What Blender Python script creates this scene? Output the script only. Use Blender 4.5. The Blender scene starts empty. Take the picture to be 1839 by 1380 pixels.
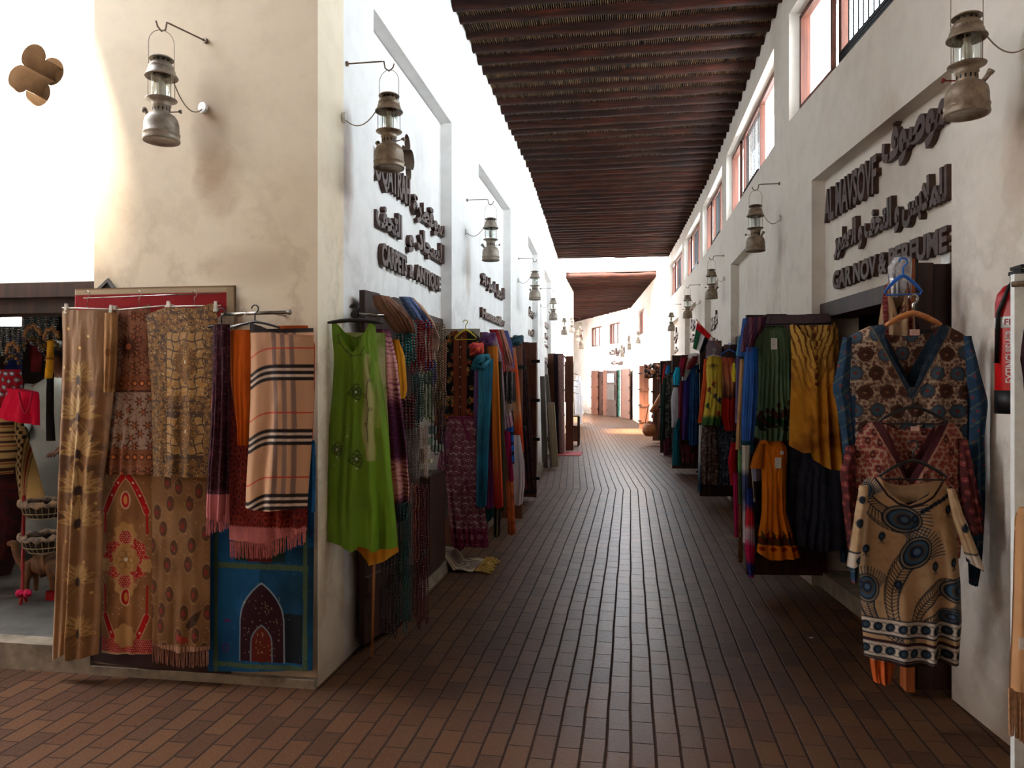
import bpy, bmesh, math, random
import numpy as np
from mathutils import Vector, Matrix, noise as mnoise
random.seed(7)
C = bpy.context.scene.collection
SC = bpy.context.scene
PI = math.pi
# ---------------------------------------------------------------- camera, light, exposure
F, CX, CY, H = 1350.0, 919.5, 688.0, 1.55
TH = math.atan(213.0 / F)
CT, ST = math.cos(TH), math.sin(TH)
cd = bpy.data.cameras.new('camera'); cam = bpy.data.objects.new('camera', cd); C.objects.link(cam)
cam.location = (0, 0, H); cam.rotation_euler = (PI / 2, 0, TH)
cd.sensor_width = 36.0; cd.lens = 36.0 * F / 1839.0; cd.shift_y = -2.0 / 1839.0
cd.clip_start = 0.05; cd.clip_end = 300
SC.camera = cam
SC.view_settings.view_transform = 'Standard'; SC.view_settings.look = 'None'
SC.view_settings.exposure = 1.5; SC.view_settings.gamma = 1.0
SC.view_settings.use_curve_mapping = False
world = bpy.data.worlds.new('sky'); SC.world = world; world.use_nodes = True
_bg = world.node_tree.nodes['Background']
_bg.inputs[0].default_value = (0.84, 0.91, 1.0, 1); _bg.inputs[1].default_value = SKY = 9.0
sd = bpy.data.lights.new('sun', 'SUN'); sd.energy = 24.0; sd.angle = math.radians(9); sd.color = (1.0, 0.90, 0.74)
sun = bpy.data.objects.new('sun', sd); C.objects.link(sun)
sun.rotation_euler = Vector((-0.22, -0.42, 0.87)).to_track_quat('Z', 'Y').to_euler()   # behind the viewer, high
def portal(name, loc, rot, sx, sy):
    l = bpy.data.lights.new(name, 'AREA'); l.shape = 'RECTANGLE'; l.size = sx; l.size_y = sy
    l.cycles.is_portal = True
    o = bpy.data.objects.new(name, l); C.objects.link(o); o.location = loc; o.rotation_euler = rot
    return o
SC.cycles.use_denoising = True
SC.cycles.max_bounces = 10; SC.cycles.diffuse_bounces = 6; SC.cycles.transparent_max_bounces = 12
SC.cycles.caustics_reflective = False; SC.cycles.caustics_refractive = False
SC.cycles.sample_clamp_indirect = 8.0
# ---------------------------------------------------------------- measuring: pixel of the photograph -> ray
def ray(px, py):
    u = (px - CX) / F; w = -(py - CY) / F
    return Vector((CT * u - ST, ST * u + CT, w))
CAM = Vector((0, 0, H))
LK = [(-8, -1.575), (3.63, -1.575), (12, -1.60), (15.5, -1.74), (20.6, -1.96), (27, -2.02), (34, -3.4), (40, -5.4), (48, -9)]
RK = [(-8, 2.635), (6.62, 1.318), (12.5, 1.28), (14.3, 1.236), (18.3, 1.10), (20.8, 0.99), (33, 0.0), (39.6, -2.67), (48, -6.6)]
def xl(y): return float(np.interp(y, [k[0] for k in LK], [k[1] for k in LK]))
def xr(y): return float(np.interp(y, [k[0] for k in RK], [k[1] for k in RK]))
def on_wall(px, py, side, d=0.0):
    """where the ray of a pixel meets the wall face moved outward by d (d<0: into the alley)"""
    r = ray(px, py); f = (lambda y: xl(y) - d) if side == 'L' else (lambda y: xr(y) + d)
    y0 = 1.0
    t = 0.5
    while t < 60:
        p = r * t
        if (side == 'L' and p.x <= f(p.y)) or (side == 'R' and p.x >= f(p.y)): break
        t += 0.01
    return Vector((p.x, p.y, H + p.z))
# ---------------------------------------------------------------- mesh helpers
def link(name, me, mat=None, parent=None, loc=None, smooth=False):
    o = bpy.data.objects.new(name, me); C.objects.link(o)
    if mat: me.materials.append(mat)
    if parent: o.parent = parent
    if loc is not None: o.location = loc
    if smooth:
        me.polygons.foreach_set('use_smooth', [True] * len(me.polygons))
    return o
def bmobj(name, bm, mat=None, parent=None, loc=None, smooth=False):
    me = bpy.data.meshes.new(name); bmesh.ops.recalc_face_normals(bm, faces=bm.faces[:]); bm.to_mesh(me); bm.free()
    return link(name, me, mat, parent, loc, smooth)
def tag(o, label=None, cat=None, group=None, kind=None):
    if label: o['label'] = label
    if cat: o['category'] = cat
    if group: o['group'] = group
    if kind: o['kind'] = kind
    return o
def empty(name, loc, label=None, cat=None, group=None, kind=None, rz=0):
    o = bpy.data.objects.new(name, None); C.objects.link(o); o.location = loc; o.rotation_euler = (0, 0, rz)
    o.empty_display_size = 0.05
    return tag(o, label, cat, group, kind)
def box(bm, a, b):
    (x0, y0, z0), (x1, y1, z1) = a, b
    v = [bm.verts.new(p) for p in [(x0,y0,z0),(x1,y0,z0),(x1,y1,z0),(x0,y1,z0),(x0,y0,z1),(x1,y0,z1),(x1,y1,z1),(x0,y1,z1)]]
    for f in [(0,3,2,1),(4,5,6,7),(0,1,5,4),(1,2,6,5),(2,3,7,6),(3,0,4,7)]: bm.faces.new([v[i] for i in f])
def hexa(bm, P):
    v = [bm.verts.new(p) for p in P]
    for f in [(0,3,2,1),(4,5,6,7),(0,1,5,4),(1,2,6,5),(2,3,7,6),(3,0,4,7)]: bm.faces.new([v[i] for i in f])
def wbox(bm, side, y0, y1, d0, d1, z0, z1):
    K = LK if side == 'L' else RK; f = xl if side == 'L' else xr; s = -1 if side == 'L' else 1
    ys = [y0] + [k[0] for k in K if y0 + 1e-4 < k[0] < y1 - 1e-4] + [y1]
    for a, b in zip(ys[:-1], ys[1:]):
        hexa(bm, [(f(a)+s*d0, a, z0), (f(a)+s*d1, a, z0), (f(b)+s*d1, b, z0), (f(b)+s*d0, b, z0),
                  (f(a)+s*d0, a, z1), (f(a)+s*d1, a, z1), (f(b)+s*d1, b, z1), (f(b)+s*d0, b, z1)])
def frame_dirs(d):
    d = d.normalized(); up = Vector((0, 0, 1)) if abs(d.z) < .95 else Vector((1, 0, 0))
    a = d.cross(up).normalized(); return a, d.cross(a).normalized()
def tube(bm, pts, r, n=8, closed=False, caps=True):
    pts = [Vector(p) for p in pts]; rings = []
    m = len(pts); a = None
    for i, p in enumerate(pts):
        if closed: d = pts[(i+1) % m] - pts[i-1]
        else: d = pts[min(i+1, m-1)] - pts[max(i-1, 0)]
        if d.length < 1e-9: d = Vector((0, 0, 1))
        d.normalize()
        if a is None: a, b = frame_dirs(d)
        else:
            a = (a - d * a.dot(d)).normalized(); b = d.cross(a)
        rr = r[i] if isinstance(r, (list, tuple)) else r
        rings.append([bm.verts.new(p + (a * math.cos(t) + b * math.sin(t)) * rr) for t in [2*PI*k/n for k in range(n)]])
    for i in range(m if closed else m-1):
        A, B = rings[i], rings[(i+1) % m]
        for k in range(n): bm.faces.new((A[k], A[(k+1) % n], B[(k+1) % n], B[k]))
    if not closed and caps:
        bm.faces.new(rings[0][::-1]); bm.faces.new(rings[-1])
def lathe(bm, prof, n=24, c=(0, 0, 0)):
    rings = []
    for r, z in prof:
        rings.append([bm.verts.new((c[0]+max(r,1e-4)*math.cos(2*PI*k/n), c[1]+max(r,1e-4)*math.sin(2*PI*k/n), c[2]+z)) for k in range(n)])
    for A, B in zip(rings[:-1], rings[1:]):
        for k in range(n): bm.faces.new((A[k], A[(k+1) % n], B[(k+1) % n], B[k]))
    if prof[0][0] < 2e-3: bm.faces.new(rings[0][::-1])
    if prof[-1][0] < 2e-3: bm.faces.new(rings[-1])
def arc(p0, p1, sag, n=10):
    p0, p1 = Vector(p0), Vector(p1)
    return [p0.lerp(p1, t) + Vector((0, 0, -sag * 4 * t * (1-t))) for t in [i / n for i in range(n+1)]]
# ---------------------------------------------------------------- node materials
def s2l(c):
    c = np.asarray(c, dtype=float); return np.where(c <= 0.04045, c / 12.92, ((np.maximum(c, 0) + 0.055) / 1.055) ** 2.4)
def rgb(c): c = s2l(c[:3]); return (float(c[0]), float(c[1]), float(c[2]), 1)
class NB:
    def __init__(s, name):
        s.m = bpy.data.materials.new(name); s.m.use_nodes = True; s.nt = s.m.node_tree; s.N = s.nt.nodes
        s.b = s.N['Principled BSDF']; s.out = s.N['Material Output']
    def n(s, t, **kw):
        nd = s.N.new(t)
        for k, v in kw.items(): setattr(nd, k, v)
        return nd
    def set(s, sock, v):
        if isinstance(v, bpy.types.NodeSocket): s.nt.links.new(v, sock)
        elif v is not None:
            sock.default_value = v
    def math(s, op, a, b=None, c=None, clamp=False):
        nd = s.n('ShaderNodeMath', operation=op, use_clamp=clamp)
        s.set(nd.inputs[0], a)
        if b is not None: s.set(nd.inputs[1], b)
        if c is not None: s.set(nd.inputs[2], c)
        return nd.outputs[0]
    def pos(s): return s.n('ShaderNodeNewGeometry').outputs['Position']
    def obj(s): return s.n('ShaderNodeTexCoord').outputs['Object']
    def xyz(s, v):
        nd = s.n('ShaderNodeSeparateXYZ'); s.set(nd.inputs[0], v); return nd.outputs
    def comb(s, x, y, z=0.0):
        nd = s.n('ShaderNodeCombineXYZ'); s.set(nd.inputs[0], x); s.set(nd.inputs[1], y); s.set(nd.inputs[2], z); return nd.outputs[0]
    def noise(s, vec, scale, detail=3, rough=.55, scl=None):
        if scl:
            mp = s.n('ShaderNodeMapping'); s.set(mp.inputs[0], vec); mp.inputs['Scale'].default_value = scl; vec = mp.outputs[0]
        nd = s.n('ShaderNodeTexNoise'); s.set(nd.inputs['Vector'], vec); nd.inputs['Scale'].default_value = scale
        nd.inputs['Detail'].default_value = detail; nd.inputs['Roughness'].default_value = rough
        return nd.outputs['Fac']
    def ramp(s, fac, stops):
        nd = s.n('ShaderNodeValToRGB'); s.set(nd.inputs[0], fac)
        e = nd.color_ramp.elements
        while len(e) < len(stops): e.new(0.5)
        for el, (p, c) in zip(e, stops):
            el.position = p; el.color = rgb(c) if len(c) == 3 else c
        return nd.outputs[0]
    def mr(s, v, a, b, c=0.0, d=1.0):
        nd = s.n('ShaderNodeMapRange'); s.set(nd.inputs[0], v)
        for i, q in enumerate((a, b, c, d)): s.set(nd.inputs[i+1], q)
        return nd.outputs[0]
    def mix(s, fac, a, b):
        nd = s.n('ShaderNodeMix', data_type='RGBA'); s.set(nd.inputs[0], fac)
        s.set(nd.inputs[6], rgb(a) if isinstance(a, tuple) else a); s.set(nd.inputs[7], rgb(b) if isinstance(b, tuple) else b)
        return nd.outputs[2]
    def bump(s, h, strength=.3, dist=.01):
        nd = s.n('ShaderNodeBump'); s.set(nd.inputs['Height'], h); nd.inputs['Strength'].default_value = strength
        nd.inputs['Distance'].default_value = dist; s.nt.links.new(nd.outputs[0], s.b.inputs['Normal']); return nd
    def fin(s, col=None, rough=.6, metal=0.0, **kw):
        if col is not None: s.set(s.b.inputs['Base Color'], rgb(col) if isinstance(col, tuple) else col)
        s.set(s.b.inputs['Roughness'], rough); s.set(s.b.inputs['Metallic'], metal)
        for k, v in kw.items(): s.set(s.b.inputs[k], v)
        return s.m
def simple(name, c1, c2=None, scale=20, rough=.6, metal=0.0, bump=.2, scl=None, dist=.004, **kw):
    b = NB(name); n = b.noise(b.obj(), scale, 4, .6, scl)
    c2 = c2 or tuple(x * .8 for x in c1)
    b.bump(n, bump, dist)
    return b.fin(b.ramp(n, [(.3, c2), (.7, c1)]), rough, metal, **kw)

def plaster(name, base, dirt, spots=(), low=None):
    """lime plaster: trowel mottling, hairline unevenness, and stains of their own shape; spots = (x,y,z,sx,sy,sz,strength)"""
    b = NB(name); p = b.pos()
    n1 = b.noise(p, .9, 5, .6); n2 = b.noise(p, 7, 4, .6); n3 = b.noise(p, 60, 2)
    col = b.mix(b.mr(n1, .52, .74, 0, .55), base, dirt)
    X = b.xyz(p)
    # washed stain fronts: thin edges of a noise band
    edge = b.noise(p, 1.7, 6, .62)
    band = b.math('ABSOLUTE', b.math('SUBTRACT', edge, .5)); bandm = b.mr(band, 0.0, .05, .30, 0)
    bandm = b.math('MULTIPLY', bandm, b.mr(X[2], 1.9, 2.9, 1, 0.0))
    col = b.mix(bandm, col, tuple(x * .82 for x in dirt))
    fine = b.mr(n2, .45, .8, 0, .18)
    col = b.mix(fine, col, tuple(x * .86 for x in dirt))
    for (x, y, z, sx, sy, sz, st) in spots:
        dx = b.math('DIVIDE', b.math('SUBTRACT', X[0], x), sx); dy = b.math('DIVIDE', b.math('SUBTRACT', X[1], y), sy)
        dz = b.math('DIVIDE', b.math('SUBTRACT', X[2], z), sz)
        q = b.math('ADD', b.math('ADD', b.math('MULTIPLY', dx, dx), b.math('MULTIPLY', dy, dy)), b.math('MULTIPLY', dz, dz))
        q = b.math('ADD', q, b.math('MULTIPLY', b.math('SUBTRACT', n2, .5), 2.2))
        col = b.mix(b.mr(q, .1, 1.5, st, 0), col, (.60, .44, .29))
    # bottom strip blended browner, with an uneven upper edge
    dm = b.math('ADD', X[2], b.math('MULTIPLY', n1, .9))
    col = b.mix(b.mr(dm, .55, 1.15, .75, 0), col, (.50, .40, .32))
    h = b.math('ADD', b.math('MULTIPLY', n2, .7), b.math('MULTIPLY', n3, .12))
    h = b.math('ADD', h, b.math('MULTIPLY', n1, 1.5))
    b.bump(h, .35, .012)
    return b.fin(col, .9)
def pave():
    b = NB('brick_paving'); p = b.pos(); X = b.xyz(p)
    wob = b.math('MULTIPLY', b.math('SUBTRACT', b.noise(p, 1.3, 2), .5), .016)
    bend = b.math('MULTIPLY', b.math('MAXIMUM', b.math('SUBTRACT', X[1], 11.0), 0.0), .075)
    x = b.math('ADD', b.math('ADD', X[0], bend), wob)
    cx_ = b.math('DIVIDE', x, .104); ci = b.math('FLOOR', cx_)
    off = b.math('MULTIPLY', b.math('FLOORED_MODULO', ci, 2.0), .5)
    jit = b.n('ShaderNodeTexWhiteNoise', noise_dimensions='1D'); b.set(jit.inputs['W'], ci)
    cy = b.math('ADD', b.math('ADD', b.math('DIVIDE', X[1], .2056), off), b.math('MULTIPLY', jit.outputs[0], .12))
    ri = b.math('FLOOR', cy)
    fx = b.math('FRACT', cx_); fy = b.math('FRACT', cy)
    ex = b.math('MULTIPLY', b.math('MINIMUM', fx, b.math('SUBTRACT', 1.0, fx)), .104)
    ey = b.math('MULTIPLY', b.math('MINIMUM', fy, b.math('SUBTRACT', 1.0, fy)), .2056)
    n2 = b.noise(p, 45, 3, .7); 
    jn = b.math('MULTIPLY', b.math('SUBTRACT', b.noise(p, 30, 3), .5), .004)
    ex = b.math('ADD', ex, jn); ey = b.math('ADD', ey, jn)
    jx = b.mr(ex, .0035, .0075, 0, 1); jy = b.mr(ey, .0018, .0050, 0, 1)
    face = b.math('MINIMUM', jx, jy)
    wn = b.n('ShaderNodeTexWhiteNoise', noise_dimensions='2D'); b.set(wn.inputs['Vector'], b.comb(ci, ri))
    wc = b.xyz(wn.outputs['Color'])
    col = b.ramp(wc[0], [(0, (.255, .148, .082)), (.35, (.315, .19, .105)), (.7, (.355, .225, .125)), (1, (.28, .18, .115))])
    big = b.noise(p, .55, 3); col = b.mix(b.mr(big, .45, .7, 0, .45), col, (.34, .235, .15))
    sp = b.noise(p, 170, 2, .8); col = b.mix(b.mr(sp, .54, .66, 0, .8), col, (.14, .09, .07))
    sp2 = b.noise(p, 120, 2, .8); col = b.mix(b.mr(sp2, .60, .75, 0, .5), col, (.55, .45, .36))
    col = b.mix(face, (.17, .10, .065), col)
    # each paver sits a little tilted and is worn smooth in the middle of the lane
    tilt = b.math('ADD', b.math('MULTIPLY', b.math('SUBTRACT', fx, .5), b.math('SUBTRACT', wc[1], .5)),
                  b.math('MULTIPLY', b.math('SUBTRACT', fy, .5), b.math('SUBTRACT', wc[2], .5)))
    h = b.math('ADD', b.math('MULTIPLY', face, 1.0), b.math('MULTIPLY', tilt, .9))
    h = b.math('ADD', h, b.math('MULTIPLY', n2, .45)); h = b.math('ADD', h, b.math('MULTIPLY', sp, .35))
    b.bump(h, .55, .004)
    lane = b.math('ABSOLUTE', b.math('SUBTRACT', x, 0.02))
    r = b.math('ADD', b.mr(lane, .1, 1.1, .34, .74), b.math('MULTIPLY', b.math('SUBTRACT', n2, .5), .3))
    r = b.math('MAXIMUM', r, b.mr(face, 0, 1, .9, 0))
    return b.fin(col, r, 0.0, **{'Specular IOR Level': .2})
def wood(name, c1, c2, axis='z', rough=.55, scale=1.0, spec=.4):
    b = NB(name); o = b.obj()
    scl = {'z': (26, 26, 1.6), 'x': (1.6, 26, 26), 'y': (26, 1.6, 26)}[axis]
    n = b.noise(o, 1.0 * scale, 6, .62, scl); n2 = b.noise(o, 1.2, 3)
    col = b.ramp(n, [(.28, c2), (.5, tuple((x + y) / 2 for x, y in zip(c1, c2))), (.72, c1)])
    col = b.mix(b.mr(n2, .5, .8, 0, .5), col, tuple(x * .6 for x in c2))
    b.bump(n, .35, .004)
    return b.fin(col, rough, 0, **{'Specular IOR Level': spec})
def glassy(name, tint=(1, 1, 1), mixf=.12, rough=.05):
    b = NB(name); t = b.n('ShaderNodeBsdfTransparent'); t.inputs[0].default_value = (*tint, 1)
    g = b.n('ShaderNodeBsdfGlossy'); g.inputs['Roughness'].default_value = rough
    m = b.n('ShaderNodeMixShader'); m.inputs[0].default_value = mixf
    b.nt.links.new(t.outputs[0], m.inputs[1]); b.nt.links.new(g.outputs[0], m.inputs[2]); b.nt.links.new(m.outputs[0], b.out.inputs[0])
    return b.m
M = {}
M['front'] = plaster('plaster_front', (.94, .88, .78), (.80, .67, .52),
    spots=[(-2.16, 3.63, 2.86, .10, .3, .30, .42), (-2.12, 3.63, 2.60, .12, .3, .18, .40), (-1.95, 3.63, 2.15, .25, .3, .10, .25)])
M['left'] = plaster('plaster_left', (.94, .93, .92), (.78, .75, .72),
    spots=[(-1.6, 4.03, 2.75, .3, .10, .34, .5), (-1.6, 7.28, 2.68, .3, .12, .34, .4), (-1.6, 3.8, 2.2, .3, .12, .2, .18)])
M['right'] = plaster('plaster_right', (.88, .84, .79), (.72, .64, .56),
    spots=[(1.6, 3.42, 2.55, .3, .12, .34, .42), (1.31, 7.0, 2.72, .3, .10, .25, .22)])
M['pave'] = pave()
M['darkwood'] = wood('dark_wood', (.29, .155, .095), (.13, .065, .045))
M['doorwood'] = wood('door_wood', (.47, .265, .165), (.27, .14, .09))
M['orangewood'] = wood('orange_wood', (.72, .40, .20), (.52, .25, .12))
M['framewood'] = wood('window_wood', (.46, .26, .18), (.28, .14, .10))
M['lettering'] = wood('lettering_wood', (.36, .25, .20), (.22, .13, .11), 'y')
M['iron'] = simple('black_iron', (.09, .08, .08), (.05, .045, .045), 40, .5, .5)
M['glass'] = glassy('clear_glass', (.96, .98, .97), .10)
M['sill'] = simple('step_cement', (.56, .50, .42), (.40, .34, .28), 12, .9)
def pole_mat():
    b = NB('mangrove_pole'); o = b.obj()
    inf = b.n('ShaderNodeObjectInfo').outputs['Random']
    n = b.noise(o, 1.0, 6, .65, (2.2, 26, 26)); n2 = b.noise(b.pos(), 2.2, 4, .6)
    col = b.ramp(n, [(.25, (.09, .042, .026)), (.5, (.19, .088, .052)), (.75, (.34, .145, .08))])
    col = b.mix(b.mr(n2, .5, .7, 0, .75), col, (.11, .07, .055))
    col = b.mix(b.mr(inf, .3, 1, 0, .45), col, (.09, .06, .05))
    col = b.mix(b.mr(n, .74, .80, 0, .7), col, (.52, .46, .40))
    b.bump(n, .7, .012)
    return b.fin(col, .7, 0, **{'Specular IOR Level': .15})
M['pole'] = pole_mat()
M['reed'] = simple('reed_mat', (.50, .37, .24), (.13, .09, .06), 22, .9, 0, .5, (1, .12, 1))
# ---------------------------------------------------------------- the setting
def st(o): return tag(o, kind='structure')
bm = bmesh.new(); box(bm, (-9, -8, -.1), (4, 50, 0)); st(bmobj('floor', bm, M['pave']))
def quatre(r=.085, off=.088, rot=0.0, n=18):
    pts = []
    for k in range(4):
        a0 = rot + k * PI / 2
        c = Vector((math.cos(a0) * off, math.sin(a0) * off))
        for i in range(n):
            t = a0 - 1.95 + 3.9 * i / (n - 1)
            pts.append((c.x + r * math.cos(t), c.y + r * math.sin(t)))
    return pts
def holed_panel(name, s0, s1, z0, z1, hole_c, hole, to3d, depth, mat, backmat):
    """a wall panel with a carved quatrefoil recess; to3d(s,z,d) -> point"""
    bm = bmesh.new()
    outer = [(s0, z0), (s1, z0), (s1, z1), (s0, z1)]
    hp = [(hole_c[0] + a, hole_c[1] + b) for a, b in hole]
    front = [bm.verts.new(to3d(s, z, 0)) for s, z in outer]; hf = [bm.verts.new(to3d(s, z, 0)) for s, z in hp]
    eds = [bm.edges.new((L[i], L[(i+1) % len(L)])) for L in (front, hf) for i in range(len(L))]
    bmesh.ops.triangle_fill(bm, edges=eds, use_beauty=True)
    back = [bm.verts.new(to3d(s, z, depth)) for s, z in outer]
    for i in range(4): bm.faces.new((front[i], front[(i+1) % 4], back[(i+1) % 4], back[i]))
    bm.faces.new(back)
    o = bmobj(name, bm, mat)
    bm = bmesh.new()
    hf = [bm.verts.new(to3d(s, z, 0.001)) for s, z in hp]; hb = [bm.verts.new(to3d(s, z, depth - .01)) for s, z in hp]
    for i in range(len(hp)): bm.faces.new((hf[i], hf[(i+1) % len(hp)], hb[(i+1) % len(hp)], hb[i]))
    bm.faces.new(hb)
    o2 = bmobj('trim_' + name, bm, backmat)
    return o, o2
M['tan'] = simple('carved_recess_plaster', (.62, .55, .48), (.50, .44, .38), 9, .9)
HTOP = 5.3
# front wall (faces the cross street) and the shop behind it
bm = bmesh.new()
box(bm, (-2.84, 3.63, 0), (-1.60, 3.98, HTOP))
hexa(bm, [(-1.60,3.63,0),(-1.575,3.63,0),(-1.5757,3.98,0),(-1.60,3.98,0),(-1.60,3.63,HTOP),(-1.575,3.63,HTOP),(-1.5757,3.98,HTOP),(-1.60,3.98,HTOP)])
st(bmobj('wall_front', bm, M['front']))
bm = bmesh.new()
box(bm, (-9, 3.72, 3.62), (-2.84, 3.98, HTOP)); box(bm, (-9, 3.72, 2.10), (-3.62, 3.98, 3.62)); box(bm, (-9, 3.72, 0), (-5.6, 3.98, 2.1))
box(bm, (-3.62, 3.72, 2.10), (-2.84, 3.98, 2.92))
st(bmobj('wall_front_recess', bm, M['left']))
a, b_ = holed_panel('front_panel', -3.62, -2.84, 2.92, 3.62, (-3.27, 3.264), quatre(.078, .098, .14), lambda s, z, d: (s, 3.72 + d, z), .26, M['left'], M['tan'])
a.name = 'wall_front_panel'; st(a); b_.name = 'trim_1'; st(b_)
bm = bmesh.new(); box(bm, (-5.6, 3.60, 0), (-2.84, 3.98, .10)); box(bm, (-5.6, 3.60, .10), (-2.84, 3.72, .14)); box(bm, (-2.84, 3.595, 0), (-1.577, 3.63, .045)); st(bmobj('trim_2', bm, M['sill']))
bm = bmesh.new(); box(bm, (-5.6, 3.66, 2.02), (-2.842, 3.97, 2.10)); box(bm, (-5.6, 3.74, 1.94), (-2.842, 3.95, 2.02)); st(bmobj('trim_3', bm, M['darkwood']))
# left wall
LN = [(4.48, 6.57), (7.80, 9.98), (11.77, 13.55), (15.2, 17.3)]
bm = bmesh.new(); ys = [3.98] + [y for n in LN for y in n] + [20.7]
for i in range(0, len(ys) - 1, 2): wbox(bm, 'L', ys[i], ys[i+1], 0, .40, 0, HTOP)
for i, (a, b) in enumerate(LN):
    wbox(bm, 'L', a, b, 0, .40, 3.88, HTOP)
    if i: wbox(bm, 'L', a, b, .10, .40, 2.12, 3.88)
    else:
        wbox(bm, 'L', a, 5.20, .10, .40, 2.12, 3.88); wbox(bm, 'L', 5.90, b, .10, .40, 2.12, 3.88)
        wbox(bm, 'L', 5.20, 5.90, .10, .40, 2.12, 2.92); wbox(bm, 'L', 5.20, 5.90, .10, .40, 3.62, 3.88)
wbox(bm, 'L', 20.7, 27.2, 0, .40, 0, HTOP); wbox(bm, 'L', 37, 48, 0, .4, 0, HTOP)
wl = st(bmobj('wall_left', bm, M['left']))
a, b_ = holed_panel('left_panel', 5.20, 5.90, 2.92, 3.62, (5.55, 3.27), quatre(.078, .098, .14), lambda s, z, d: (xl(s) - .10 - d, s, z), .29, M['left'], M['tan'])
a.name = 'wall_left_panel'; st(a); b_.name = 'trim_4'; st(b_)
# right wall
RN = [(3.98, 6.045), (8.06, 10.16), (11.55, 13.3), (14.7, 16.6), (18.1, 20.0)]
RW = [(3.25, 6.62), (7.27, 10.6), (11.08, 13.6), (14.0, 16.7), (17.2, 20.2)]
bm = bmesh.new(); ys = [-8] + [y for n in RN for y in n] + [25.3]
for i in range(0, len(ys) - 1, 2): wbox(bm, 'R', ys[i], ys[i+1], 0, .34, 0, 3.755)
for a, b in RN:
    wbox(bm, 'R', a, b, 0, .34, 3.10, 3.755); wbox(bm, 'R', a, b, .10, .34, 2.15, 3.10)
ys = [-8] + [y for n in RW for y in n] + [25.3]
for i in range(0, len(ys) - 1, 2): wbox(bm, 'R', ys[i], ys[i+1], 0, .34, 3.755, 4.66)
wbox(bm, 'R', -8, 25.3, 0, .34, 4.66, HTOP)
# beyond the open gap: right wall with small high windows
FW = [(24.6, 26.0), (27.2, 29.6), (34.2, 35.6), (36.4, 38.0), (39.0, 39.8)]
wbox(bm, 'R', 25.3, 48, 0, .34, 0, 3.35); wbox(bm, 'R', 25.3, 48, 0, .34, 4.30, HTOP)
ys = [25.3] + [y for n in FW[1:] for y in n] + [48]
for i in range(0, len(ys) - 1, 2): wbox(bm, 'R', ys[i], ys[i+1], 0, .34, 3.35, 4.30)
st(bmobj('wall_right', bm, M['right']))
# far closing wall, and unseen rear walls added to keep the near end dark
bm = bmesh.new(); box(bm, (-10, 48, 0), (-5, 48.3, HTOP)); st(bmobj('wall_far', bm, M['left']))
bm = bmesh.new(); box(bm, (-9, -8.3, 0), (3.2, -8, HTOP)); st(bmobj('wall_rear', bm, M['right']))
bm = bmesh.new(); box(bm, (-9.3, -1.7, 0), (-9, 4, HTOP)); box(bm, (-2.2, -8, 0), (-2.0, -1.6, HTOP)); st(bmobj('wall_street_end', bm, M['right']))
# side court open to the sky on the left of the bend
bm = bmesh.new(); box(bm, (-9.3, 27, 0), (-9, 40, HTOP)); box(bm, (-9, 26.8, 0), (xl(27)-.4, 27.2, HTOP)); box(bm, (-9, 38, 0), (xl(38), 38.4, HTOP)); st(bmobj('wall_court', bm, M['left']))
# dark rooms behind the shop doors
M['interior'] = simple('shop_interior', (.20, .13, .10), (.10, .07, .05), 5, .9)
bm = bmesh.new()
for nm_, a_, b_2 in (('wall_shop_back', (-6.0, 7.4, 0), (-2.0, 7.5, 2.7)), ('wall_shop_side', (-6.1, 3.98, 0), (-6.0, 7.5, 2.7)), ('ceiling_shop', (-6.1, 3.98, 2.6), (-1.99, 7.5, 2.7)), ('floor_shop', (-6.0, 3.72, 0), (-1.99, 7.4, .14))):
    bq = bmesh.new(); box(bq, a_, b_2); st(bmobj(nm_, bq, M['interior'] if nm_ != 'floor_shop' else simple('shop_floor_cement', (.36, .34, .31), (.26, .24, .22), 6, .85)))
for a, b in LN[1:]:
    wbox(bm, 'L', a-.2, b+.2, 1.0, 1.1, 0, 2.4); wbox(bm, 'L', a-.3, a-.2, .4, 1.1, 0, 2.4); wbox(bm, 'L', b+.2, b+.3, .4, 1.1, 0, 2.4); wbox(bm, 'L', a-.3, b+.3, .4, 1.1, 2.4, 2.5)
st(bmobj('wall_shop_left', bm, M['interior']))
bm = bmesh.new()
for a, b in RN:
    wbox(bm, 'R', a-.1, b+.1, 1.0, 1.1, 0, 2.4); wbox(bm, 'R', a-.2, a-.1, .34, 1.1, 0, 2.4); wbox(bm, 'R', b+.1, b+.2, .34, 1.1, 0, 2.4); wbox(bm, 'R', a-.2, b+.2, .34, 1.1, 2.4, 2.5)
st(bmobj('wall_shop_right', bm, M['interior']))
bm = bmesh.new()
for a, b in RN: wbox(bm, 'R', a, b, .05, .34, 0, .12)
for a, b in LN: wbox(bm, 'L', a, b, -.10, .40, 0, .10)
st(bmobj('trim_5', bm, M['sill']))
bm = bmesh.new()   # dark lintel beams above each doorway
for a, b in RN: wbox(bm, 'R', a, b, .06, .30, 2.04, 2.15)
for a, b in LN: wbox(bm, 'L', a, b, .08, .36, 2.02, 2.12)
st(bmobj('trim_6', bm, M['darkwood']))
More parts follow.
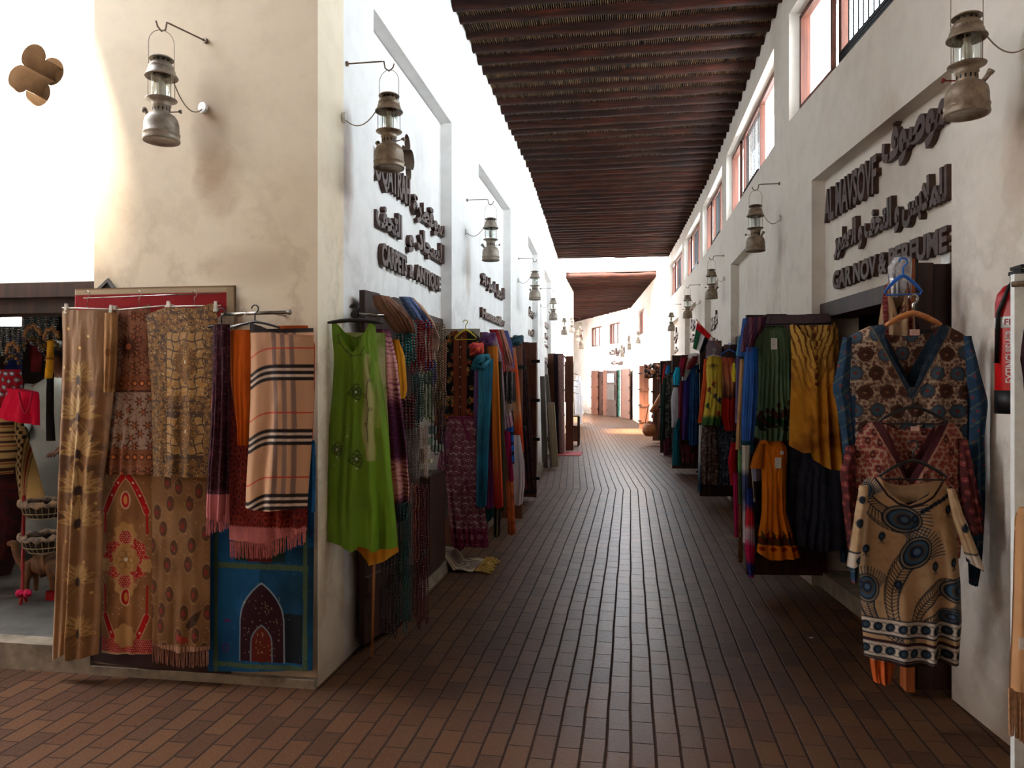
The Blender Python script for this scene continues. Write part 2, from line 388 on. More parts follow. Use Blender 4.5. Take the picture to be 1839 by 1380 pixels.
# windows of the clerestory
def high_window(i, y0, y1, z0, z1, barred=True, side='R'):
    w = empty('window_%d' % i, (xr((y0+y1)/2) + .2, (y0+y1)/2, z0)); st(w)
    off = w.location
    def rel(bm):
        bmesh.ops.translate(bm, vec=-off, verts=bm.verts[:])
    bm = bmesh.new()
    L = y1 - y0; f = .055
    wbox(bm, 'R', y0, y1, .10, .155, z0, z0+f); wbox(bm, 'R', y0, y1, .10, .155, z1-f, z1)
    cuts = [y0, y0 + L*.40, y0 + L*.74, y1]
    for c in cuts:
        a = min(max(c - f/2, y0), y1 - f); wbox(bm, 'R', a, a + f, .10, .155, z0+f, z1-f)
    rel(bm); bmobj('window_frame', bm, M['framewood'], w)
    # the far light is a casement: an inner sash standing ajar
    bm = bmesh.new(); wbox(bm, 'R', cuts[2]+f, cuts[2]+f+.035, .065, .095, z0+.06, z1-.06)
    wbox(bm, 'R', cuts[2]+f, y1-f*1.2, .065, .095, z0+.06, z0+.10); wbox(bm, 'R', cuts[2]+f, y1-f*1.2, .065, .095, z1-.10, z1-.06)
    wbox(bm, 'R', y1-f*1.9, y1-f*1.2, .065, .095, z0+.06, z1-.06); rel(bm); bmobj('sash', bm, M['framewood'], w)
    if barred:
        bm = bmesh.new(); k = int((cuts[2]-cuts[1]-.1)/.085)
        for j in range(k):
            y = cuts[1] + .09 + j * .085; x = xr(y) + .118
            tube(bm, [(x, y, z0+.05), (x, y, z1-.05)], .006, 6)
        rel(bm); bmobj('window_bars', bm, M['iron'], w)
        bm = bmesh.new()
        for j in range(5):
            z = z0 + .06 + j*.024; wbox(bm, 'R', cuts[1]+.04, cuts[2]-.03, .08, .13, z, z+.012)
        rel(bm); bmobj('louvre', bm, M['iron'], w)
    bm = bmesh.new()
    for a, b in zip(cuts[:-1], cuts[1:]): wbox(bm, 'R', a+f/2, b-f/2, .130, .135, z0+f, z1-f)
    rel(bm); bmobj('window_pane', bm, M['glass'], w)
    yc = (y0+y1)/2; ang = math.atan2(xr(y1)-xr(y0), y1-y0)
    portal('daylight_portal', (xr(yc)+.36, yc, (z0+z1)/2), (0, PI/2, -ang), z1-z0+.1, y1-y0)
for i, (a, b) in enumerate(RW): high_window(i+1, a, b, 3.755, 4.66)
for i, (a, b) in enumerate(FW[1:]): high_window(i+6, a, b, 3.35, 4.30, False)
# roofs
bm = bmesh.new()
def slab(y0, y1, z, th=.12):
    n = max(1, int((y1-y0)/1.5)); 
    for i in range(n):
        a = y0+(y1-y0)*i/n; b = y0+(y1-y0)*(i+1)/n
        hexa(bm, [(xl(a)-.4,a,z),(xr(a)+.34,a,z),(xr(b)+.34,b,z),(xl(b)-.4,b,z),(xl(a)-.4,a,z+th),(xr(a)+.34,a,z+th),(xr(b)+.34,b,z+th),(xl(b)-.4,b,z+th)])
slab(3.7, 20.7, 5.13); slab(23.4, 42, 4.965, .04)
st(bmobj('ceiling_slab', bm, M['darkwood']))
def reeds(y0, y1, z, name):
    bm = bmesh.new(); nx = 420; ny = max(2, int((y1-y0)/1.2)); g = []
    for j in range(ny+1):
        y = y0+(y1-y0)*j/ny; a, b = xl(y)-.02, xr(y)+.02; row = []
        for i in range(nx+1):
            x = a+(b-a)*i/nx; row.append(bm.verts.new((x, y, z - .018*((i % 3) == 1) + .006*random.random())))
        g.append(row)
    for j in range(ny):
        for i in range(nx): bm.faces.new((g[j][i], g[j][i+1], g[j+1][i+1], g[j+1][i]))
    return st(bmobj(name, bm, M['reed']))
reeds(3.7, 20.7, 4.972, 'ceiling_reed_mat'); reeds(23.4, 46, 4.95, 'ceiling_reed_mat_far')
def pole_mesh(seed, L):
    rnd = random.Random(seed); bm = bmesh.new(); n = 26; pts = []; rr = []
    for i in range(n+1):
        t = i/n; x = (t-.5)*L
        pts.append((x, .020*mnoise.noise((x*1.1, seed*3.1, 0)) + .012*mnoise.noise((x*3, seed, 4)), .016*mnoise.noise((x*1.3, 7, seed*2.3))))
        rr.append((.083 + .012*mnoise.noise((x*2, seed*1.7, 9))) * (1.06 - .12*t if seed % 2 else .94 + .12*t))
    tube(bm, pts, rr, 10)
    me = bpy.data.meshes.new('roof_pole'); bm.to_mesh(me); bm.free(); me.materials.append(M['pole'])
    me.polygons.foreach_set('use_smooth', [True]*len(me.polygons)); return me
PM = [pole_mesh(s, 3.35) for s in range(6)]; PF = [pole_mesh(s+10, 4.4) for s in range(3)]
def pole(me, y, z, lab, grp):
    o = bpy.data.objects.new('roof_pole', me); C.objects.link(o)
    sl = (xl(y+.5)-xl(y-.5)+xr(y+.5)-xr(y-.5))/2
    o.location = ((xl(y)+xr(y))/2, y, z); o.rotation_euler = (random.uniform(0, 6), 0, random.uniform(-.006, .006))
    tag(o, lab, 'roof pole', grp)
y = 3.95; k = 0
while y < 20.65:
    pole(PM[random.randrange(6)], y, 4.995 + random.uniform(-.01, .01), 'dark brown wooden roof pole laid across the near alley ceiling', 'roof poles of the near ceiling')
    y += .292 + random.uniform(-.025, .025)
y = 23.45
while y < 45:
    pole(PF[random.randrange(3)], y, 4.88, 'sunlit brown roof pole of the far ceiling beyond the open gap', 'roof poles of the far ceiling'); y += .235 + random.uniform(-.015, .015)
# unseen roof over the crossing; its sky opening shaped to light the front wall
bm = bmesh.new()
box(bm, (-9.3, -8.3, HTOP), (3.4, 2.3, HTOP+.15)); box(bm, (-3.46, 2.3, HTOP), (3.4, 3.7, HTOP+.15)); box(bm, (-9.3, 3.55, HTOP), (-3.46, 3.7, HTOP+.15))
st(bmobj('ceiling_crossing', bm, M['darkwood']))
portal('sky_opening_portal', (-6.35, 2.92, HTOP+.16), (0, 0, 0), 5.5, 1.3)
# unseen wall opposite the left branch; high openings added to light the front wall
bm = bmesh.new(); box(bm, (-9, -1.9, 0), (-2.0, -1.6, 3.85)); box(bm, (-9, -1.9, 4.85), (-2.0, -1.6, HTOP))
for x in (-9, -6.9, -4.7, -2.5): box(bm, (x, -1.9, 3.85), (x+.5, -1.6, 4.85))
st(bmobj('wall_opposite', bm, M['right']))
portal('opposite_portal', (-5.4, -1.95, 4.28), (PI/2, 0, 0), 6.6, 1.2)
portal('gap_portal', (-.4, 22.05, 5.35), (0, 0, 0), 3.6, 2.7)
# ---------------------------------------------------------------- lanterns on wall hooks
M['lampmetal'] = simple('lantern_metal', (.60, .53, .44), (.42, .34, .27), 30, .45, .3, .25)
M['lampmetal_grey'] = simple('lantern_metal_grey', (.64, .59, .53), (.48, .43, .38), 30, .5, .25, .25)
M['redknob'] = simple('red_knob', (.60, .12, .10), None, 30, .5)
M['mantle'] = simple('lamp_mantle', (.90, .88, .82), (.8, .76, .68), 30, .8)
M['cord'] = simple('cord_plastic', (.62, .54, .44), None, 30, .6)
M['hookmetal'] = simple('hook_metal', (.50, .42, .34), (.36, .28, .22), 40, .6, .4)
M['white'] = simple('white_plastic', (.92, .92, .90), (.86, .86, .84), 30, .5)
def holes_ring(bm, r, z, n, w, h):
    for k in range(n):
        t = 2*PI*k/n; c = Vector((math.cos(t), math.sin(t), 0)); s_ = Vector((-math.sin(t), math.cos(t), 0))
        v = [bm.verts.new(c*(r+.0012) + s_*a*w + Vector((0, 0, z+b*h))) for a, b in ((-1,-1),(1,-1),(1,1),(-1,1))]
        bm.faces.new(v)
def lantern_parts(metal, red=False):
    P = []
    def add(name, bm, mat, smooth=True): 
        me = bpy.data.meshes.new(name); bmesh.ops.recalc_face_normals(bm, faces=bm.faces[:]); bm.to_mesh(me); bm.free(); me.materials.append(mat)
        if smooth: me.polygons.foreach_set('use_smooth', [True]*len(me.polygons))
        P.append((name, me))
    bm = bmesh.new(); lathe(bm, [(0,.010),(.070,.010),(.074,.004),(.084,0),(.0865,.006),(.085,.014),(.083,.030),(.086,.033),(.086,.040),(.082,.045),(.081,.085),(.076,.108),(.064,.126),(.048,.136),(.036,.139),(0,.139)], 32); add('fuel_tank', bm, metal)
    bm = bmesh.new(); lathe(bm, [(.041,.136),(.041,.172),(.046,.176),(.041,.180),(.052,.196),(.072,.204),(.073,.208),(.070,.207),(.046,.200)], 28); add('burner_collar', bm, metal)
    bm = bmesh.new(); holes_ring(bm, .041, .155, 14, .0035, .008)
    add('air_hole', bm, M['iron'], False)
    bm = bmesh.new(); lathe(bm, [(.046,.205),(.047,.26),(.047,.322),(.0455,.322),(.0455,.206)], 28); add('glass_chimney', bm, M['glass'])
    bm = bmesh.new(); lathe(bm, [(.004,.205),(.006,.225),(.017,.232),(.020,.255),(.019,.285),(.012,.300),(.016,.318),(.0,.32)], 14); add('mantle', bm, M['mantle'])
    bm = bmesh.new()
    for k in range(6):
        t = 2*PI*k/6+.3; tube(bm, [(.061*math.cos(t), .061*math.sin(t), .206), (.061*math.cos(t), .061*math.sin(t), .325)], .0018, 6)
    add('cage_wire', bm, metal)
    bm = bmesh.new(); lathe(bm, [(.040,.330),(.070,.318),(.076,.314),(.0775,.318),(.073,.326),(.066,.336),(.063,.350),(.057,.362),(.060,.368),(.054,.374),(.046,.386),(.037,.392),(.037,.404),(.030,.404)], 32)
    add('hood', bm, metal)
    bm = bmesh.new(); holes_ring(bm, .0575, .356, 26, .0028, .0045); holes_ring(bm, .037, .398, 10, .005, .006); add('vent_slot', bm, M['iron'], False)
    bm = bmesh.new(); lathe(bm, [(.035,.402),(.050,.404),(.0575,.402),(.058,.405),(.050,.412),(.030,.418),(.008,.422),(0,.424)], 28); add('cap', bm, metal)
    bm = bmesh.new(); pts = [(-.0575, 0, .375), (-.0575, 0, .46)] + [(-.0575*math.cos(t), 0, .485+.065*math.sin(t)) for t in [PI*k/12 for k in range(13)]] + [(.0575, 0, .46), (.0575, 0, .375)]
    tube(bm, pts, .0018, 6); add('bail_handle', bm, metal)
    bm = bmesh.new(); tube(bm, [(.038,0,.150),(.085,0,.158)], .003, 8); tube(bm, [(.083,0,.158),(.092,0,.159)], .011, 8); tube(bm, [(.08,-.012,.158),(.08,.012,.158)], .004, 6); add('control_knob', bm, M['redknob'] if red else metal)
    bm = bmesh.new(); tube(bm, [(-.055,.02,.125),(-.078,.03,.155)], [.009,.011], 10); tube(bm, [(-.076,.029,.152),(-.084,.032,.163)], .014, 10); add('filler_cap', bm, metal)
    return P
LP = lantern_parts(M['lampmetal']); LPR = lantern_parts(M['lampmetal'], True); LPG = lantern_parts(M['lampmetal_grey'])
def lantern(loc, label, root, wallpt, rz=0, P=LP, cord=True, grp=None, sag=.07, scale=1.0, hooklabel=None):
    """root: where the hook rod leaves the wall; wallpt: where the cord meets the wall"""
    e = empty('hanging_lantern', loc, label, 'lantern', grp or 'pressure lanterns hung along the alley walls', rz=rz)
    e.scale = (scale,)*3
    for nm, me in P:
        o = bpy.data.objects.new(nm, me); C.objects.link(o); o.parent = e
    inv = Matrix.LocRotScale(Vector(loc), Matrix.Rotation(rz, 3, 'Z').to_quaternion(), Vector((scale,)*3)).inverted()
    if cord:
        bm = bmesh.new(); w = Vector(wallpt); dx = (w - Vector(loc)); dx.z = 0; dx.normalize()
        p0 = Vector(loc) + dx*.06*scale + Vector((0, 0, .34*scale))
        pts = [inv @ q for q in arc(p0, w, sag)]
        tube(bm, pts, .003/scale, 6); cdo = bmobj('cord', bm, M['cord'], e, smooth=True)
        bm = bmesh.new(); d = (w - Vector(root)); n = dx
        tube(bm, [inv @ (w - n*.012), inv @ (w + n*.004)], .028/scale, 16); bmobj('wall_rose', bm, M['white'], cdo)
    # hook
    top = Vector(loc) + Vector((0, 0, .548*scale)); r = Vector(root); d = (r - top); d.z = 0; L = d.length; d.normalize()
    hk = empty('wall_hook', root, hooklabel or ('hook of the ' + label), 'hook', 'hook rods of the lanterns')
    bm = bmesh.new(); R0 = Vector(root)
    zt = r.z
    pts = [r + d*.01, r, top + d*.045 + Vector((0,0, zt-top.z)), top + d*.03 + Vector((0,0,zt-top.z)), top + d*.022 + Vector((0,0,.012)), top + Vector((0,0,-.004)), top - d*.022 + Vector((0,0,.012)), top - d*.03 + Vector((0,0,.035))]
    tube(bm, [q - R0 for q in pts], .0042, 8); bmobj('rod', bm, M['hookmetal'], hk, smooth=True)
    bm = bmesh.new(); tube(bm, [d*-.008, d*.004], .014, 10); bmobj('wall_plate', bm, M['hookmetal'], hk)
    return e
lantern((-2.277, 3.38, 2.735), 'grey pressure lantern hung on the tan front wall left of the corner', (-2.19, 3.625, 3.335), (-2.20, 3.622, 2.985), rz=.5, P=LPG, sag=.08)
def left_lantern(y, out, label, P=LP, cord=True, s=1.0, z=2.74):
    x = xl(y); lantern((x+out, y, z), label, (x+.003, y-.0, z+.60*s), (x+.004, y-.05, z+.33*s-.05), rz=random.uniform(-.6, .9), P=P, cord=cord, scale=s)
left_lantern(4.02, .25, 'tan pressure lantern on the left pilaster, nearest of the left row', LP)
left_lantern(7.2, .24, 'pressure lantern on the second left pilaster above the floral kurta', LPG)
left_lantern(10.7, .24, 'pressure lantern on the third left pilaster above the dark door leaf', LPG)
left_lantern(14.2, .24, 'small distant pressure lantern on the fourth left pilaster', LPG)
left_lantern(18.6, .25, 'farthest pressure lantern of the left row before the roof gap', LPG)
def right_lantern(y, out, label, P=LP, cord=True, s=1.0, z=2.73):
    x = xr(y); lantern((x-out, y, z), label, (x-.003, y, z+.60*s), (x-.004, y-.04, z+.33*s-.05), rz=PI+random.uniform(-.6, .6), P=P, cord=cord, scale=s)
right_lantern(3.36, .24, 'brass brown pressure lantern with red knob, nearest on the right wall', LPR, z=2.655)
right_lantern(7.0, .21, 'brown pressure lantern on the right wall above the green tee', LP)
right_lantern(10.85, .17, 'brown pressure lantern on the right wall above the red dress', LP)
right_lantern(14.0, .22, 'brown pressure lantern on the right wall above the flag', LP)
right_lantern(17.4, .22, 'small distant pressure lantern on the right wall above the maroon shirts', LPG, cord=False)
for k, (y, o_, z_) in enumerate([(26.2, .3, 2.9), (27.6, .5, 2.75), (28.4, .7, 2.55), (30.1, .3, 3.0), (31.0, .5, 2.6)]):
    right_lantern(y, o_, 'tiny washed-out lantern beyond the roof gap on the right', LPG, cord=False, z=z_)
for k, (y, z_) in enumerate([(21.6, 3.0), (24.6, 2.9), (25.8, 3.2), (26.6, 2.75)]):
    left_lantern(y, .3, 'tiny washed-out lantern beyond the roof gap on the left', LPG, False, z=z_)
# ---------------------------------------------------------------- lettering
AR = {'ا':('\uFE8D','\uFE8E'),'ة':('\uFE93','\uFE94'),'د':('\uFEA9','\uFEAA'),'ر':('\uFEAD','\uFEAE'),'و':('\uFEED','\uFEEE'),
 'ب':('\uFE8F','\uFE90','\uFE91','\uFE92'),'ت':('\uFE95','\uFE96','\uFE97','\uFE98'),'ج':('\uFE9D','\uFE9E','\uFE9F','\uFEA0'),'ح':('\uFEA1','\uFEA2','\uFEA3','\uFEA4'),
 'س':('\uFEB1','\uFEB2','\uFEB3','\uFEB4'),'ص':('\uFEB9','\uFEBA','\uFEBB','\uFEBC'),'ط':('\uFEC1','\uFEC2','\uFEC3','\uFEC4'),'ع':('\uFEC9','\uFECA','\uFECB','\uFECC'),
 'ف':('\uFED1','\uFED2','\uFED3','\uFED4'),'ق':('\uFED5','\uFED6','\uFED7','\uFED8'),'ل':('\uFEDD','\uFEDE','\uFEDF','\uFEE0'),'م':('\uFEE1','\uFEE2','\uFEE3','\uFEE4'),
 'ن':('\uFEE5','\uFEE6','\uFEE7','\uFEE8'),'ه':('\uFEE9','\uFEEA','\uFEEB','\uFEEC'),'ي':('\uFEF1','\uFEF2','\uFEF3','\uFEF4')}
def shape(s):
    out = []
    for w in s.split(' '):
        w = w.replace('لا', '\x01'); r = []
        prev = False
        for i, ch in enumerate(w):
            if ch == '\x01': r.append('\uFEFC' if prev else '\uFEFB'); prev = False; continue
            f = AR[ch]; dual = len(f) == 4; nxt = i < len(w)-1 and dual
            r.append(f[(1 if prev else 0)] if not nxt else f[3 if prev else 2]); prev = dual
        out.append(''.join(r)[::-1])
    return ' '.join(out[::-1])
def text_mesh(body, fat=.03, ext=.05):
    c = bpy.data.curves.new('lettering', 'FONT'); c.body = body; c.size = 1; c.offset = fat; c.extrude = ext; c.resolution_u = 3
    c.space_word = .8
    o = bpy.data.objects.new('tmp', c); C.objects.link(o); bpy.context.view_layer.update()
    me = bpy.data.meshes.new_from_object(o.evaluated_get(bpy.context.evaluated_depsgraph_get())); bpy.data.objects.remove(o)
    co = np.empty(len(me.vertices)*3); me.vertices.foreach_get('co', co); return me, co.reshape(-1, 3)
def wall_sign(root, side, rows, d=.075, th=.034):
    """rows: (text, y_left, z_low, y_right, z_high[, fat])"""
    for (body, ya, za, yb, zb, *f) in rows:
        me, co = text_mesh(body, *(f or [.03]))
        mn, mx = co.min(0), co.max(0)
        u = (co[:, 0]-mn[0])/(mx[0]-mn[0]); v = (co[:, 1]-mn[1])/(mx[1]-mn[1]); w = (co[:, 2]-mn[2])/(mx[2]-mn[2])
        y = ya + (yb-ya)*u; z = za + (zb-za)*v
        K = LK if side == 'L' else RK
        x = np.interp(y, [k[0] for k in K], [k[1] for k in K]) + (-1 if side == 'L' else 1)*(.099 - w*th)
        P = np.stack([x, y, z], 1) - np.array(root.location)
        me.vertices.foreach_set('co', P.ravel()); me.update()
        me.materials.clear(); link('lettering', me, M['lettering'], root)
def wy(px, py, side, d=.08):
    p = on_wall(px, py, side, d); return p.y, p.z
def row(body, side, pL, tL, bL, pR, fat=.03):
    """left pixel column with its top and bottom rows, right pixel column"""
    ya, zt = wy(pL, tL, side); _, zb = wy(pL, bL, side); yb, _ = wy(pR, 400, side); return (body, ya, zb, yb, zt, fat)
r1 = empty('shop_sign', (xr(5)+.1, 5, 2.6), 'brown wooden shop sign lettering above the right doorway with the printed kurtas', 'sign')
wall_sign(r1, 'R', [row('AL MAVSOVF', 'R', 1484, 343, 402, 1578), row(shape('موصوف'), 'R', 1588, 228, 318, 1706, .045),
    row(shape('للملابس و التحف و العطور'), 'R', 1501, 410, 468, 1706, .045), row('GAR NOV & PERFUME', 'R', 1500, 488, 522, 1706, .04)])
l1 = empty('shop_sign', (xl(5.5)-.1, 5.5, 2.7), 'brown wooden carpet shop sign lettering above the nearest left doorway', 'sign')
def rowR(body, side, yL, pR, tR, bR, fat=.03):
    yb, zt = wy(pR, tR, side); _, zb = wy(pR, bR, side); return (body, yL, zb, yb, zt, fat)
wall_sign(l1, 'L', [rowR('SOQATRAH', 'L', 4.62, 733, 322, 380), rowR(shape('سوقطرة'), 'L', wy(739, 400, 'L')[0], 797, 395, 438, .045),
    rowR(shape('التحف'), 'L', 4.72, 719, 388, 432, .045), rowR(shape('و'), 'L', wy(731, 440, 'L')[0], 740, 425, 458, .045),
    rowR(shape('للسجاد'), 'L', wy(747, 440, 'L')[0], 796, 442, 484, .045), rowR('CARPETS', 'L', 4.84, 728, 460, 497, .04), rowR('&', 'L', wy(732, 440, 'L')[0], 740, 478, 501, .04),
    rowR('ANTIQUE', 'L', wy(744, 440, 'L')[0], 789, 498, 529, .04)])
l2 = empty('shop_sign', (xl(9)-.1, 9, 2.6), 'brown lettering of the second left shop above the colourful scarves', 'sign')
wall_sign(l2, 'L', [rowR(shape('الهرول لتجارة الا'), 'L', wy(864, 500, 'L')[0], 905, 519, 543, .045), rowR('Homooilbv', 'L', wy(864, 560, 'L')[0], 905, 573, 588, .05)])
l3 = empty('shop_sign', (xl(12.6)-.1, 12.6, 2.5), 'small blurred brown lettering of the third left shop', 'sign')
wall_sign(l3, 'L', [rowR(shape('عطور'), 'L', 11.95, 960, 560, 580, .05), rowR(shape('العود'), 'L', 11.95, 960, 595, 610, .05)])
l4 = empty('shop_sign', (xl(16)-.1, 16, 2.4), 'tiny brown lettering of the farthest left shop before the leaning planks', 'sign')
wall_sign(l4, 'L', [rowR(shape('و'), 'L', 15.9, 988, 588, 597, .05), rowR(shape('تحف'), 'L', 15.5, 988, 606, 615, .05), rowR(shape('هدايا') if False else shape('بيت'), 'L', 15.5, 988, 621, 630, .05)])
r3 = empty('shop_sign', (xr(12.4)+.1, 12.4, 2.5), 'dark lettering on the right wall panel just behind the flag', 'sign')
wall_sign(r3, 'R', [(shape('عطور'), 13.1, 2.42, 11.75, 2.72, .05), (shape('البيت'), 13.1, 2.12, 11.75, 2.34, .05)])
r4 = empty('shop_sign', (xr(15.6)+.1, 15.6, 2.4), 'small dark lettering on the right wall, seen left of the flag', 'sign')
wall_sign(r4, 'R', [(shape('جود'), 16.4, 2.62, 14.9, 2.88, .05), (shape('تحف'), 16.4, 2.40, 14.9, 2.55, .05)])
r5 = empty('shop_sign', (xr(19)+.1, 19, 2.4), 'dark lettering in the farthest right niche before the roof gap', 'sign')
wall_sign(r5, 'R', [(shape('محل'), 19.8, 2.55, 18.4, 2.95, .05), (shape('و حلو'), 19.8, 2.30, 18.4, 2.46, .05), (shape('بيت'), 19.8, 2.14, 18.4, 2.24, .05)])
far = empty('shop_sign', (-.9, 35, 2.6), 'washed-out lettering above the brown doors at the far end', 'sign')
wall_sign(far, 'R', [(shape('التراث'.replace('ث', 'ت')), 35.3, 2.75, 33.6, 3.15, .05), (shape('بيت'), 35.1, 2.35, 33.8, 2.55, .05)], d=0)
for o in far.children: o.location.x -= .13
# ---------------------------------------------------------------- wooden door leaves
def leaf(P0, P1, z0, z1, label, mat='doorwood', battens=3, planks=4, th=.035, front=-1, straps=True, grp='wooden shop door leaves', name='door_leaf', cat='door leaf'):
    """a plank door leaf standing from P0 to P1 (x,y); front=-1: battens on the side toward the viewer"""
    P0 = Vector((*P0, 0)); P1 = Vector((*P1, 0)); d = P1-P0; L = d.length; d.normalize(); n = Vector((d.y, -d.x, 0)) * (1 if Vector((d.y, -d.x, 0)).y < 0 else -1)
    e = empty(name, (P0.x, P0.y, z0), label, cat, grp); h = z1-z0
    def bx(bm, s0, s1, t0, t1, a, b):
        hexa(bm, [d*s0+n*t0+Vector((0,0,a)), d*s1+n*t0+Vector((0,0,a)), d*s1+n*t1+Vector((0,0,a)), d*s0+n*t1+Vector((0,0,a)),
                  d*s0+n*t0+Vector((0,0,b)), d*s1+n*t0+Vector((0,0,b)), d*s1+n*t1+Vector((0,0,b)), d*s0+n*t1+Vector((0,0,b))])
    bm = bmesh.new()
    for i in range(planks): bx(bm, L*i/planks+.002, L*(i+1)/planks-.002, 0, th, 0, h - (.006*(i % 2)))
    bmobj('planks', bm, M[mat], e)
    for k in range(battens):
        z = h*(k+.5)/battens; bm = bmesh.new(); bx(bm, -.006, L+.006, th, th+.028, z-.045, z+.045); bt = bmobj('batten', bm, M[mat], e)
        if straps:
            bm = bmesh.new(); bx(bm, L-.06, L+.05, th+.0, th+.034, z-.02, z+.02)
            bmobj('iron_strap', bm, M['iron'], bt)
    return e
# left side
lf = leaf((-1.53, 4.10), (-1.42, 4.85), .06, 2.08, 'dark door leaf folded by the corner pilaster behind the lime dress', 'darkwood', 3, 4)
leaf((-1.66, 6.52), (-1.23, 6.48), .11, 2.0, 'door leaf standing open behind the black floral kurta', 'doorwood')
leaf((-1.60, 8.02), (-1.14, 7.96), .10, 2.04, 'door leaf hidden behind the row of coloured scarves', 'doorwood')
leaf((-1.66, 9.93), (-1.22, 9.86), .04, 2.09, 'tall plank door leaf with iron straps beside the leaning planks', 'doorwood', 4)
leaf((-1.80, 16.6), (-1.46, 16.5), .03, 2.2, 'narrow brown door leaf before the wire shelf rack', 'doorwood', 4, 2)
leaf((-1.44, 16.9), (-1.27, 16.9), .03, 2.15, 'pale brown board standing next to the wire shelf rack', 'doorwood', 2, 1, straps=False)
# right side
e = leaf((1.64, 4.06), (1.395, 4.02), 0.03, 2.145, 'reddish door leaf edge behind the printed kurtas on the right', 'darkwood', 3, 3, grp='wooden shop door leaves')
bm = bmesh.new(); box(bm, (-.302, -.11, 0), (-.262, -.02, 2.13)); bmobj('edge_stile', bm, M['orangewood'], e)
leaf((1.46, 5.99), (.86, 5.92), .10, 2.07, 'open door leaf behind the green tee and the gold tie-dye top', 'darkwood')
leaf((1.38, 10.10), (.88, 10.03), .08, 2.03, 'open door leaf behind the yellow and red dresses', 'darkwood')
leaf((1.34, 13.24), (.70, 13.2), .08, 2.03, 'open door leaf behind the maroon and white shirts', 'darkwood')
leaf((1.22, 16.52), (.62, 16.46), .05, 2.03, 'open door leaf behind the black patterned dress', 'darkwood')
leaf((1.08, 19.93), (.56, 19.88), .05, 2.08, 'door leaf hung with leather bags on the right', 'doorwood', 4)
leaf((.58, 25.4), (.28, 25.3), .03, 2.12, 'door leaf standing open just before the bend', 'doorwood', 4, 2)
# the doors of the far shop
def onfar(px, off=.06):
    lo = on_wall(px, 700, 'R', -off); return (lo.x, lo.y)
for a, b, lab, mt in [(1063, 1075, 'leftmost brown door leaf of the far shop', 'doorwood'), (1084, 1092, 'narrow door leaf left of the poster board at the far shop', 'doorwood'), (1117, 1132, 'rightmost brown door leaf of the far shop', 'doorwood')]:
    P1, P0 = onfar(a, .10), onfar(b, .10)
    leaf(P1, P0, .02, 2.15, lab, mt, 4, 2, grp='door leaves of the far shop')
M['farglass'] = simple('green_glass', (.35, .50, .42), (.12, .22, .18), 9, .2)
P1, P0 = onfar(1076.5, .03), onfar(1082.5, .03); leaf(P1, P0, .02, 2.1, 'dark panel standing for the shaded doorway between the far door leaves', 'darkwood', 2, 2, straps=False, grp='door leaves of the far shop')  # dark wood panel stands in for the shade of an open doorway
P1, P0 = onfar(1091, .12), onfar(1108, .12); pb = leaf(P1, P0, .02, 2.12, 'brown poster board leaf of the far shop with a blue picture', 'darkwood', 2, 2, straps=False, grp='door leaves of the far shop')
d_ = (Vector((*P0, 0)) - Vector((*P1, 0))); 
def farpanel(nm, s0, s1, z0, z1, mat):
    n = Vector((d_.y, -d_.x, 0)).normalized(); n = n if n.y < 0 else -n; bm = bmesh.new()
    A, B = d_*s0, d_*s1
    hexa(bm, [A+n*.066+Vector((0,0,z0)), B+n*.066+Vector((0,0,z0)), B+n*.078+Vector((0,0,z0)), A+n*.078+Vector((0,0,z0)), A+n*.066+Vector((0,0,z1)), B+n*.066+Vector((0,0,z1)), B+n*.078+Vector((0,0,z1)), A+n*.078+Vector((0,0,z1))])
    bmobj(nm, bm, mat, pb)
farpanel('picture', .15, .85, 1.55, 1.95, simple('blue_picture', (.75, .88, .95), (.35, .55, .80), 6, .5))
farpanel('dark_picture', .1, .9, .75, 1.45, simple('dark_picture', (.30, .26, .22), (.08, .08, .08), 8, .5))
P1, P0 = onfar(1109, .02), onfar(1116, .02)
fg = empty('glass_door', (P1[0], P1[1], .05), 'green tinted glass door between the far door leaves', 'door')
bm = bmesh.new(); dd = Vector((P0[0]-P1[0], P0[1]-P1[1], 0)); n = Vector((dd.y, -dd.x, 0)).normalized(); n = n if n.y < 0 else -n
hexa(bm, [Vector(), dd, dd+n*.03, n*.03, Vector((0,0,2.1)), dd+Vector((0,0,2.1)), dd+n*.03+Vector((0,0,2.1)), n*.03+Vector((0,0,2.1))]); bmobj('pane', bm, M['farglass'], fg)
bm = bmesh.new(); 
for s in (.02, .9): hexa(bm, [dd*s+n*.03, dd*(s+.08)+n*.03, dd*(s+.08)+n*.05, dd*s+n*.05, dd*s+n*.03+Vector((0,0,2.1)), dd*(s+.08)+n*.03+Vector((0,0,2.1)), dd*(s+.08)+n*.05+Vector((0,0,2.1)), dd*s+n*.05+Vector((0,0,2.1))])
bmobj('frame', bm, M['white'], fg)
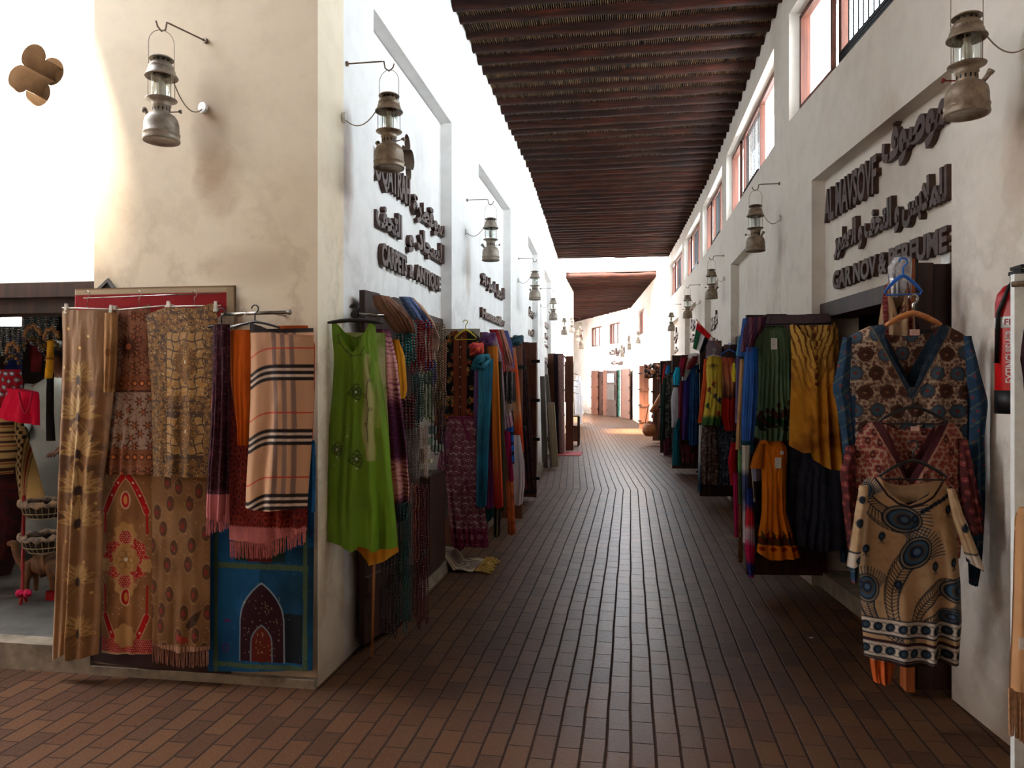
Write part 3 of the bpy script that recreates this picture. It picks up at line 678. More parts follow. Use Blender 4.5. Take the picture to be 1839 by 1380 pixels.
# ---------------------------------------------------------------- cloth: shape
def plane_at(x, y, yaw=0.0):
    """a vertical plane through (x,y); yaw 0 faces back along the alley (-y)"""
    return (Vector((x, y, 0)), Vector((math.cos(yaw), math.sin(yaw), 0)), Vector((math.sin(yaw), -math.cos(yaw), 0)))
def hit(pl, px, py):
    O, ex, en = pl; r = ray(px, py); t = (O - CAM).dot(en) / r.dot(en); p = CAM + r*t
    return (p - O).dot(ex), p.z
def fabric(name, rough=.88, bumpy=.25, sheen=.0, weave=900, spec=.25):
    b = NB(name); a = b.n('ShaderNodeAttribute', attribute_name='Col')
    tc = b.n('ShaderNodeUVMap').outputs[0]
    n = b.noise(tc, weave, 2, .7); n2 = b.noise(tc, 9, 4, .6)
    c = b.mix(b.mr(n, .3, .7, .10, 0), a.outputs['Color'], (.05, .04, .04))
    h = b.math('ADD', b.math('MULTIPLY', n, .12), b.math('MULTIPLY', n2, 1.0)); h = b.math('ADD', h, b.math('MULTIPLY', a.outputs['Alpha'], .35))
    b.bump(h, bumpy, .006)
    r = b.mr(a.outputs['Alpha'], 0, 1, rough, .28)
    return b.fin(c, r, b.math('MULTIPLY', a.outputs['Alpha'], .55), **{'Specular IOR Level': spec, 'Sheen Weight': sheen, 'Sheen Roughness': .5})
M['cloth'] = fabric('cloth'); M['silk'] = fabric('silk', .5, .3, .1, 1400, .4); M['wool'] = fabric('wool', .95, .45, .15, 500)
_rg = {}
def vn(x, y, s=1.0, seed=0):
    """value noise on arrays, 0..1"""
    if seed not in _rg: _rg[seed] = np.random.RandomState(seed+11).rand(64, 64)
    R = _rg[seed]; x = x*s + 100.37; y = y*s + 57.13
    i = np.floor(x).astype(int); j = np.floor(y).astype(int); fx = x-i; fy = y-j
    fx = fx*fx*(3-2*fx); fy = fy*fy*(3-2*fy)
    g = lambda a, b: R[a % 64, b % 64]
    return (g(i, j)*(1-fx)+g(i+1, j)*fx)*(1-fy) + (g(i, j+1)*(1-fx)+g(i+1, j+1)*fx)*fy
def fbm(x, y, s=1.0, seed=0): return (vn(x, y, s, seed)*.55 + vn(x, y, s*2.1, seed+1)*.3 + vn(x, y, s*4.3, seed+2)*.15)
class Paint:
    """a pattern on cloth: x across in metres from the middle, t down in metres, u,v normalised"""
    def __init__(s, x, t, u, v, w):
        s.x, s.t, s.u, s.v, s.w = x, t, u, v, w; s.c = np.zeros(x.shape+(3,)); s.a = np.zeros(x.shape); s.T = float(t.max())
    def fill(s, c): s.c[...] = c; return s
    def mix(s, m, c, shine=None):
        m = np.clip(m, 0, 1)
        s.c = s.c*(1-m[..., None]) + np.asarray(c, dtype=float)*m[..., None]
        if shine is not None: s.a = s.a*(1-m)+shine*m
        return s
    def mottle(s, c, sc=8, lo=.45, hi=.75, k=.6, seed=3): return s.mix(np.clip((fbm(s.x, s.t, sc, seed)-lo)/(hi-lo), 0, 1)*k, c)
    def step(s, d, e=.0015): return np.clip(.5-d/(2*e), 0, 1)
    def disc(s, x, t, r, c, e=.0015, shine=None): return s.mix(s.step(np.hypot(s.x-x, s.t-t)-r, e), c, shine)
    def ring(s, x, t, r, w, c, e=.0015, shine=None): return s.mix(s.step(abs(np.hypot(s.x-x, s.t-t)-r)-w/2, e), c, shine)
    def ell(s, x, t, a, b, ang, c, e=.0015, shine=None):
        ca, sa = math.cos(ang), math.sin(ang); p = (s.x-x)*ca+(s.t-t)*sa; q = -(s.x-x)*sa+(s.t-t)*ca
        return s.mix(s.step((np.hypot(p/a, q/b)-1)*min(a, b), e), c, shine)
    def leaf(s, x, t, L, W, ang, c, e=.0015, shine=None, vein=None):
        ca, sa = math.cos(ang), math.sin(ang); p = ((s.x-x)*ca+(s.t-t)*sa)/L; q = abs(-(s.x-x)*sa+(s.t-t)*ca)
        w = W*np.sin(PI*np.clip(p, 0, 1)**.75); m = s.step(q-w, e)*(p > 0)*(p < 1)
        s.mix(m, c, shine)
        if vein is not None: s.mix(s.step(q-.0012, .001)*(p > .05)*(p < .9), vein)
        return s
    def line(s, pts, w, c, e=.0012, shine=None):
        d = np.full(s.x.shape, 9.0)
        for (x0, t0), (x1, t1) in zip(pts[:-1], pts[1:]):
            dx, dt = x1-x0, t1-t0; k = np.clip(((s.x-x0)*dx+(s.t-t0)*dt)/(dx*dx+dt*dt+1e-12), 0, 1)
            d = np.minimum(d, np.hypot(s.x-x0-k*dx, s.t-t0-k*dt))
        return s.mix(s.step(d-w/2, e), c, shine)
    def band(s, t0, t1, c, e=.0015, shine=None): return s.mix(s.step(np.maximum(t0-s.t, s.t-t1), e), c, shine)
    def vband(s, x0, x1, c, e=.0015, shine=None): return s.mix(s.step(np.maximum(x0-s.x, s.x-x1), e), c, shine)
    def cells(s, cs, jitter=.35, seed=1):
        """staggered cell centres: (dist, id) of the nearest motif"""
        best = np.full(s.x.shape, 9.0); idm = np.zeros(s.x.shape); bx = np.zeros(s.x.shape); bt = np.zeros(s.x.shape)
        gx = np.floor(s.x/cs); gt = np.floor(s.t/cs)
        R = np.random.RandomState(seed).rand(40, 40, 3)
        for a in (-1, 0, 1):
            for b in (-1, 0, 1):
                i = gx+a; j = gt+b; ii = i.astype(int) % 40; jj = j.astype(int) % 40
                cx = (i+.5+(R[ii, jj, 0]-.5)*jitter+.5*(j.astype(int) % 2)-.25)*cs; ct = (j+.5+(R[ii, jj, 1]-.5)*jitter)*cs
                d = np.hypot(s.x-cx, s.t-ct); m = d < best
                best = np.where(m, d, best); idm = np.where(m, R[ii, jj, 2], idm); bx = np.where(m, s.x-cx, bx); bt = np.where(m, s.t-ct, bt)
        return best, idm, bx, bt
    def sparkle(s, n, c=(1, .95, .85), r=.0022, seed=2, box=None):
        rs = np.random.RandomState(seed); x0, x1, t0, t1 = box or (s.x.min(), s.x.max(), s.t.min(), s.t.max())
        for _ in range(n): s.disc(rs.uniform(x0, x1), rs.uniform(t0, t1), r, c, .0012, 1.0)
        return s
def gridmesh(name, grids, cols, alphas, uvs, mat, parent=None, loc=(0, 0, 0), closed_sides=True):
    """grids: list of (nv,nu,3) arrays; the first two are stitched at the sides"""
    V = []; Fs = []; base = 0; CC = []; UV = []
    for g, c, a, uv in zip(grids, cols, alphas, uvs):
        nv, nu = g.shape[:2]; V.append(g.reshape(-1, 3)); CC.append(np.concatenate([s2l(np.clip(c, 0, 1)).reshape(-1, 3), a.reshape(-1, 1)], 1)); UV.append(uv.reshape(-1, 2))
        idx = base+np.arange(nv*nu).reshape(nv, nu)
        Fs.append(np.stack([idx[:-1, :-1], idx[1:, :-1], idx[1:, 1:], idx[:-1, 1:]], -1).reshape(-1, 4)); base += nv*nu
    if closed_sides and len(grids) > 1:
        nv, nu = grids[0].shape[:2]; A = np.arange(nv*nu).reshape(nv, nu); nv2, nu2 = grids[1].shape[:2]
        B = nv*nu+np.arange(nv2*nu2).reshape(nv2, nu2)
        if nv == nv2:
            Fs.append(np.stack([A[:-1, 0], B[:-1, 0], B[1:, 0], A[1:, 0]], -1)); Fs.append(np.stack([A[:-1, -1], A[1:, -1], B[1:, -1], B[:-1, -1]], -1))
    V = np.concatenate(V); Fs = np.concatenate(Fs); CC = np.concatenate(CC); UV = np.concatenate(UV)
    me = bpy.data.meshes.new(name); me.vertices.add(len(V)); me.vertices.foreach_set('co', V.ravel().astype(np.float32))
    me.loops.add(len(Fs)*4); me.polygons.add(len(Fs)); me.loops.foreach_set('vertex_index', Fs.ravel().astype(np.int32))
    me.polygons.foreach_set('loop_start', (np.arange(len(Fs))*4).astype(np.int32))
    me.update(calc_edges=True); me.polygons.foreach_set('use_smooth', [True]*len(Fs))
    at = me.color_attributes.new('Col', 'FLOAT_COLOR', 'POINT'); at.data.foreach_set('color', CC.ravel().astype(np.float32))
    ul = me.uv_layers.new(name='UVMap'); ul.data.foreach_set('uv', UV[Fs.ravel()].ravel().astype(np.float32))
    me.validate(); me.materials.append(mat)
    o = bpy.data.objects.new(name, me); C.objects.link(o); o.location = loc
    if parent: o.parent = parent
    return o
SHADE_MUL = 1.0   # cloth colours multiplied down to carry the shade of each stall
def cloth(name, pl, rows, paint, label=None, cat=None, grp=None, parent=None, folds=(.012, 4, 1), bulge=.03, top=None, back=None, hem=None,
          cell=.006, mat='cloth', thick=.012, gather=1.0, lift=0.0, origin=None):
    """cloth hanging in plane pl. rows: (row px, left px, right px). top/back/hem: [(u, drop in m)] for the front top edge,
    the rear top edge and the hem. folds: (depth, count, seed)"""
    rows = sorted(rows); Z = []; SL = []; SR = []
    for py, a, b in rows:
        sa, za = hit(pl, a, py); sb, zb = hit(pl, b, py); Z.append((za+zb)/2); SL.append(sa); SR.append(sb)
    Z = np.array(Z); SL = np.array(SL); SR = np.array(SR); zt, zb = Z[0], Z[-1]
    wid = float((SR-SL).max()); h = zt-zb
    nu = int(np.clip(wid/cell, 10, 240)); nv = int(np.clip(h/cell, 12, 330))
    u = np.linspace(0, 1, nu+1)[None, :]; v = np.linspace(0, 1, nv+1)[:, None]
    def edge(e): return np.interp(u, [q[0] for q in e], [q[1] for q in e]) if e else np.zeros_like(u)
    # smooth silhouettes
    def sil(z, A): return np.interp(-z, -Z, A)
    amp, cnt, seed = folds; xc = (SL.mean()+SR.mean())/2
    def sheet(e, sign):
        ztu = zt-edge(e); zbu = zb+0*u-edge(hem) if hem else zb+0*u
        z = ztu*(1-v)+zbu*v
        k = max(1, nv//14); zz = np.linspace(zt+.02, zb-.02, 200); ker = np.ones(9)/9
        L = np.convolve(np.pad(sil(zz, SL), 4, 'edge'), ker, 'valid'); R = np.convolve(np.pad(sil(zz, SR), 4, 'edge'), ker, 'valid')
        Lz = np.interp(-z, -zz, L); Rz = np.interp(-z, -zz, R)
        x = Lz+(Rz-Lz)*u
        ramp = (.25+.75*np.clip((zt-z)/max(h, 1e-3), 0, 1)**.7)*amp
        ph = seed*1.7; wob = .35*(vn(u*2+0*v, v*2.2+0*u, 1, seed)-.5)
        rs = np.random.RandomState(seed*7+3); f = 0*u+0*v
        for q in range(7):   # folds of unequal width, depth and start height
            fr = cnt*rs.uniform(.45, 2.1); c0 = rs.uniform(0, 1); wd = rs.uniform(.10, .30); drift = rs.uniform(-.10, .10); v0 = rs.uniform(-.3, .45)
            env = np.exp(-((u-c0-drift*v)/wd)**2)*np.clip((v-v0)/.5, 0, 1)
            f = f+env*np.sin(2*PI*fr*(u-c0+wob*.3-drift*v))*rs.uniform(.6, 1.25)
        f = f*.95+.35*np.sin(2*PI*cnt*(u+wob*.4)+ph)
        f = f*ramp+(fbm(u*cnt*1.5+0*v, v*7+0*u, 1, seed+5)-.5)*amp*1.1+(fbm(u*14+v*5, v*12-u*4, 1, seed+9)-.5)*amp*.28
        prof = np.clip(1-abs(2*u-1)**3, 0, 1)
        dep = (bulge*prof+thick*.5*prof)*(.6+.4*v) if sign > 0 else -(bulge*.35+thick*.5)*prof+0*v
        dep = dep+f*(.45+.55*prof)*(1 if sign > 0 else .8)+lift
        O, ex, en = pl
        g = np.array(O)[None, None, :]+x[..., None]*np.array(ex)+dep[..., None]*np.array(en); g[..., 2] = z+0*x
        t = zt-z+0*x; xr_ = x-xc
        P = Paint(xr_, t, u+0*v, v+0*u, wid); paint(P)
        c = P.c*SHADE_MUL; a = P.a
        uv = np.stack([xr_, t], -1)
        return g, c, a, uv
    G = [sheet(top, 1), sheet(back, -1)]
    mid = origin or Vector(pl[0])+Vector(pl[1])*float(xc)
    org = Vector((mid.x, mid.y, zt))
    if parent: org = Vector(parent['_w'])
    gs = [g[0]-np.array(org) for g in G]
    o = gridmesh(name, gs, [g[1] for g in G], [g[2] for g in G], [g[3] for g in G], M[mat], parent, (0, 0, 0) if parent else org)
    if label: tag(o, label, cat, grp)
    return o
def group_at(name, pl, px, py, label, cat, grp=None):
    s, z = hit(pl, px, py); w = Vector(pl[0])+Vector(pl[1])*s; w.z = z
    e = empty(name, w, label, cat, grp); e['_w'] = tuple(w); return e
def fringe(pl, rows_px, parent, n, color, name='fringe', w=.0022, lift=0.0, knots=True, mat='cloth'):
    """strands along a hem: rows_px = [(px, py_top, py_bottom), ...] left to right"""
    rs = random.Random(n); bm = bmesh.new(); W = Vector(parent['_w']) if '_w' in parent else parent.location
    O, ex, en = pl; xs = [q[0] for q in rows_px]
    for i in range(n):
        px = xs[0]+(xs[-1]-xs[0])*(i+rs.random()*.5)/n
        a = np.interp(px, xs, [q[1] for q in rows_px]); b = np.interp(px, xs, [q[2] for q in rows_px])+rs.uniform(-3, 2)
        s0, z0 = hit(pl, px, a); s1, z1 = hit(pl, px+rs.uniform(-1.5, 1.5), b); q0 = O+ex*s0+en*(lift); q0.z = z0; q1 = O+ex*s1+en*(lift+rs.uniform(-.006, .006)); q1.z = z1
        qm = q0.lerp(q1, .5)+ex*rs.uniform(-.002, .002)
        tube(bm, [q0-W, qm-W, q1-W], [w*.7, w, w*.8], 4)
    o = bmobj(name, bm, None, parent)
    if isinstance(color, tuple):
        key = 'yarn_%d_%d_%d' % tuple(int(q*99) for q in color)
        if key not in M: M[key] = simple(key, color, tuple(q*.75 for q in color), 60, .9)
        color = M[key]
    o.data.materials.append(color)
    o['kind'] = 'stuff'
    return o
def tube_obj(name, pts, r, mat, label=None, cat=None, grp=None, parent=None, n=8, smooth=True):
    p0 = Vector(parent['_w']) if parent is not None and '_w' in parent else (parent.location.copy() if parent is not None else Vector(pts[0]))
    bm = bmesh.new(); tube(bm, [Vector(p)-p0 for p in pts], r, n); o = bmobj(name, bm, M[mat] if isinstance(mat, str) else mat, parent, None if parent else p0, smooth)
    if label: tag(o, label, cat, grp)
    return o
def P3(pl, px, py, off=0.0):
    s, z = hit(pl, px, py); p = Vector(pl[0])+Vector(pl[1])*s+Vector(pl[2])*off; p.z = z; return p
M['plastic_blue'] = simple('blue_plastic', (.12, .42, .80), (.08, .32, .68), 20, .35)
M['plastic_yellow'] = simple('yellow_plastic', (.88, .80, .12), None, 20, .35)
M['plastic_black'] = simple('black_plastic', (.10, .07, .07), (.06, .045, .045), 20, .4)
M['hangerwood'] = simple('hanger_wood', (.80, .52, .28), (.62, .36, .17), 12, .45, scl=(3, 3, 20))
M['chrome'] = simple('chrome', (.72, .70, .66), (.5, .48, .45), 20, .25, .9)
M['plastic_white'] = simple('white_rod', (.90, .86, .80), None, 20, .4)
def hanger(pl, px, py, halfpx, droppx, mat, label, grp='clothes hangers', r=.004, bar=True, off=0.0, flip=False):
    """hook at (px,py), shoulders halfpx wide and droppx below"""
    c = P3(pl, px, py, off); e = empty('clothes_hanger', c, label, 'hanger', grp)
    s, z = hit(pl, px, py); sc = (hit(pl, px+10, py)[0]-s)/10; ex = Vector(pl[1]); k = -1 if flip else 1; W = halfpx*sc; D = droppx*sc
    Z_ = Vector((0, 0, 1)); hk = [ex*(k*.018*math.sin(t))+Z_*(.018*math.cos(t)+.02) for t in [(-.5+1.25*i/8)*PI for i in range(9)]]
    bm = bmesh.new(); tube(bm, hk+[ex*0+Z_*-.006, Z_*-.045], r*.8, 6); bmobj('hook', bm, M[mat] if mat.startswith('plastic') else M['chrome'], e, smooth=True)
    bm = bmesh.new(); pts = [ex*(W*q)+Z_*(-.045-(D-.045)*abs(q)**1.4) for q in [-1, -.8, -.5, -.2, 0, .2, .5, .8, 1]]
    tube(bm, pts, [r*.9, r*1.3, r*1.5, r*1.5, r*1.7, r*1.5, r*1.5, r*1.3, r*.9], 8); bmobj('shoulder_bar', bm, M[mat], e, smooth=True)
    if bar:
        bm = bmesh.new(); tube(bm, [ex*(-W*.95)-Z_*D*.98, ex*(-W*.9)-Z_*(D+.012), ex*(W*.9)-Z_*(D+.012), ex*(W*.95)-Z_*D*.98], r*.8, 6); bmobj('trouser_bar', bm, M[mat], e, smooth=True)
    return e
def paper(pl, x0, y0, x1, y1, off, name, color=(.93, .92, .88), label=None, cat='tag', grp=None, parent=None, lines=4, seed=1):
    """a small card with a faint printed ruling"""
    A = P3(pl, x0, y0, off); Bp = P3(pl, x1, y0, off); D = P3(pl, x0, y1, off); o0 = Vector(parent['_w']) if parent is not None else A
    g = np.zeros((24, 16, 3)); uu = np.linspace(0, 1, 16)[None, :, None]; vv = np.linspace(0, 1, 24)[:, None, None]
    g = np.array(A)+(np.array(Bp)-np.array(A))*uu+(np.array(D)-np.array(A))*vv-np.array(o0)
    c = np.ones((24, 16, 3))*np.array(color)
    rs = np.random.RandomState(seed)
    for k in range(lines):
        r = int(3+k*18/max(lines, 1)); c[r, 3:3+rs.randint(5, 11)] *= .72
    en = np.array(pl[2])*.0012
    uv = np.stack([np.broadcast_to(uu[..., 0], (24, 16)), np.broadcast_to(vv[..., 0], (24, 16))], -1)
    a = np.zeros((24, 16)); o = gridmesh(name, [g+en, g-en], [c, c], [a, a], [uv, uv], M['cloth'], parent, (0, 0, 0) if parent is not None else o0)
    if label and parent is None: tag(o, label, cat, grp)
    return o
_bead = {}
def bead_mesh(r, mat, key):
    if key not in _bead:
        bm = bmesh.new(); bmesh.ops.create_icosphere(bm, subdivisions=1, radius=r); me = bpy.data.meshes.new('bead'); bm.to_mesh(me); bm.free()
        co = np.array([v.co[:] for v in me.vertices]); fa = np.array([p.vertices[:] for p in me.polygons]); _bead[key] = (co, fa)
    return _bead[key]
def beadcol(name, c, rough=.25, metal=0.0): 
    if name not in M: M[name] = simple(name, c, tuple(q*.55 for q in c), 120, rough, metal, .1)
    return name
def necklace(pl, px, pyt, pyb, wpx, r, mat, label, grp, off=0.0, seed=0, name='bead_necklace', cat='necklace', elong=1.0):
    """a bead string hung over a peg: a long narrow loop"""
    A = P3(pl, px, pyt, off); B = P3(pl, px, pyb, off); ex = Vector(pl[1]); en = Vector(pl[2]); rs = random.Random(seed)
    sc = abs(P3(pl, px+10, pyt, off)[0]-A[0])/10; w = wpx*sc/2; h = A.z-B.z; L = []
    n = max(8, int((2*h+2*w)/(2.02*r*elong))); 
    for i in range(n):
        t = i/n; q = t*2
        if q < 1: z = -h*q; s = -1
        else: z = -h*(2-q); s = 1
        zz = -z/h; x = s*w*min(1, (zz/.06)**.5, ((1-zz)/.05)**.5+.05)+ .002*math.sin(z*40+seed)
        L.append(ex*x+en*(.004*math.sin(z*25+seed*2)+rs.uniform(-.001, .001))+Vector((0, 0, z)))
    co, fa = bead_mesh(1.0, None, 'b'); n = len(L); P = np.array([q[:] for q in L]); sz = np.array([r*rs.uniform(.85, 1.1) for _ in L])
    cc = co*np.array([1, 1, elong]); V = (P[:, None, :]+cc[None]*sz[:, None, None]).reshape(-1, 3); Fa = (fa[None]+(np.arange(n)*len(co))[:, None, None]).reshape(-1, 3)
    me = bpy.data.meshes.new(name); me.from_pydata(V.tolist(), [], Fa.tolist()); me.polygons.foreach_set('use_smooth', [True]*len(Fa)); me.materials.append(M[mat])
    o = bpy.data.objects.new(name, me); C.objects.link(o); o.location = A; tag(o, label, cat, grp); return o
SHADE_MUL = .86
# ---------------------------------------------------------------- front wall: embroidered cloths
FY = lambda y: plane_at(-2.2, y)
GF = 'embroidered cloths on the front wall'
def p_rug(P):
    P.fill((.30, .15, .10)).mottle((.18, .09, .07), 14)
    P.band(0, .035, (.82, .72, .58)); P.band(.035, .19, (.66, .05, .06)); 
    d = P.t-(.15+.07*(1-(P.x/.42)**2)); P.mix(P.step(-d)*(P.t < .3), (.80, .70, .58)); 
    P.mix(P.step(-d)*(P.t < .3)*((P.x*60 % 1 < .12)|(P.t*60 % 1 < .12)), (.66, .52, .42))
    P.vband(P.x.max()-.05, 9, (.74, .64, .50)); P.vband(P.x.max()-.012, 9, (.45, .30, .18)); P.vband(-9, P.x.min()+.03, (.70, .52, .40))
    P.band(-1, .006, (.50, .34, .2))
    P.mix((P.t > .35)*(P.x > -9)*1.0, (.24, .11, .08))
rug = cloth('wall_carpet', FY(3.612), [(516, 135, 424), (700, 132, 422), (1180, 125, 416), (1213, 125, 415)], p_rug, 'large dark carpet with red top band hung flat on the front wall', 'carpet', folds=(.004, 3, 2), bulge=.006, hem=[(0, -.07), (1, 0)], cell=.006, mat='wool')
tube_obj('hanging_wire', [P3(FY(3.585), 150, 536), P3(FY(3.585), 272, 531), P3(FY(3.585), 396, 527)], .0025, 'chrome', 'thin wire across the red band on which the clip hangers hang', 'wire')
# leaning picture frame above the carpet
pf = group_at('picture_frame', FY(3.622), 191, 515, 'dark grey tilted picture frame sticking up above the wall carpet', 'picture frame')
bm = bmesh.new(); A = [P3(FY(3.624), *q)-Vector(pf['_w']) for q in [(160, 535), (196, 500), (222, 536), (186, 571)]]; c0 = sum(A, Vector())/4
for i in range(4):
    a, b = A[i], A[(i+1) % 4]; ai = a.lerp(c0, .22); bi = b.lerp(c0, .22); n = Vector((0, -.012, 0))
    hexa(bm, [a, b, bi, ai, a+n, b+n, bi+n, ai+n])
bmobj('border', bm, simple('frame_grey', (.45, .43, .42), (.25, .24, .24), 30, .5), pf)
bm = bmesh.new(); bm.faces.new([bm.verts.new(q.lerp(c0, .22)+Vector((0, -.003, 0))) for q in A]); bmobj('backing', bm, M['iron'], pf)
def clip_hanger(px, py, x0, y0, x1, y1, label, Y=3.555):
    pl = FY(Y); e = group_at('clip_hanger', pl, px, py, label, 'hanger', 'white clip hangers on the front wall'); o = Vector(e['_w'])
    a, b = P3(pl, x0, y0)-o, P3(pl, x1, y1)-o; m = a.lerp(b, (px-x0)/(x1-x0))
    bm = bmesh.new(); tube(bm, [m, m.lerp(Vector(), .75), Vector((.012, 0, -.004)), Vector((.014, 0, .012)), Vector((0, 0, .022)), Vector((-.012, 0, .014))], .0016, 6); bmobj('hook', bm, M['chrome'], e, smooth=True)
    bm = bmesh.new(); tube(bm, [a, m, b], .0035, 8); bmobj('rod', bm, M['plastic_white'], e, smooth=True)
    for q in (.08, .92):
        c = a.lerp(b, q); bm = bmesh.new(); hexa(bm, [c+Vector(v) for v in [(-.009,-.012,-.03),(.009,-.012,-.03),(.009,.008,-.03),(-.009,.008,-.03),(-.006,-.008,.022),(.006,-.008,.022),(.006,.004,.022),(-.006,.004,.022)]])
        bmobj('clip', bm, M['plastic_white'], e)
clip_hanger(157, 530, 112, 553, 208, 556, 'white clip hanger holding the gold leaf cloth', 3.50)
clip_hanger(250, 530, 198, 558, 312, 548, 'white clip hanger holding the rose lace cloth', 3.515)
clip_hanger(349, 530, 296, 551, 396, 549, 'white clip hanger holding the gold sequin grid cloth', 3.50)
GOLD = (.80, .62, .36); DGOLD = (.58, .40, .20)
def p_leaf(P):
    P.fill((.66, .47, .29)); P.mottle((.54, .36, .21), 10, .4, .8, .5)
    P.mix(np.clip((fbm(P.x, P.t, 30, 9)-.5)*3, 0, 1)*.25, (.50, .33, .2))
    P.band(.40, 1.12, (.60, .41, .24)); P.mix((abs(P.t-.76) < .34)*np.clip((fbm(P.x, P.t, 12, 4)-.45)*5, 0, 1)*.7, (.38, .24, .14))
    T = P.T
    for tc in (.34, .53, .72, .91, 1.08, 1.38, T-.18):
        sc = .8 if (tc > 1.2 or tc < .4) else 1.12
        for sx in (-1, 1):
            for k, an in enumerate((1.55, 1.15, .78, .42)): P.leaf(-.008+sx*.012, tc+.02-.012*k, .105*sc*(1-.05*k), .017*sc, -PI/2+sx*an, (.84, .66, .41) if k % 2 else GOLD, vein=(.40, .24, .12))
            P.leaf(-.008+sx*.010, tc+.045, .085*sc, .014, PI/2-sx*.55, (.70, .52, .30), vein=(.40, .24, .12))
        P.leaf(-.008, tc+.02, .115*sc, .017, -PI/2, (.86, .70, .45), vein=(.45, .28, .14)); P.ell(-.008, tc+.03, .014, .030, 0, (.26, .14, .09)); P.disc(-.008, tc+.055, .007, (.9, .7, .4), shine=1)
    for (x, t) in [(-.075, .10), (.045, .14), (.0, .20), (-.10, .30), (-.06, .62), (.08, 1.0), (-.08, 1.2), (.03, 1.30), (-.05, 1.5), (.06, 1.46)]:
        P.disc(x, t, .013, (.62, .40, .20)); P.disc(x, t, .008, (.95, .78, .5), shine=1)
    P.vband(-9, P.x.min()+.012, (.66, .50, .38)); P.sparkle(60, (.9, .7, .4), .002, 5)
cloth('embroidered_cloth', FY(3.50), [(556, 112, 208), (640, 111, 209), (700, 110, 206), (760, 107, 200), (860, 103, 188), (1000, 101, 184), (1100, 98, 182), (1172, 95, 178)], p_leaf,
      'sandy gold cloth with large appliqued leaves, leftmost on the front wall', 'cloth', GF, folds=(.016, 3, 4), bulge=.03, top=[(0, .01), (.12, 0), (.8, .012), (.95, 0), (1, .03)], hem=[(0, .05), (.35, 0), (.5, .03), (1, 0)], cell=.0038, mat='silk')
cloth('embroidered_flap', FY(3.47), [(562, 188, 212), (640, 186, 211), (705, 188, 206)], lambda P: P.fill((.72, .52, .33)).mottle((.58, .40, .25), 10).band(P.T-.02, 9, (.82, .64, .4)).disc(0, P.T*.5, .02, (.6, .4, .2)),
      'narrow folded end of gold cloth hanging over the leaf cloth edge', 'cloth', folds=(.008, 2, 3), bulge=.015, cell=.005)
def p_lace(P):
    P.fill((.66, .43, .31)).mottle((.50, .28, .20), 9)
    P.mix((P.t > .42)*(P.t < .72)*1.0, (.72, .60, .52)); 
    d, i, bx, bt = P.cells(.062, .5, 4); an = np.arctan2(bt, bx)
    P.mix(P.step(d-(.018+.009*np.cos(6*an)))*.9, (.42, .22, .14)); P.mix(P.step(d-.007), (.80, .42, .26), .6)
    P.mix((abs(np.sin(P.x*70+4*np.sin(P.t*35))) < .13)*.8, (.44, .25, .17))
    P.disc(0, .19, .055, (.60, .36, .26)); 
    for k in range(16): P.leaf(0, .19, .075, .006, k*PI/8, (.38, .19, .12))
    P.disc(0, .19, .016, (.85, .45, .28), shine=.7)
    P.band(.34, .42, (.62, .36, .24)); P.band(.72, .80, (.60, .36, .24))
    for tt in (.38, .76):
        for k in range(-5, 6): P.disc(k*.038, tt, .016, (.42, .20, .12)); P.disc(k*.038, tt, .009, (.88, .50, .26), shine=.9)
    P.band(.415, .425, (.35, .18, .12)); P.sparkle(120, (.95, .65, .4), .002, 8)
cloth('embroidered_cloth', FY(3.535), [(557, 203, 270), (640, 203, 274), (700, 196, 276), (760, 185, 276), (852, 178, 276)], p_lace, 'rose brown lace cloth with round flowers between the gold cloths', 'cloth', GF, folds=(.008, 3, 6), bulge=.012, top=[(0, -.02), (.5, .0), (1, -.03)], cell=.0034)
def p_grid(P):
    P.fill((.32, .19, .08)); B = (.66, .46, .20)
    for t0, t1 in ((.10, .42), (.53, .72)):
        m = (P.t > t0)*(P.t < t1)*(P.x > -.075)*(P.x < .13); P.mix(m*1.0, (.74, .54, .27))
        gx = abs(((P.x+.006*np.sin(P.t*60))*24) % 1-.5); gt = abs(((P.t+.006*np.sin(P.x*70))*21) % 1-.5); P.mix(m*(np.minimum(.5-gx, .5-gt) < .075)*1.0, (.30, .17, .06))
    P.mix((P.x < -.075)*(P.t > .08)*.6, (.28, .17, .07))
    d, i, bx, bt = P.cells(.030, .6, 7); edge = ((P.x < -.082)|(P.x > .125)|(P.t < .10)|((P.t > .40)&(P.t < .50))|(P.t > .74))
    P.mix(edge*P.step(abs(d-.010)-.0022), B, .9); P.mix(edge*P.step(d-.0032)*(i > .4), (.95, .78, .50), 1.0)
    P.mix(edge*np.clip((fbm(P.x, P.t, 90, 3)-.5)*6, 0, 1)*.6, B, .7)
    for tc, s in ((.25, 1), (.60, 1.15)):
        m = P.step(abs(P.x-.03)*1.0/.075+abs(P.t-tc)/(.12*s)-1, .02)
        P.mix(m, (.46, .30, .11)); P.mix(m*P.step(abs(d-.009)-.0025), B, .9); P.ell(.03, tc, .014, .03, 0, B, shine=.8); P.ell(.03, tc, .008, .02, 0, (.4, .24, .1)); P.ell(.03, tc, .004, .012, 0, (1, .95, .8), shine=1)
    P.ell(.03, .80, .008, .03, 0, B, shine=1)
    for s0 in (-1, 1):
        for tt in (.38, .88):
            for k in range(7): P.leaf(.03+s0*.085, tt, .045, .004, -PI/2+(k-3)*.35, B, shine=.9)
    P.sparkle(420, (1, .9, .62), .0021, 3)
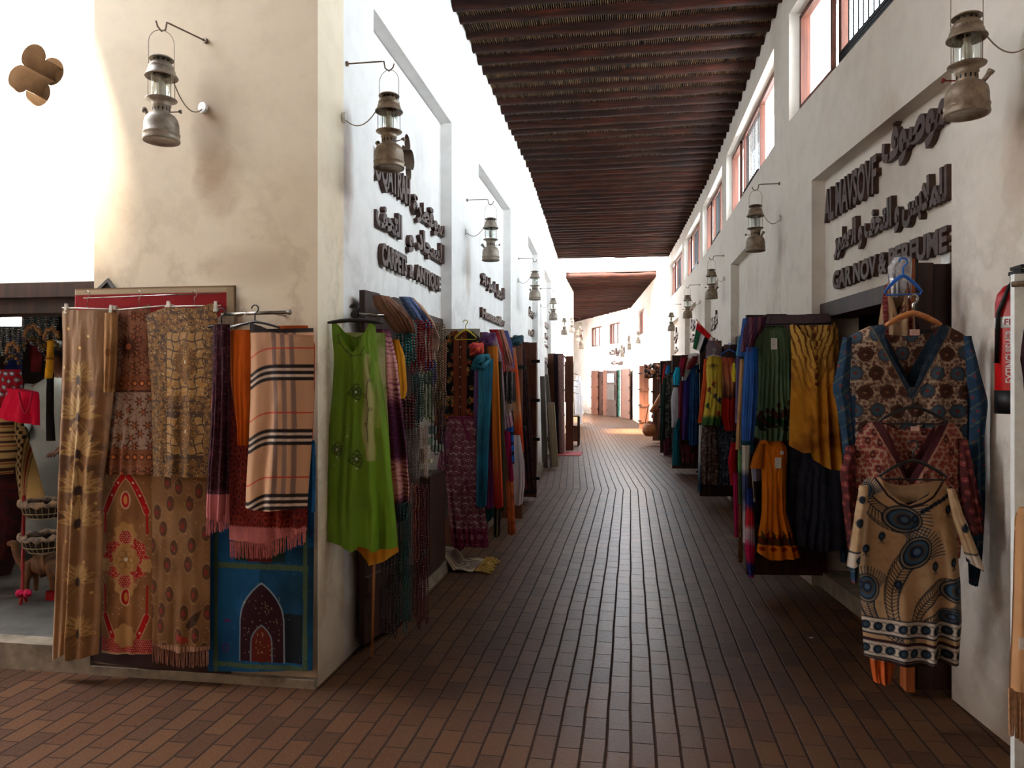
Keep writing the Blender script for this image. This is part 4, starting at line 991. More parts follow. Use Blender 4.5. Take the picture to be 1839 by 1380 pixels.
cloth('embroidered_cloth', FY(3.50), [(562, 262, 391), (600, 264, 390), (700, 271, 386), (857, 274, 377)], p_grid, 'heavy gold sequin cloth with a lattice pattern, top right of the panel', 'cloth', GF, folds=(.006, 2, 8), bulge=.015, top=[(0, .01), (.3, -.03), (.7, -.02), (1, -.055)], cell=.0032, mat='silk')
def p_ogee(P):
    P.fill((.66, .45, .27)); P.mottle((.54, .34, .20), 10); R_ = (.78, .06, .09); T = P.T
    for t0, s in ((.0, 1), (T-.20, -1)):
        for sx in (-1, 1):
            pts = [(sx*q*.118, (t0+.19*abs(q)**1.5 if s > 0 else t0+.19*(1-abs(q)**1.5)*1.0)) for q in np.linspace(.12, 1, 12)]
            P.line(pts, .040, (.86, .70, .52)); P.line(pts, .030, R_)
            for k in (3, 7): P.disc(*pts[k], .006, (.95, .85, .75), shine=.8)
    for sx in (-1, 1): P.line([(sx*.118, .17), (sx*.122, .30)], .012, R_); P.line([(sx*.122, T-.36), (sx*.118, T-.2)], .010, R_)
    def blob(x, t, r, c, n=8, k=.12, ph=0):
        an = np.arctan2(P.t-t, P.x-x); P.mix(P.step(np.hypot(P.x-x, P.t-t)-r*(1+k*np.cos(n*an+ph))), c)
    tc = T*.47
    blob(0, tc, .125, (.76, .14, .14), 10, .06); blob(0, tc-.13, .062, (.80, .60, .36), 7, .1); blob(0, tc+.13, .062, (.80, .60, .36), 7, .1)
    for sx in (-1, 1): blob(sx*.115, tc+.03, .035, (.80, .60, .36), 6, .15)
    d, i, bx, bt = P.cells(.011, .2, 2); mm = np.hypot(P.x, (P.t-tc)*.85) < .125
    P.mix(mm*P.step(d-.0032)*(i > .35), (.92, .70, .55), .8)
    for t_ in (tc-.115, tc+.115): P.disc(0, t_, .034, (.74, .12, .13)); P.mix((np.hypot(P.x, P.t-t_) < .036)*P.step(d-.0032), (.95, .74, .6), .8)
    blob(0, tc, .076, (.80, .60, .36), 9, .07); 
    for k in range(6): P.ring(.032*math.cos(k*1.05), tc+.032*math.sin(k*1.05), .018, .003, (.60, .40, .20))
    P.disc(0, tc, .010, (1, .95, .9), shine=1)
    for t_ in (.13, T-.30): P.ell(0, t_, .028, .048, 0, (.92, .78, .62), shine=.5); P.ell(0, t_, .021, .040, 0, R_); P.ell(0, t_, .010, .024, 0, (.9, .6, .3), shine=.9)
    P.band(T-.085, 9, (.70, .10, .12)); P.mix((P.t > T-.085)*P.step(d-.0032), (.92, .70, .58), .7); blob(0, T-.10, .060, (.80, .60, .36), 7, .1); P.band(T-.012, 9, (.85, .72, .56))
    P.sparkle(90, (1, .9, .8), .0024, 6)
cloth('embroidered_cloth', FY(3.555), [(853, 181, 276), (1000, 181, 275), (1100, 181, 274), (1172, 182, 274)], p_ogee, 'tan cloth with red ogee ribbons and a beaded medallion, lower middle', 'cloth', GF, folds=(.005, 2, 9), bulge=.01, hem=[(0, .01), (1, 0)], cell=.0030)
def p_sheer(P):
    P.fill((.58, .41, .25)).mottle((.44, .29, .17), 7); P.mix(np.clip((fbm(P.x, P.t, 4, 6)-.5)*4, 0, 1)*.35, (.74, .57, .40))
    d, i, bx, bt = P.cells(.105, .55, 9)
    P.mix(P.step(np.hypot(bx, bt*.62)-.024)*.75, (.34, .20, .14)); P.mix(P.step(np.hypot(bx+.004, (bt-.004)*.7)-.011)*.9, (.62, .20, .16), .3)
    P.mix(P.step(abs(np.hypot(bx*1.2, bt*.6)-.028)-.0015)*.8, (.72, .55, .36), .5)
    P.leaf(.04, .78, .13, .022, -.9, (.30, .19, .13)); P.ell(.02, .83, .03, .018, .3, (.66, .22, .18)); P.sparkle(110, (.95, .75, .5), .002, 12)
    P.band(P.T-.035, 9, (.74, .56, .44)); P.mix((P.t > P.T-.035)*((P.x*55 % 1) < .3), (.48, .28, .2))
sh = cloth('embroidered_cloth', FY(3.545), [(856, 272, 378), (1000, 273, 378), (1160, 273, 377)], p_sheer, 'sheer brown cloth with dark paisleys and a beaded fringe', 'cloth', GF, folds=(.008, 3, 11), bulge=.015, hem=[(0, .0), (.5, .03), (1, .01)], cell=.0035)
sh['_w'] = tuple(sh.location); fringe(FY(3.535), [(274, 1155, 1190), (330, 1165, 1200), (376, 1160, 1196)], sh, 46, (.72, .50, .42), 'fringe', .0024)
# ---------------------------------------------------------------- scarves by the corner of the front wall
GS = 'scarves on the front wall rail'
rail = group_at('clothes_rail', FY(3.50), 398, 565, 'chrome clothes rail carrying the checked scarf on the front wall', 'rail')
bm = bmesh.new(); o = Vector(rail['_w']); tube(bm, [P3(FY(3.50), 398, 565)-o, P3(FY(3.50), 518, 561)-o], .009, 12); bmobj('tube', bm, M['chrome'], rail, smooth=True)
bm = bmesh.new(); q = P3(FY(3.50), 519, 561)-o; tube(bm, [q-Vector((.01,0,0)), q+Vector((.006,0,0)), q+Vector((.014,0,0))], [.012,.014,.006], 12); bmobj('end_cap', bm, M['chrome'], rail)
for px_, nm in ((408, 'left'), (490, 'right')):
    bm = bmesh.new(); q = P3(FY(3.50), px_, 563)-o; tube(bm, [q, q+Vector((0, .13, 0))], .006, 8); bmobj('wall_bracket', bm, M['chrome'], rail)
def p_blue(P):
    P.fill((.08, .36, .56)).mottle((.05, .26, .44), 6, .4, .8, .8); T = P.T; W = P.x.max()
    P.mix((P.x > 0)*(P.t > T-.66)*np.clip((fbm(P.x, P.t, 5, 2)-.3)*3, 0, 1)*.8, (.04, .20, .28))
    for x0, x1, t0, t1 in ((-W+.035, W-.035, -1, .0),): pass
    Gd = (.42, .50, .28)
    def braid(m): P.mix(m*1.0, Gd); P.mix(m*(((P.x+P.t)*130 % 1) < .45), (.12, .24, .30))
    braid((abs(P.x+W-.045) < .011)|(abs(P.x-W+.045) < .011)); braid((abs(P.t-(T-.045)) < .012)*(abs(P.x) < W-.03)); braid((abs(P.t-(T-.555)) < .014)*(abs(P.x) < W-.03))
    P.mix((P.t > T-.72)*(P.t < T-.58)*(abs(P.x) < .07), (.40, .10, .08)); P.mix((P.t > T-.72)*(P.t < T-.58)*(abs(abs(P.x)-.10) < .035), (.10, .22, .20))
    P.mix((P.x > .075)*(P.x < W-.06)*(P.t > T-.32)*(P.t < T-.07), (.07, .10, .13))
    def arch(x0, hw, tb, tt, c):
        s = np.clip((P.t-tt)/(tb-tt), 0, 1); w = hw*np.where(s < .45, np.sin(np.clip(s/.45, 0, 1)*PI/2)**.8, 1+.05*s); return P.mix(P.step(abs(P.x-x0)-w)*(P.t > tt)*(P.t < tb), c)
    arch(.01, .118, T-.07, T-.475, (.55, .62, .66)); arch(.01, .112, T-.07, T-.465, (.20, .04, .09)); arch(.01, .058, T-.07, T-.26, (.50, .60, .64)); arch(.01, .052, T-.07, T-.252, (.42, .10, .04))
    rs = np.random.RandomState(3)
    for k in range(46):
        s = k/45; t = T-.47+.40*s; w = .116*math.sin(min(1, s/.45)*PI/2)**.8 if s < .45 else .119
        for sx in (-1, 1): P.disc(.01+sx*w, t, .0024, (.75, .85, .9), shine=.8)
    P.sparkle(70, (.95, .85, .6), .0022, 4, (-.09, .11, T-.40, T-.10)); P.sparkle(60, (.5, .8, .9), .0018, 5)
    P.disc(-W+.10, T-.13, .022, (.30, .20, .42)); P.disc(-W+.10, T-.13, .013, (.12, .30, .5)); P.ell(-W+.11, T-.27, .022, .007, 0, (.45, .15, .40))
cloth('wall_hanging', FY(3.598), [(790, 380, 565), (900, 374, 565), (1100, 374, 563), (1205, 373, 562)], p_blue, 'blue patchwork wall hanging with a dark red arch by the corner', 'wall hanging', folds=(.004, 2, 5), bulge=.008, hem=[(0, .02), (1, -.02)], cell=.0034)
def p_burg(P):
    P.fill((.22, .06, .11)).mottle((.36, .14, .20), 40, .5, .75, .8); P.sparkle(160, (.75, .45, .55), .0018, 9, (-9 if False else P.x.min(), P.x.max(), 0, P.T-.14))
    P.mix(((P.x < P.x.min()+.025+.02*P.v)*(P.t < .42)), (.86, .52, .52)); P.band(P.T-.145, 9, (.86, .50, .50)); 
    for k in range(8): P.ring(P.x.min()+.012+k*.016, P.T-.155, .007, .002, (.6, .4, .5))
b1 = cloth('fringed_scarf', FY(3.47), [(583, 382, 413), (650, 382, 414), (760, 378, 416), (880, 371, 413), (932, 370, 412)], p_burg, 'burgundy glittering scarf with a pink fringed end', 'scarf', GS, folds=(.012, 2, 3), bulge=.02, cell=.0032, hem=[(0, -.01), (1, .02)])
b1['_w'] = tuple(b1.location); fringe(FY(3.46), [(371, 930, 962), (412, 924, 950)], b1, 26, (.86, .50, .50))
def p_shawl(P):
    P.fill((.50, .10, .08)); d, i, bx, bt = P.cells(.035, .5, 3); P.mix(P.step(abs(np.hypot(bx, bt*.7)-.011)-.003), (.66, .22, .14)); P.mix(P.step(d-.005), (.28, .04, .06)); P.mottle((.30, .05, .06), 16, .5, .8, .6)
    P.vband(P.x.min()+.02, P.x.min()+.028, (.72, .30, .18)); P.band(P.T-.085, 9, (.84, .48, .46)); P.mix((P.t > P.T-.085)*((P.x*140 % 1) < .3)*.4, (.65, .30, .32)); P.mix((P.t > P.T-.095)*(P.t < P.T-.08)*((P.x*70+P.t*10) % 1 < .5), (.5, .1, .08))
b2 = cloth('fringed_shawl', FY(3.545), [(640, 404, 420), (760, 408, 556), (880, 411, 552), (972, 412, 550)], p_shawl, 'dark red paisley shawl with pink fringe behind the checked scarf', 'shawl', GS, folds=(.010, 4, 5), bulge=.02, cell=.0036, hem=[(0, 0), (.45, .01), (1, -.06)])
b2['_w'] = tuple(b2.location); fringe(FY(3.52), [(413, 972, 1003), (480, 972, 1004), (550, 944, 976)], b2, 90, (.84, .48, .46))
cloth('scarf', FY(3.50), [(593, 409, 453), (640, 411, 453), (700, 416, 452), (760, 424, 451), (800, 428, 449)], lambda P: P.fill((.93, .42, .06)).mottle((.80, .30, .04), 8, .4, .8, .5), 'bright orange scarf left of the checked scarf', 'scarf', GS, folds=(.008, 2, 6), bulge=.02, cell=.005)
cloth('scarf', FY(3.535), [(585, 495, 552), (620, 520, 566), (700, 540, 565), (790, 545, 562)], lambda P: P.fill((.82, .36, .10)).mottle((.6, .22, .06), 8), 'orange brown scarf peeking out behind the checked scarf', 'scarf', GS, folds=(.006, 2, 9), bulge=.01, cell=.007)
cloth('scarf', FY(3.57), [(795, 553, 566), (850, 553, 567), (920, 552, 566)], lambda P: P.fill((.08, .38, .60)).mottle((.05, .28, .46), 9), 'narrow blue cloth end at the corner right of the checked scarf', 'scarf', GS, folds=(.004, 1, 9), bulge=.01, cell=.006)
def p_plaid(P):
    P.fill((.87, .66, .50)).mix(np.clip((fbm(P.x, P.t, 2, 3)-.4)*2, 0, 1)*.25, (.86, .60, .50))
    tt = P.t-.05*np.exp(-((P.x+.17)/.07)**2)*1.0; per = .312
    vx = P.x-.02*np.sin(P.t*3); 
    for k in (-.025, .02, .065): P.mix(P.step(abs(vx-k)-.0115)*.55, (.36, .30, .33))
    for k in range(4):
        t0 = .215+k*per-.045*(P.u)*0
        for j, c in ((-.030, (.16, .11, .10)), (0, (.16, .11, .10)), (.030, (.16, .11, .10))): P.mix(P.step(abs(tt-t0-.0-j)-.0085), c)
        for j in (-.015, .015): P.mix(P.step(abs(tt-t0-j)-.0062)*.65, (.92, .86, .80))
        P.mix(P.step(abs(tt-t0+.118)-.0028), (.84, .16, .12))
    P.band(-1, .02, (.16, .11, .10))
pk = cloth('checked_scarf', FY(3.44), [(590, 449, 563), (640, 450, 564), (720, 449, 564), (800, 446, 560), (880, 442, 554), (914, 441, 552)], p_plaid, 'beige scarf with black white and red checks on the front wall rail', 'scarf', GS, folds=(.008, 2, 4), bulge=.03, top=[(0, -.03), (.2, -.01), (.5, .03), (1, .035)], hem=[(0, 0), (.35, .01), (1, -.01)], cell=.0034)
hanger(FY(3.465), 458, 562, 45, 26, 'plastic_black', 'dark clip hanger holding the checked scarf', 'hangers on the front wall rail', bar=False); hanger(FY(3.485), 437, 566, 38, 24, 'plastic_white', 'pale hanger holding the orange scarf', 'hangers on the front wall rail', r=.003, bar=False); hanger(FY(3.49), 398, 568, 26, 18, 'plastic_black', 'black hanger holding the burgundy glittering scarf', 'hangers on the front wall rail', bar=False)
SHADE_MUL = .93
# ---------------------------------------------------------------- corner pilaster: lime dress and company
LY = lambda y, yaw=0: plane_at(-1.4, y, yaw)
LIME = (.48, .66, .06)
def p_lime(P):
    P.fill(LIME).mottle((.36, .54, .04), 5, .4, .8, .5); P.mix(np.clip(P.v-.3, 0, 1)*.15, (.55, .75, .12))
    cr = (.74, .74, .46); m = P.step(abs(P.x-(.055+.03*P.v+.006*np.sin(P.t*20)))-(.022-.01*np.sin(P.t*9)), .006)*(P.t > .16)*(P.t < .72); P.mix(m, cr)
    m2 = P.step(abs(P.x-(.105+.02*P.v))-.012, .01)*(P.t > .2)*(P.t < .55)*.6; P.mix(m2, (.70, .72, .40))
    K = (.10, .12, .08)
    def scroll(pts):
        P.line(pts, .0028, K)
        for i in range(0, len(pts)-1):
            x, t = pts[i]; P.ring(x+.008*(-1)**i, t, .007, .0022, K)
    scroll([(-.10, .06), (-.085, .10), (-.055, .145), (-.02, .17), (.02, .165), (.045, .12)]); scroll([(.062, .30), (.055, .38), (.066, .45), (.058, .53), (.064, .62)])
    def flower(x, t, s):
        for k in range(7):
            a = k*2*PI/7+.3; L = s*(1 if k % 2 else .75)
            for j in range(2): P.ring(x+L*.5*math.cos(a), t+L*.55*math.sin(a), L*.26, .0024, K)
            P.line([(x, t), (x+L*math.cos(a), t+L*math.sin(a))], .0018, K)
        P.disc(x, t, .007, (.9, .95, .9), shine=1); P.disc(x, t+s*.9, .004, (.95, 1, .95), shine=1)
    flower(.0, .36, .052); flower(-.10, .66, .045); flower(.005, .71, .055); P.sparkle(10, (1, 1, .9), .0028, 4, (-.12, -.02, .55, .75))
GL = 'garments hung beside the corner pilaster'
cloth('summer_dress', LY(3.80, .16), [(582, 596, 674), (600, 596, 676), (640, 600, 679), (700, 597, 688), (780, 590, 698), (860, 584, 704), (930, 581, 711), (972, 582, 714)], p_lime, 'lime green sleeveless dress with black embroidered flowers', 'dress', GL,
      folds=(.020, 3.2, 3), bulge=.05, top=[(0, .0), (.10, -.01), (.16, .01), (.30, .10), (.45, .155), (.62, .11), (.80, .03), (.90, -.02), (1, .02)], back=[(0, 0), (.12, 0), (.3, .05), (.5, .07), (.7, .05), (.9, -.02), (1, 0)], hem=[(0, 0), (.15, .0), (.4, .05), (.5, .02), (.7, .045), (1, .03)], cell=.0036, mat='silk')
def p_tiedye_cream(P):
    P.fill((.80, .76, .58)).mottle((.50, .62, .22), 9, .45, .7, .8); 
    for x0 in (P.x.min()+.02, P.x.min()+.035): P.line([(x0+.006*math.sin(k*1.9), k*.06) for k in range(18)], .003, (.20, .16, .12))
    for k in range(14): P.ring(P.x.min()+.035, .05+k*.065, .009, .0022, (.22, .18, .13))
    P.band(P.T-.05, 9, (.35, .60, .20)); P.sparkle(30, (.9, 1, .8), .002, 3)
cloth('tunic', LY(3.93, .16), [(598, 590, 692), (700, 583, 694), (800, 578, 700), (884, 574, 702)], p_tiedye_cream, 'cream and green tie-dye tunic mostly behind the lime dress', 'tunic', GL, folds=(.012, 3, 7), bulge=.03, cell=.005)
cloth('underskirt', LY(4.0, .1), [(700, 612, 684), (900, 624, 698), (985, 630, 716), (1000, 632, 716)], lambda P: P.fill((.90, .62, .16)).mottle((.72, .34, .16), 7, .45, .8, .7), 'mustard yellow skirt hem showing under the lime dress', 'skirt', GL, folds=(.014, 4, 4), bulge=.04, hem=[(0, -.05), (.25, -.03), (.4, .04), (.7, .02), (1, -.03)], cell=.006)
def p_purpledye(P):
    PU = (.26, .07, .20); PK = (.80, .56, .56); P.fill(PU)
    for a, b in ((.0, .43), (.72, .98)): P.mix(np.clip(1-abs((P.t-(a+b)/2)/((b-a)/2))**5, 0, 1), (.90, .64, .60))
    P.mix((((P.t*40+fbm(P.x, P.t, 20, 3)*1.5) % 1) < .42)*(P.t < 1.03)*np.clip((fbm(P.x, P.t, 18, 6)-.3)*3, 0, 1)*.85, (.42, .14, .30))
cloth('tie_dye_tunic', LY(4.08, .5), [(592, 674, 700), (650, 676, 713), (700, 678, 718), (800, 684, 729), (880, 694, 734), (925, 700, 730), (936, 706, 722)], p_purpledye, 'plum and pink tie-dye tunic right of the lime dress', 'tunic', GL, folds=(.014, 2, 5), bulge=.04, cell=.0042)
cloth('mustard_sleeve_top', LY(4.15, .5), [(610, 703, 716), (640, 703, 727), (700, 708, 731), (716, 711, 727)], lambda P: P.fill((.86, .58, .08)).mottle((.72, .45, .05), 7), 'mustard yellow sleeve of a top beside the bead strings', 'top', GL, folds=(.006, 1.5, 3), bulge=.04, cell=.006)
for k, (px_, c) in enumerate([(676, (.60, .42, .30)), (684, (.52, .36, .26)), (692, (.42, .30, .26)), (701, (.62, .46, .34))]):
    pass
cloth('shawl', LY(4.10, .75), [(532, 668, 700), (550, 672, 722), (575, 690, 742), (598, 708, 745)], lambda P: P.fill((.58, .42, .34)).mottle((.42, .28, .22), 22), 'taupe fringed shawl thrown over the dark door leaf', 'shawl', GL, folds=(.014, 4, 3), bulge=.04, cell=.005)
def p_bluescarf(P): P.fill((.40, .50, .70)); d, i, bx, bt = P.cells(.018, .9, 2); P.mix(P.step(d-.004)*.7, (.70, .76, .86)); P.mottle((.2, .26, .42), 15)
cloth('shawl', LY(4.35, .8), [(534, 716, 740), (550, 724, 752), (575, 738, 768), (590, 754, 776)], p_bluescarf, 'blue patterned shawl on top of the dark door leaf', 'shawl', GL, folds=(.010, 2, 3), bulge=.04, cell=.005)
cs = cloth('shawl', LY(4.5, .8), [(535, 726, 742), (550, 738, 760), (580, 758, 780), (608, 772, 786), (630, 768, 784)], lambda P: P.fill((.86, .72, .62)).mottle((.70, .56, .48), 9), 'cream pink shawl with ragged fringe above the red beads', 'shawl', GL, folds=(.012, 3, 8), bulge=.04, cell=.006)
cs['_w'] = tuple(cs.location); fringe(LY(4.5, .8), [(765, 618, 648), (784, 615, 645)], cs, 18, (.80, .68, .58))
# rail and dark hangers
rl = group_at('clothes_rail', LY(4.0), 637, 565, 'steel rail arm with a round finial beside the corner pilaster', 'rail'); o = Vector(rl['_w'])
bm = bmesh.new(); bmesh.ops.create_uvsphere(bm, u_segments=14, v_segments=8, radius=.022); bmobj('finial', bm, M['iron'], rl, smooth=True)
bm = bmesh.new(); tube(bm, [(.02, 0, 0), P3(LY(4.05), 690, 567)-o], .009, 10); bmobj('tube', bm, M['chrome'], rl, smooth=True)
for k, (y, dx, lab) in enumerate([(3.79, 0, 'dark shaped hanger of the lime dress'), (3.92, -2, 'dark shaped hanger of the cream tie-dye tunic'), (4.0, 3, 'dark shaped hanger of the mustard skirt')]):
    hanger(LY(y, .16), 637+dx, 560, 48, 20, 'plastic_black', lab, 'dark hangers by the corner', r=.007, bar=False, off=.005)
wp = tube_obj('bamboo_post', [P3(LY(4.05), 672, 1000), P3(LY(4.05), 668, 1180)], .008, 'hangerwood', 'thin wooden post at the foot of the dark door leaf', 'post')
# bead strings
beadcol('bead_turquoise', (.14, .52, .50)); beadcol('bead_red', (.66, .06, .08)); beadcol('bead_teal', (.08, .34, .34)); beadcol('bead_green', (.30, .46, .12)); beadcol('bead_dark', (.10, .07, .10)); beadcol('bead_pearl', (.86, .74, .68)); beadcol('bead_gold', (.55, .40, .22)); beadcol('bead_silver', (.62, .60, .58), .2, .5); beadcol('bead_blue', (.10, .16, .55)); beadcol('bead_garnet', (.42, .05, .08)); beadcol('bead_rose', (.84, .48, .42))
BG = 'bead necklaces on the dark door leaf'
def bunch(pl, x0, x1, n, yt, yb, w, r, mat, lab, seed=0, jit=12, el=1.0, grp=None):
    rs = random.Random(seed)
    for k in range(n):
        px_ = x0+(x1-x0)*(k+.5)/n; necklace(pl, px_, yt+rs.uniform(-3, 3), yb+rs.uniform(-jit, jit), w, r, mat, lab, grp or lab.split(' hung')[0], off=.012*(k % 3)+.05, seed=seed*50+k, elong=el)
bunch(LY(4.22, .7), 707, 737, 5, 580, 655, 7, .0085, 'bead_turquoise', 'turquoise bead necklace hung at the top of the dark door leaf', 1, 6)
bunch(LY(4.35, .7), 733, 766, 6, 577, 668, 7, .0075, 'bead_red', 'red bead necklace hung high beside the turquoise beads', 2, 6)
bunch(LY(4.3, .7), 733, 750, 3, 675, 765, 6, .007, 'bead_teal', 'teal bead necklace hung below the red beads', 3)
bunch(LY(4.3, .7), 750, 766, 3, 668, 760, 6, .006, 'bead_green', 'green bead necklace hung below the red beads', 4)
bunch(LY(4.2, .7), 714, 738, 4, 712, 765, 7, .009, 'bead_garnet', 'garnet bead necklace hung right of the plum tunic', 5, 6)
bunch(LY(4.25, .7), 742, 762, 4, 765, 850, 5, .0055, 'bead_pearl', 'pearl pink bead necklace hung at mid height of the dark door leaf', 6)
bunch(LY(4.2, .7), 722, 744, 4, 760, 860, 6, .0055, 'bead_silver', 'silver grey bead necklace hung beside the pearl strings', 7)
bunch(LY(4.15, .7), 730, 745, 2, 870, 1000, 7, .0055, 'bead_rose', 'long rose bead necklace hung low on the dark door leaf', 8)
bunch(LY(4.15, .7), 738, 760, 5, 870, 1110, 6, .0065, 'bead_garnet', 'long garnet bead necklace hung almost to the paving', 9, 20)
bunch(LY(4.05, .7), 706, 730, 5, 900, 1120, 6, .0058, 'bead_teal', 'long teal bead necklace hung almost to the paving', 10, 20)
bunch(LY(4.02, .7), 682, 708, 6, 985, 1128, 7, .0062, 'bead_dark', 'long dark bead necklace hung below the lime dress', 11, 20)
bunch(LY(4.1, .7), 700, 722, 3, 965, 1060, 6, .006, 'bead_green', 'long green bead necklace hung below the lime dress', 12, 20)
bunch(LY(4.9, .2), 772, 800, 6, 585, 745, 6, .008, 'bead_gold', 'brown gold bead necklace hung in the carpet shop doorway', 13, 20)
bunch(LY(4.85, .2), 766, 782, 3, 650, 690, 7, .008, 'bead_blue', 'short blue bead necklace hung in the carpet shop doorway', 14, 6)
bunch(LY(5.0, .2), 776, 800, 4, 700, 830, 6, .007, 'bead_dark', 'black bead necklace hung low in the carpet shop doorway', 15, 20)
# ---------------------------------------------------------------- left leaf two: floral kurta and scarves
def p_floral(P):
    P.fill((.09, .08, .09)); rs = np.random.RandomState(5)
    for k in range(95):
        x, t = rs.uniform(P.x.min(), P.x.max()), rs.uniform(0, P.T); c = [(.86, .32, .12), (.90, .60, .40), (.72, .20, .14), (.80, .48, .26)][k % 4]; r = rs.uniform(.014, .026)
        an = np.arctan2(P.t-t, P.x-x); P.mix(P.step(np.hypot(P.x-x, P.t-t)-r*(1+.25*np.cos(5*an+k))), c); P.disc(x, t, r*.3, (.92, .72, .3))
        for j in range(2): P.leaf(x, t, r*1.9, r*.35, rs.uniform(0, 6.3), (.26, .36, .20))
    P.mix(P.step(abs(P.x-.01)-.058), (.46, .20, .13)); P.mix(P.step(abs(P.x-.01)-.058)*(((P.x*160) % 1 < .35)|((P.t*110) % 1 < .3))*.6, (.66, .36, .22)); P.mix(P.step(abs(P.x-.01)-.010), (.10, .06, .06)); P.mix(P.step(abs(P.x-.01)-.004), (.55, .28, .18))
    for k in range(9): P.disc(.012, .05+k*.085, .006, (.92, .80, .6), shine=.6)
L2 = lambda y: plane_at(-1.4, y)
fk = cloth('kurta', L2(6.33), [(596, 812, 848), (606, 797, 862), (620, 794, 864), (680, 792, 858), (750, 790, 853), (800, 790, 850)], p_floral, 'black kurta with orange flowers and rust placket on a yellow hanger', 'kurta', 'garments on the second left door leaf', folds=(.010, 3, 2), bulge=.04, top=[(0, 0), (.3, -.01), (.42, .03), (.5, .07), (.58, .03), (.7, -.01), (1, 0)], cell=.0042)
fk['_w'] = tuple(fk.location); cloth('sleeve', L2(6.29), [(612, 787, 802), (680, 785, 802), (740, 783, 799), (790, 779, 797)], p_floral, parent=fk, folds=(.006, 2, 2), bulge=.035, cell=.005)
hanger(L2(6.28), 836, 583, 20, 24, 'plastic_yellow', 'yellow plastic hanger of the black floral kurta', bar=True, r=.005)
def p_circ(P):
    P.fill((.80, .68, .66)); d, i, bx, bt = P.cells(.052, .15, 6); P.mix(P.step(abs(d-.022)-.0045), (.44, .12, .24)); P.mix(P.step(d-.014), (.40, .12, .16)); P.mix(P.step(d-.005), (.70, .50, .46)); P.mottle((.46, .14, .26), 30, .55, .75, .7)
    P.band(P.T-.19, 9, (.44, .10, .24)); 
    for k in range(-5, 6): P.ring(k*.07, P.T-.12, .018, .004, (.78, .55, .62)); P.ring(k*.07, P.T-.12, .008, .004, (.78, .55, .62))
    for q in (.05, .06, .17, .18): P.band(P.T-q-.002, P.T-q, (.70, .42, .52))
    P.line([(-.04, -.02), (.05, .20)], .022, (.50, .14, .30)); P.band(0, .02, (.5, .14, .3))
pc = cloth('print_dress', L2(6.22), [(748, 806, 852), (770, 800, 860), (850, 799, 866), (920, 805, 872), (982, 812, 878)], p_circ, 'long cream dress with purple circles and a plum border', 'dress', 'garments on the second left door leaf', folds=(.020, 4, 6), bulge=.05, hem=[(0, -.0), (.3, .03), (.35, -.01), (1, 0)], cell=.0045)
pc['_w'] = tuple(pc.location); cloth('sleeve', L2(6.19), [(775, 798, 812), (810, 790, 806), (848, 784, 800)], lambda P: P.fill((.52, .24, .36)).mottle((.7, .5, .5), 30), parent=pc, folds=(.005, 2, 3), bulge=.03, cell=.006)
GSC = 'coloured scarves on the second left door leaf'
def solid(c, c2=None, k=.6, sc=8): return lambda P: P.fill(c).mottle(c2 or tuple(q*.7 for q in c), sc, .4, .75, k)
def stripes(cs, w=.02, vert=True, noise_=.3):
    def f(P):
        q = (P.x if vert else P.t)/w+noise_*fbm(P.x, P.t, 10, 2); i = np.floor(q).astype(int) % len(cs); P.c = np.array(cs)[i]*1.0
    return f
def vgrad(stops, k=.15):
    def f(P):
        q = np.clip(P.v+k*(fbm(P.x, P.t, 6, 4)-.5), 0, 1); P.c = np.stack([np.interp(q, [s_[0] for s_ in stops], [s_[1][j] for s_ in stops]) for j in range(3)], -1)
    return f
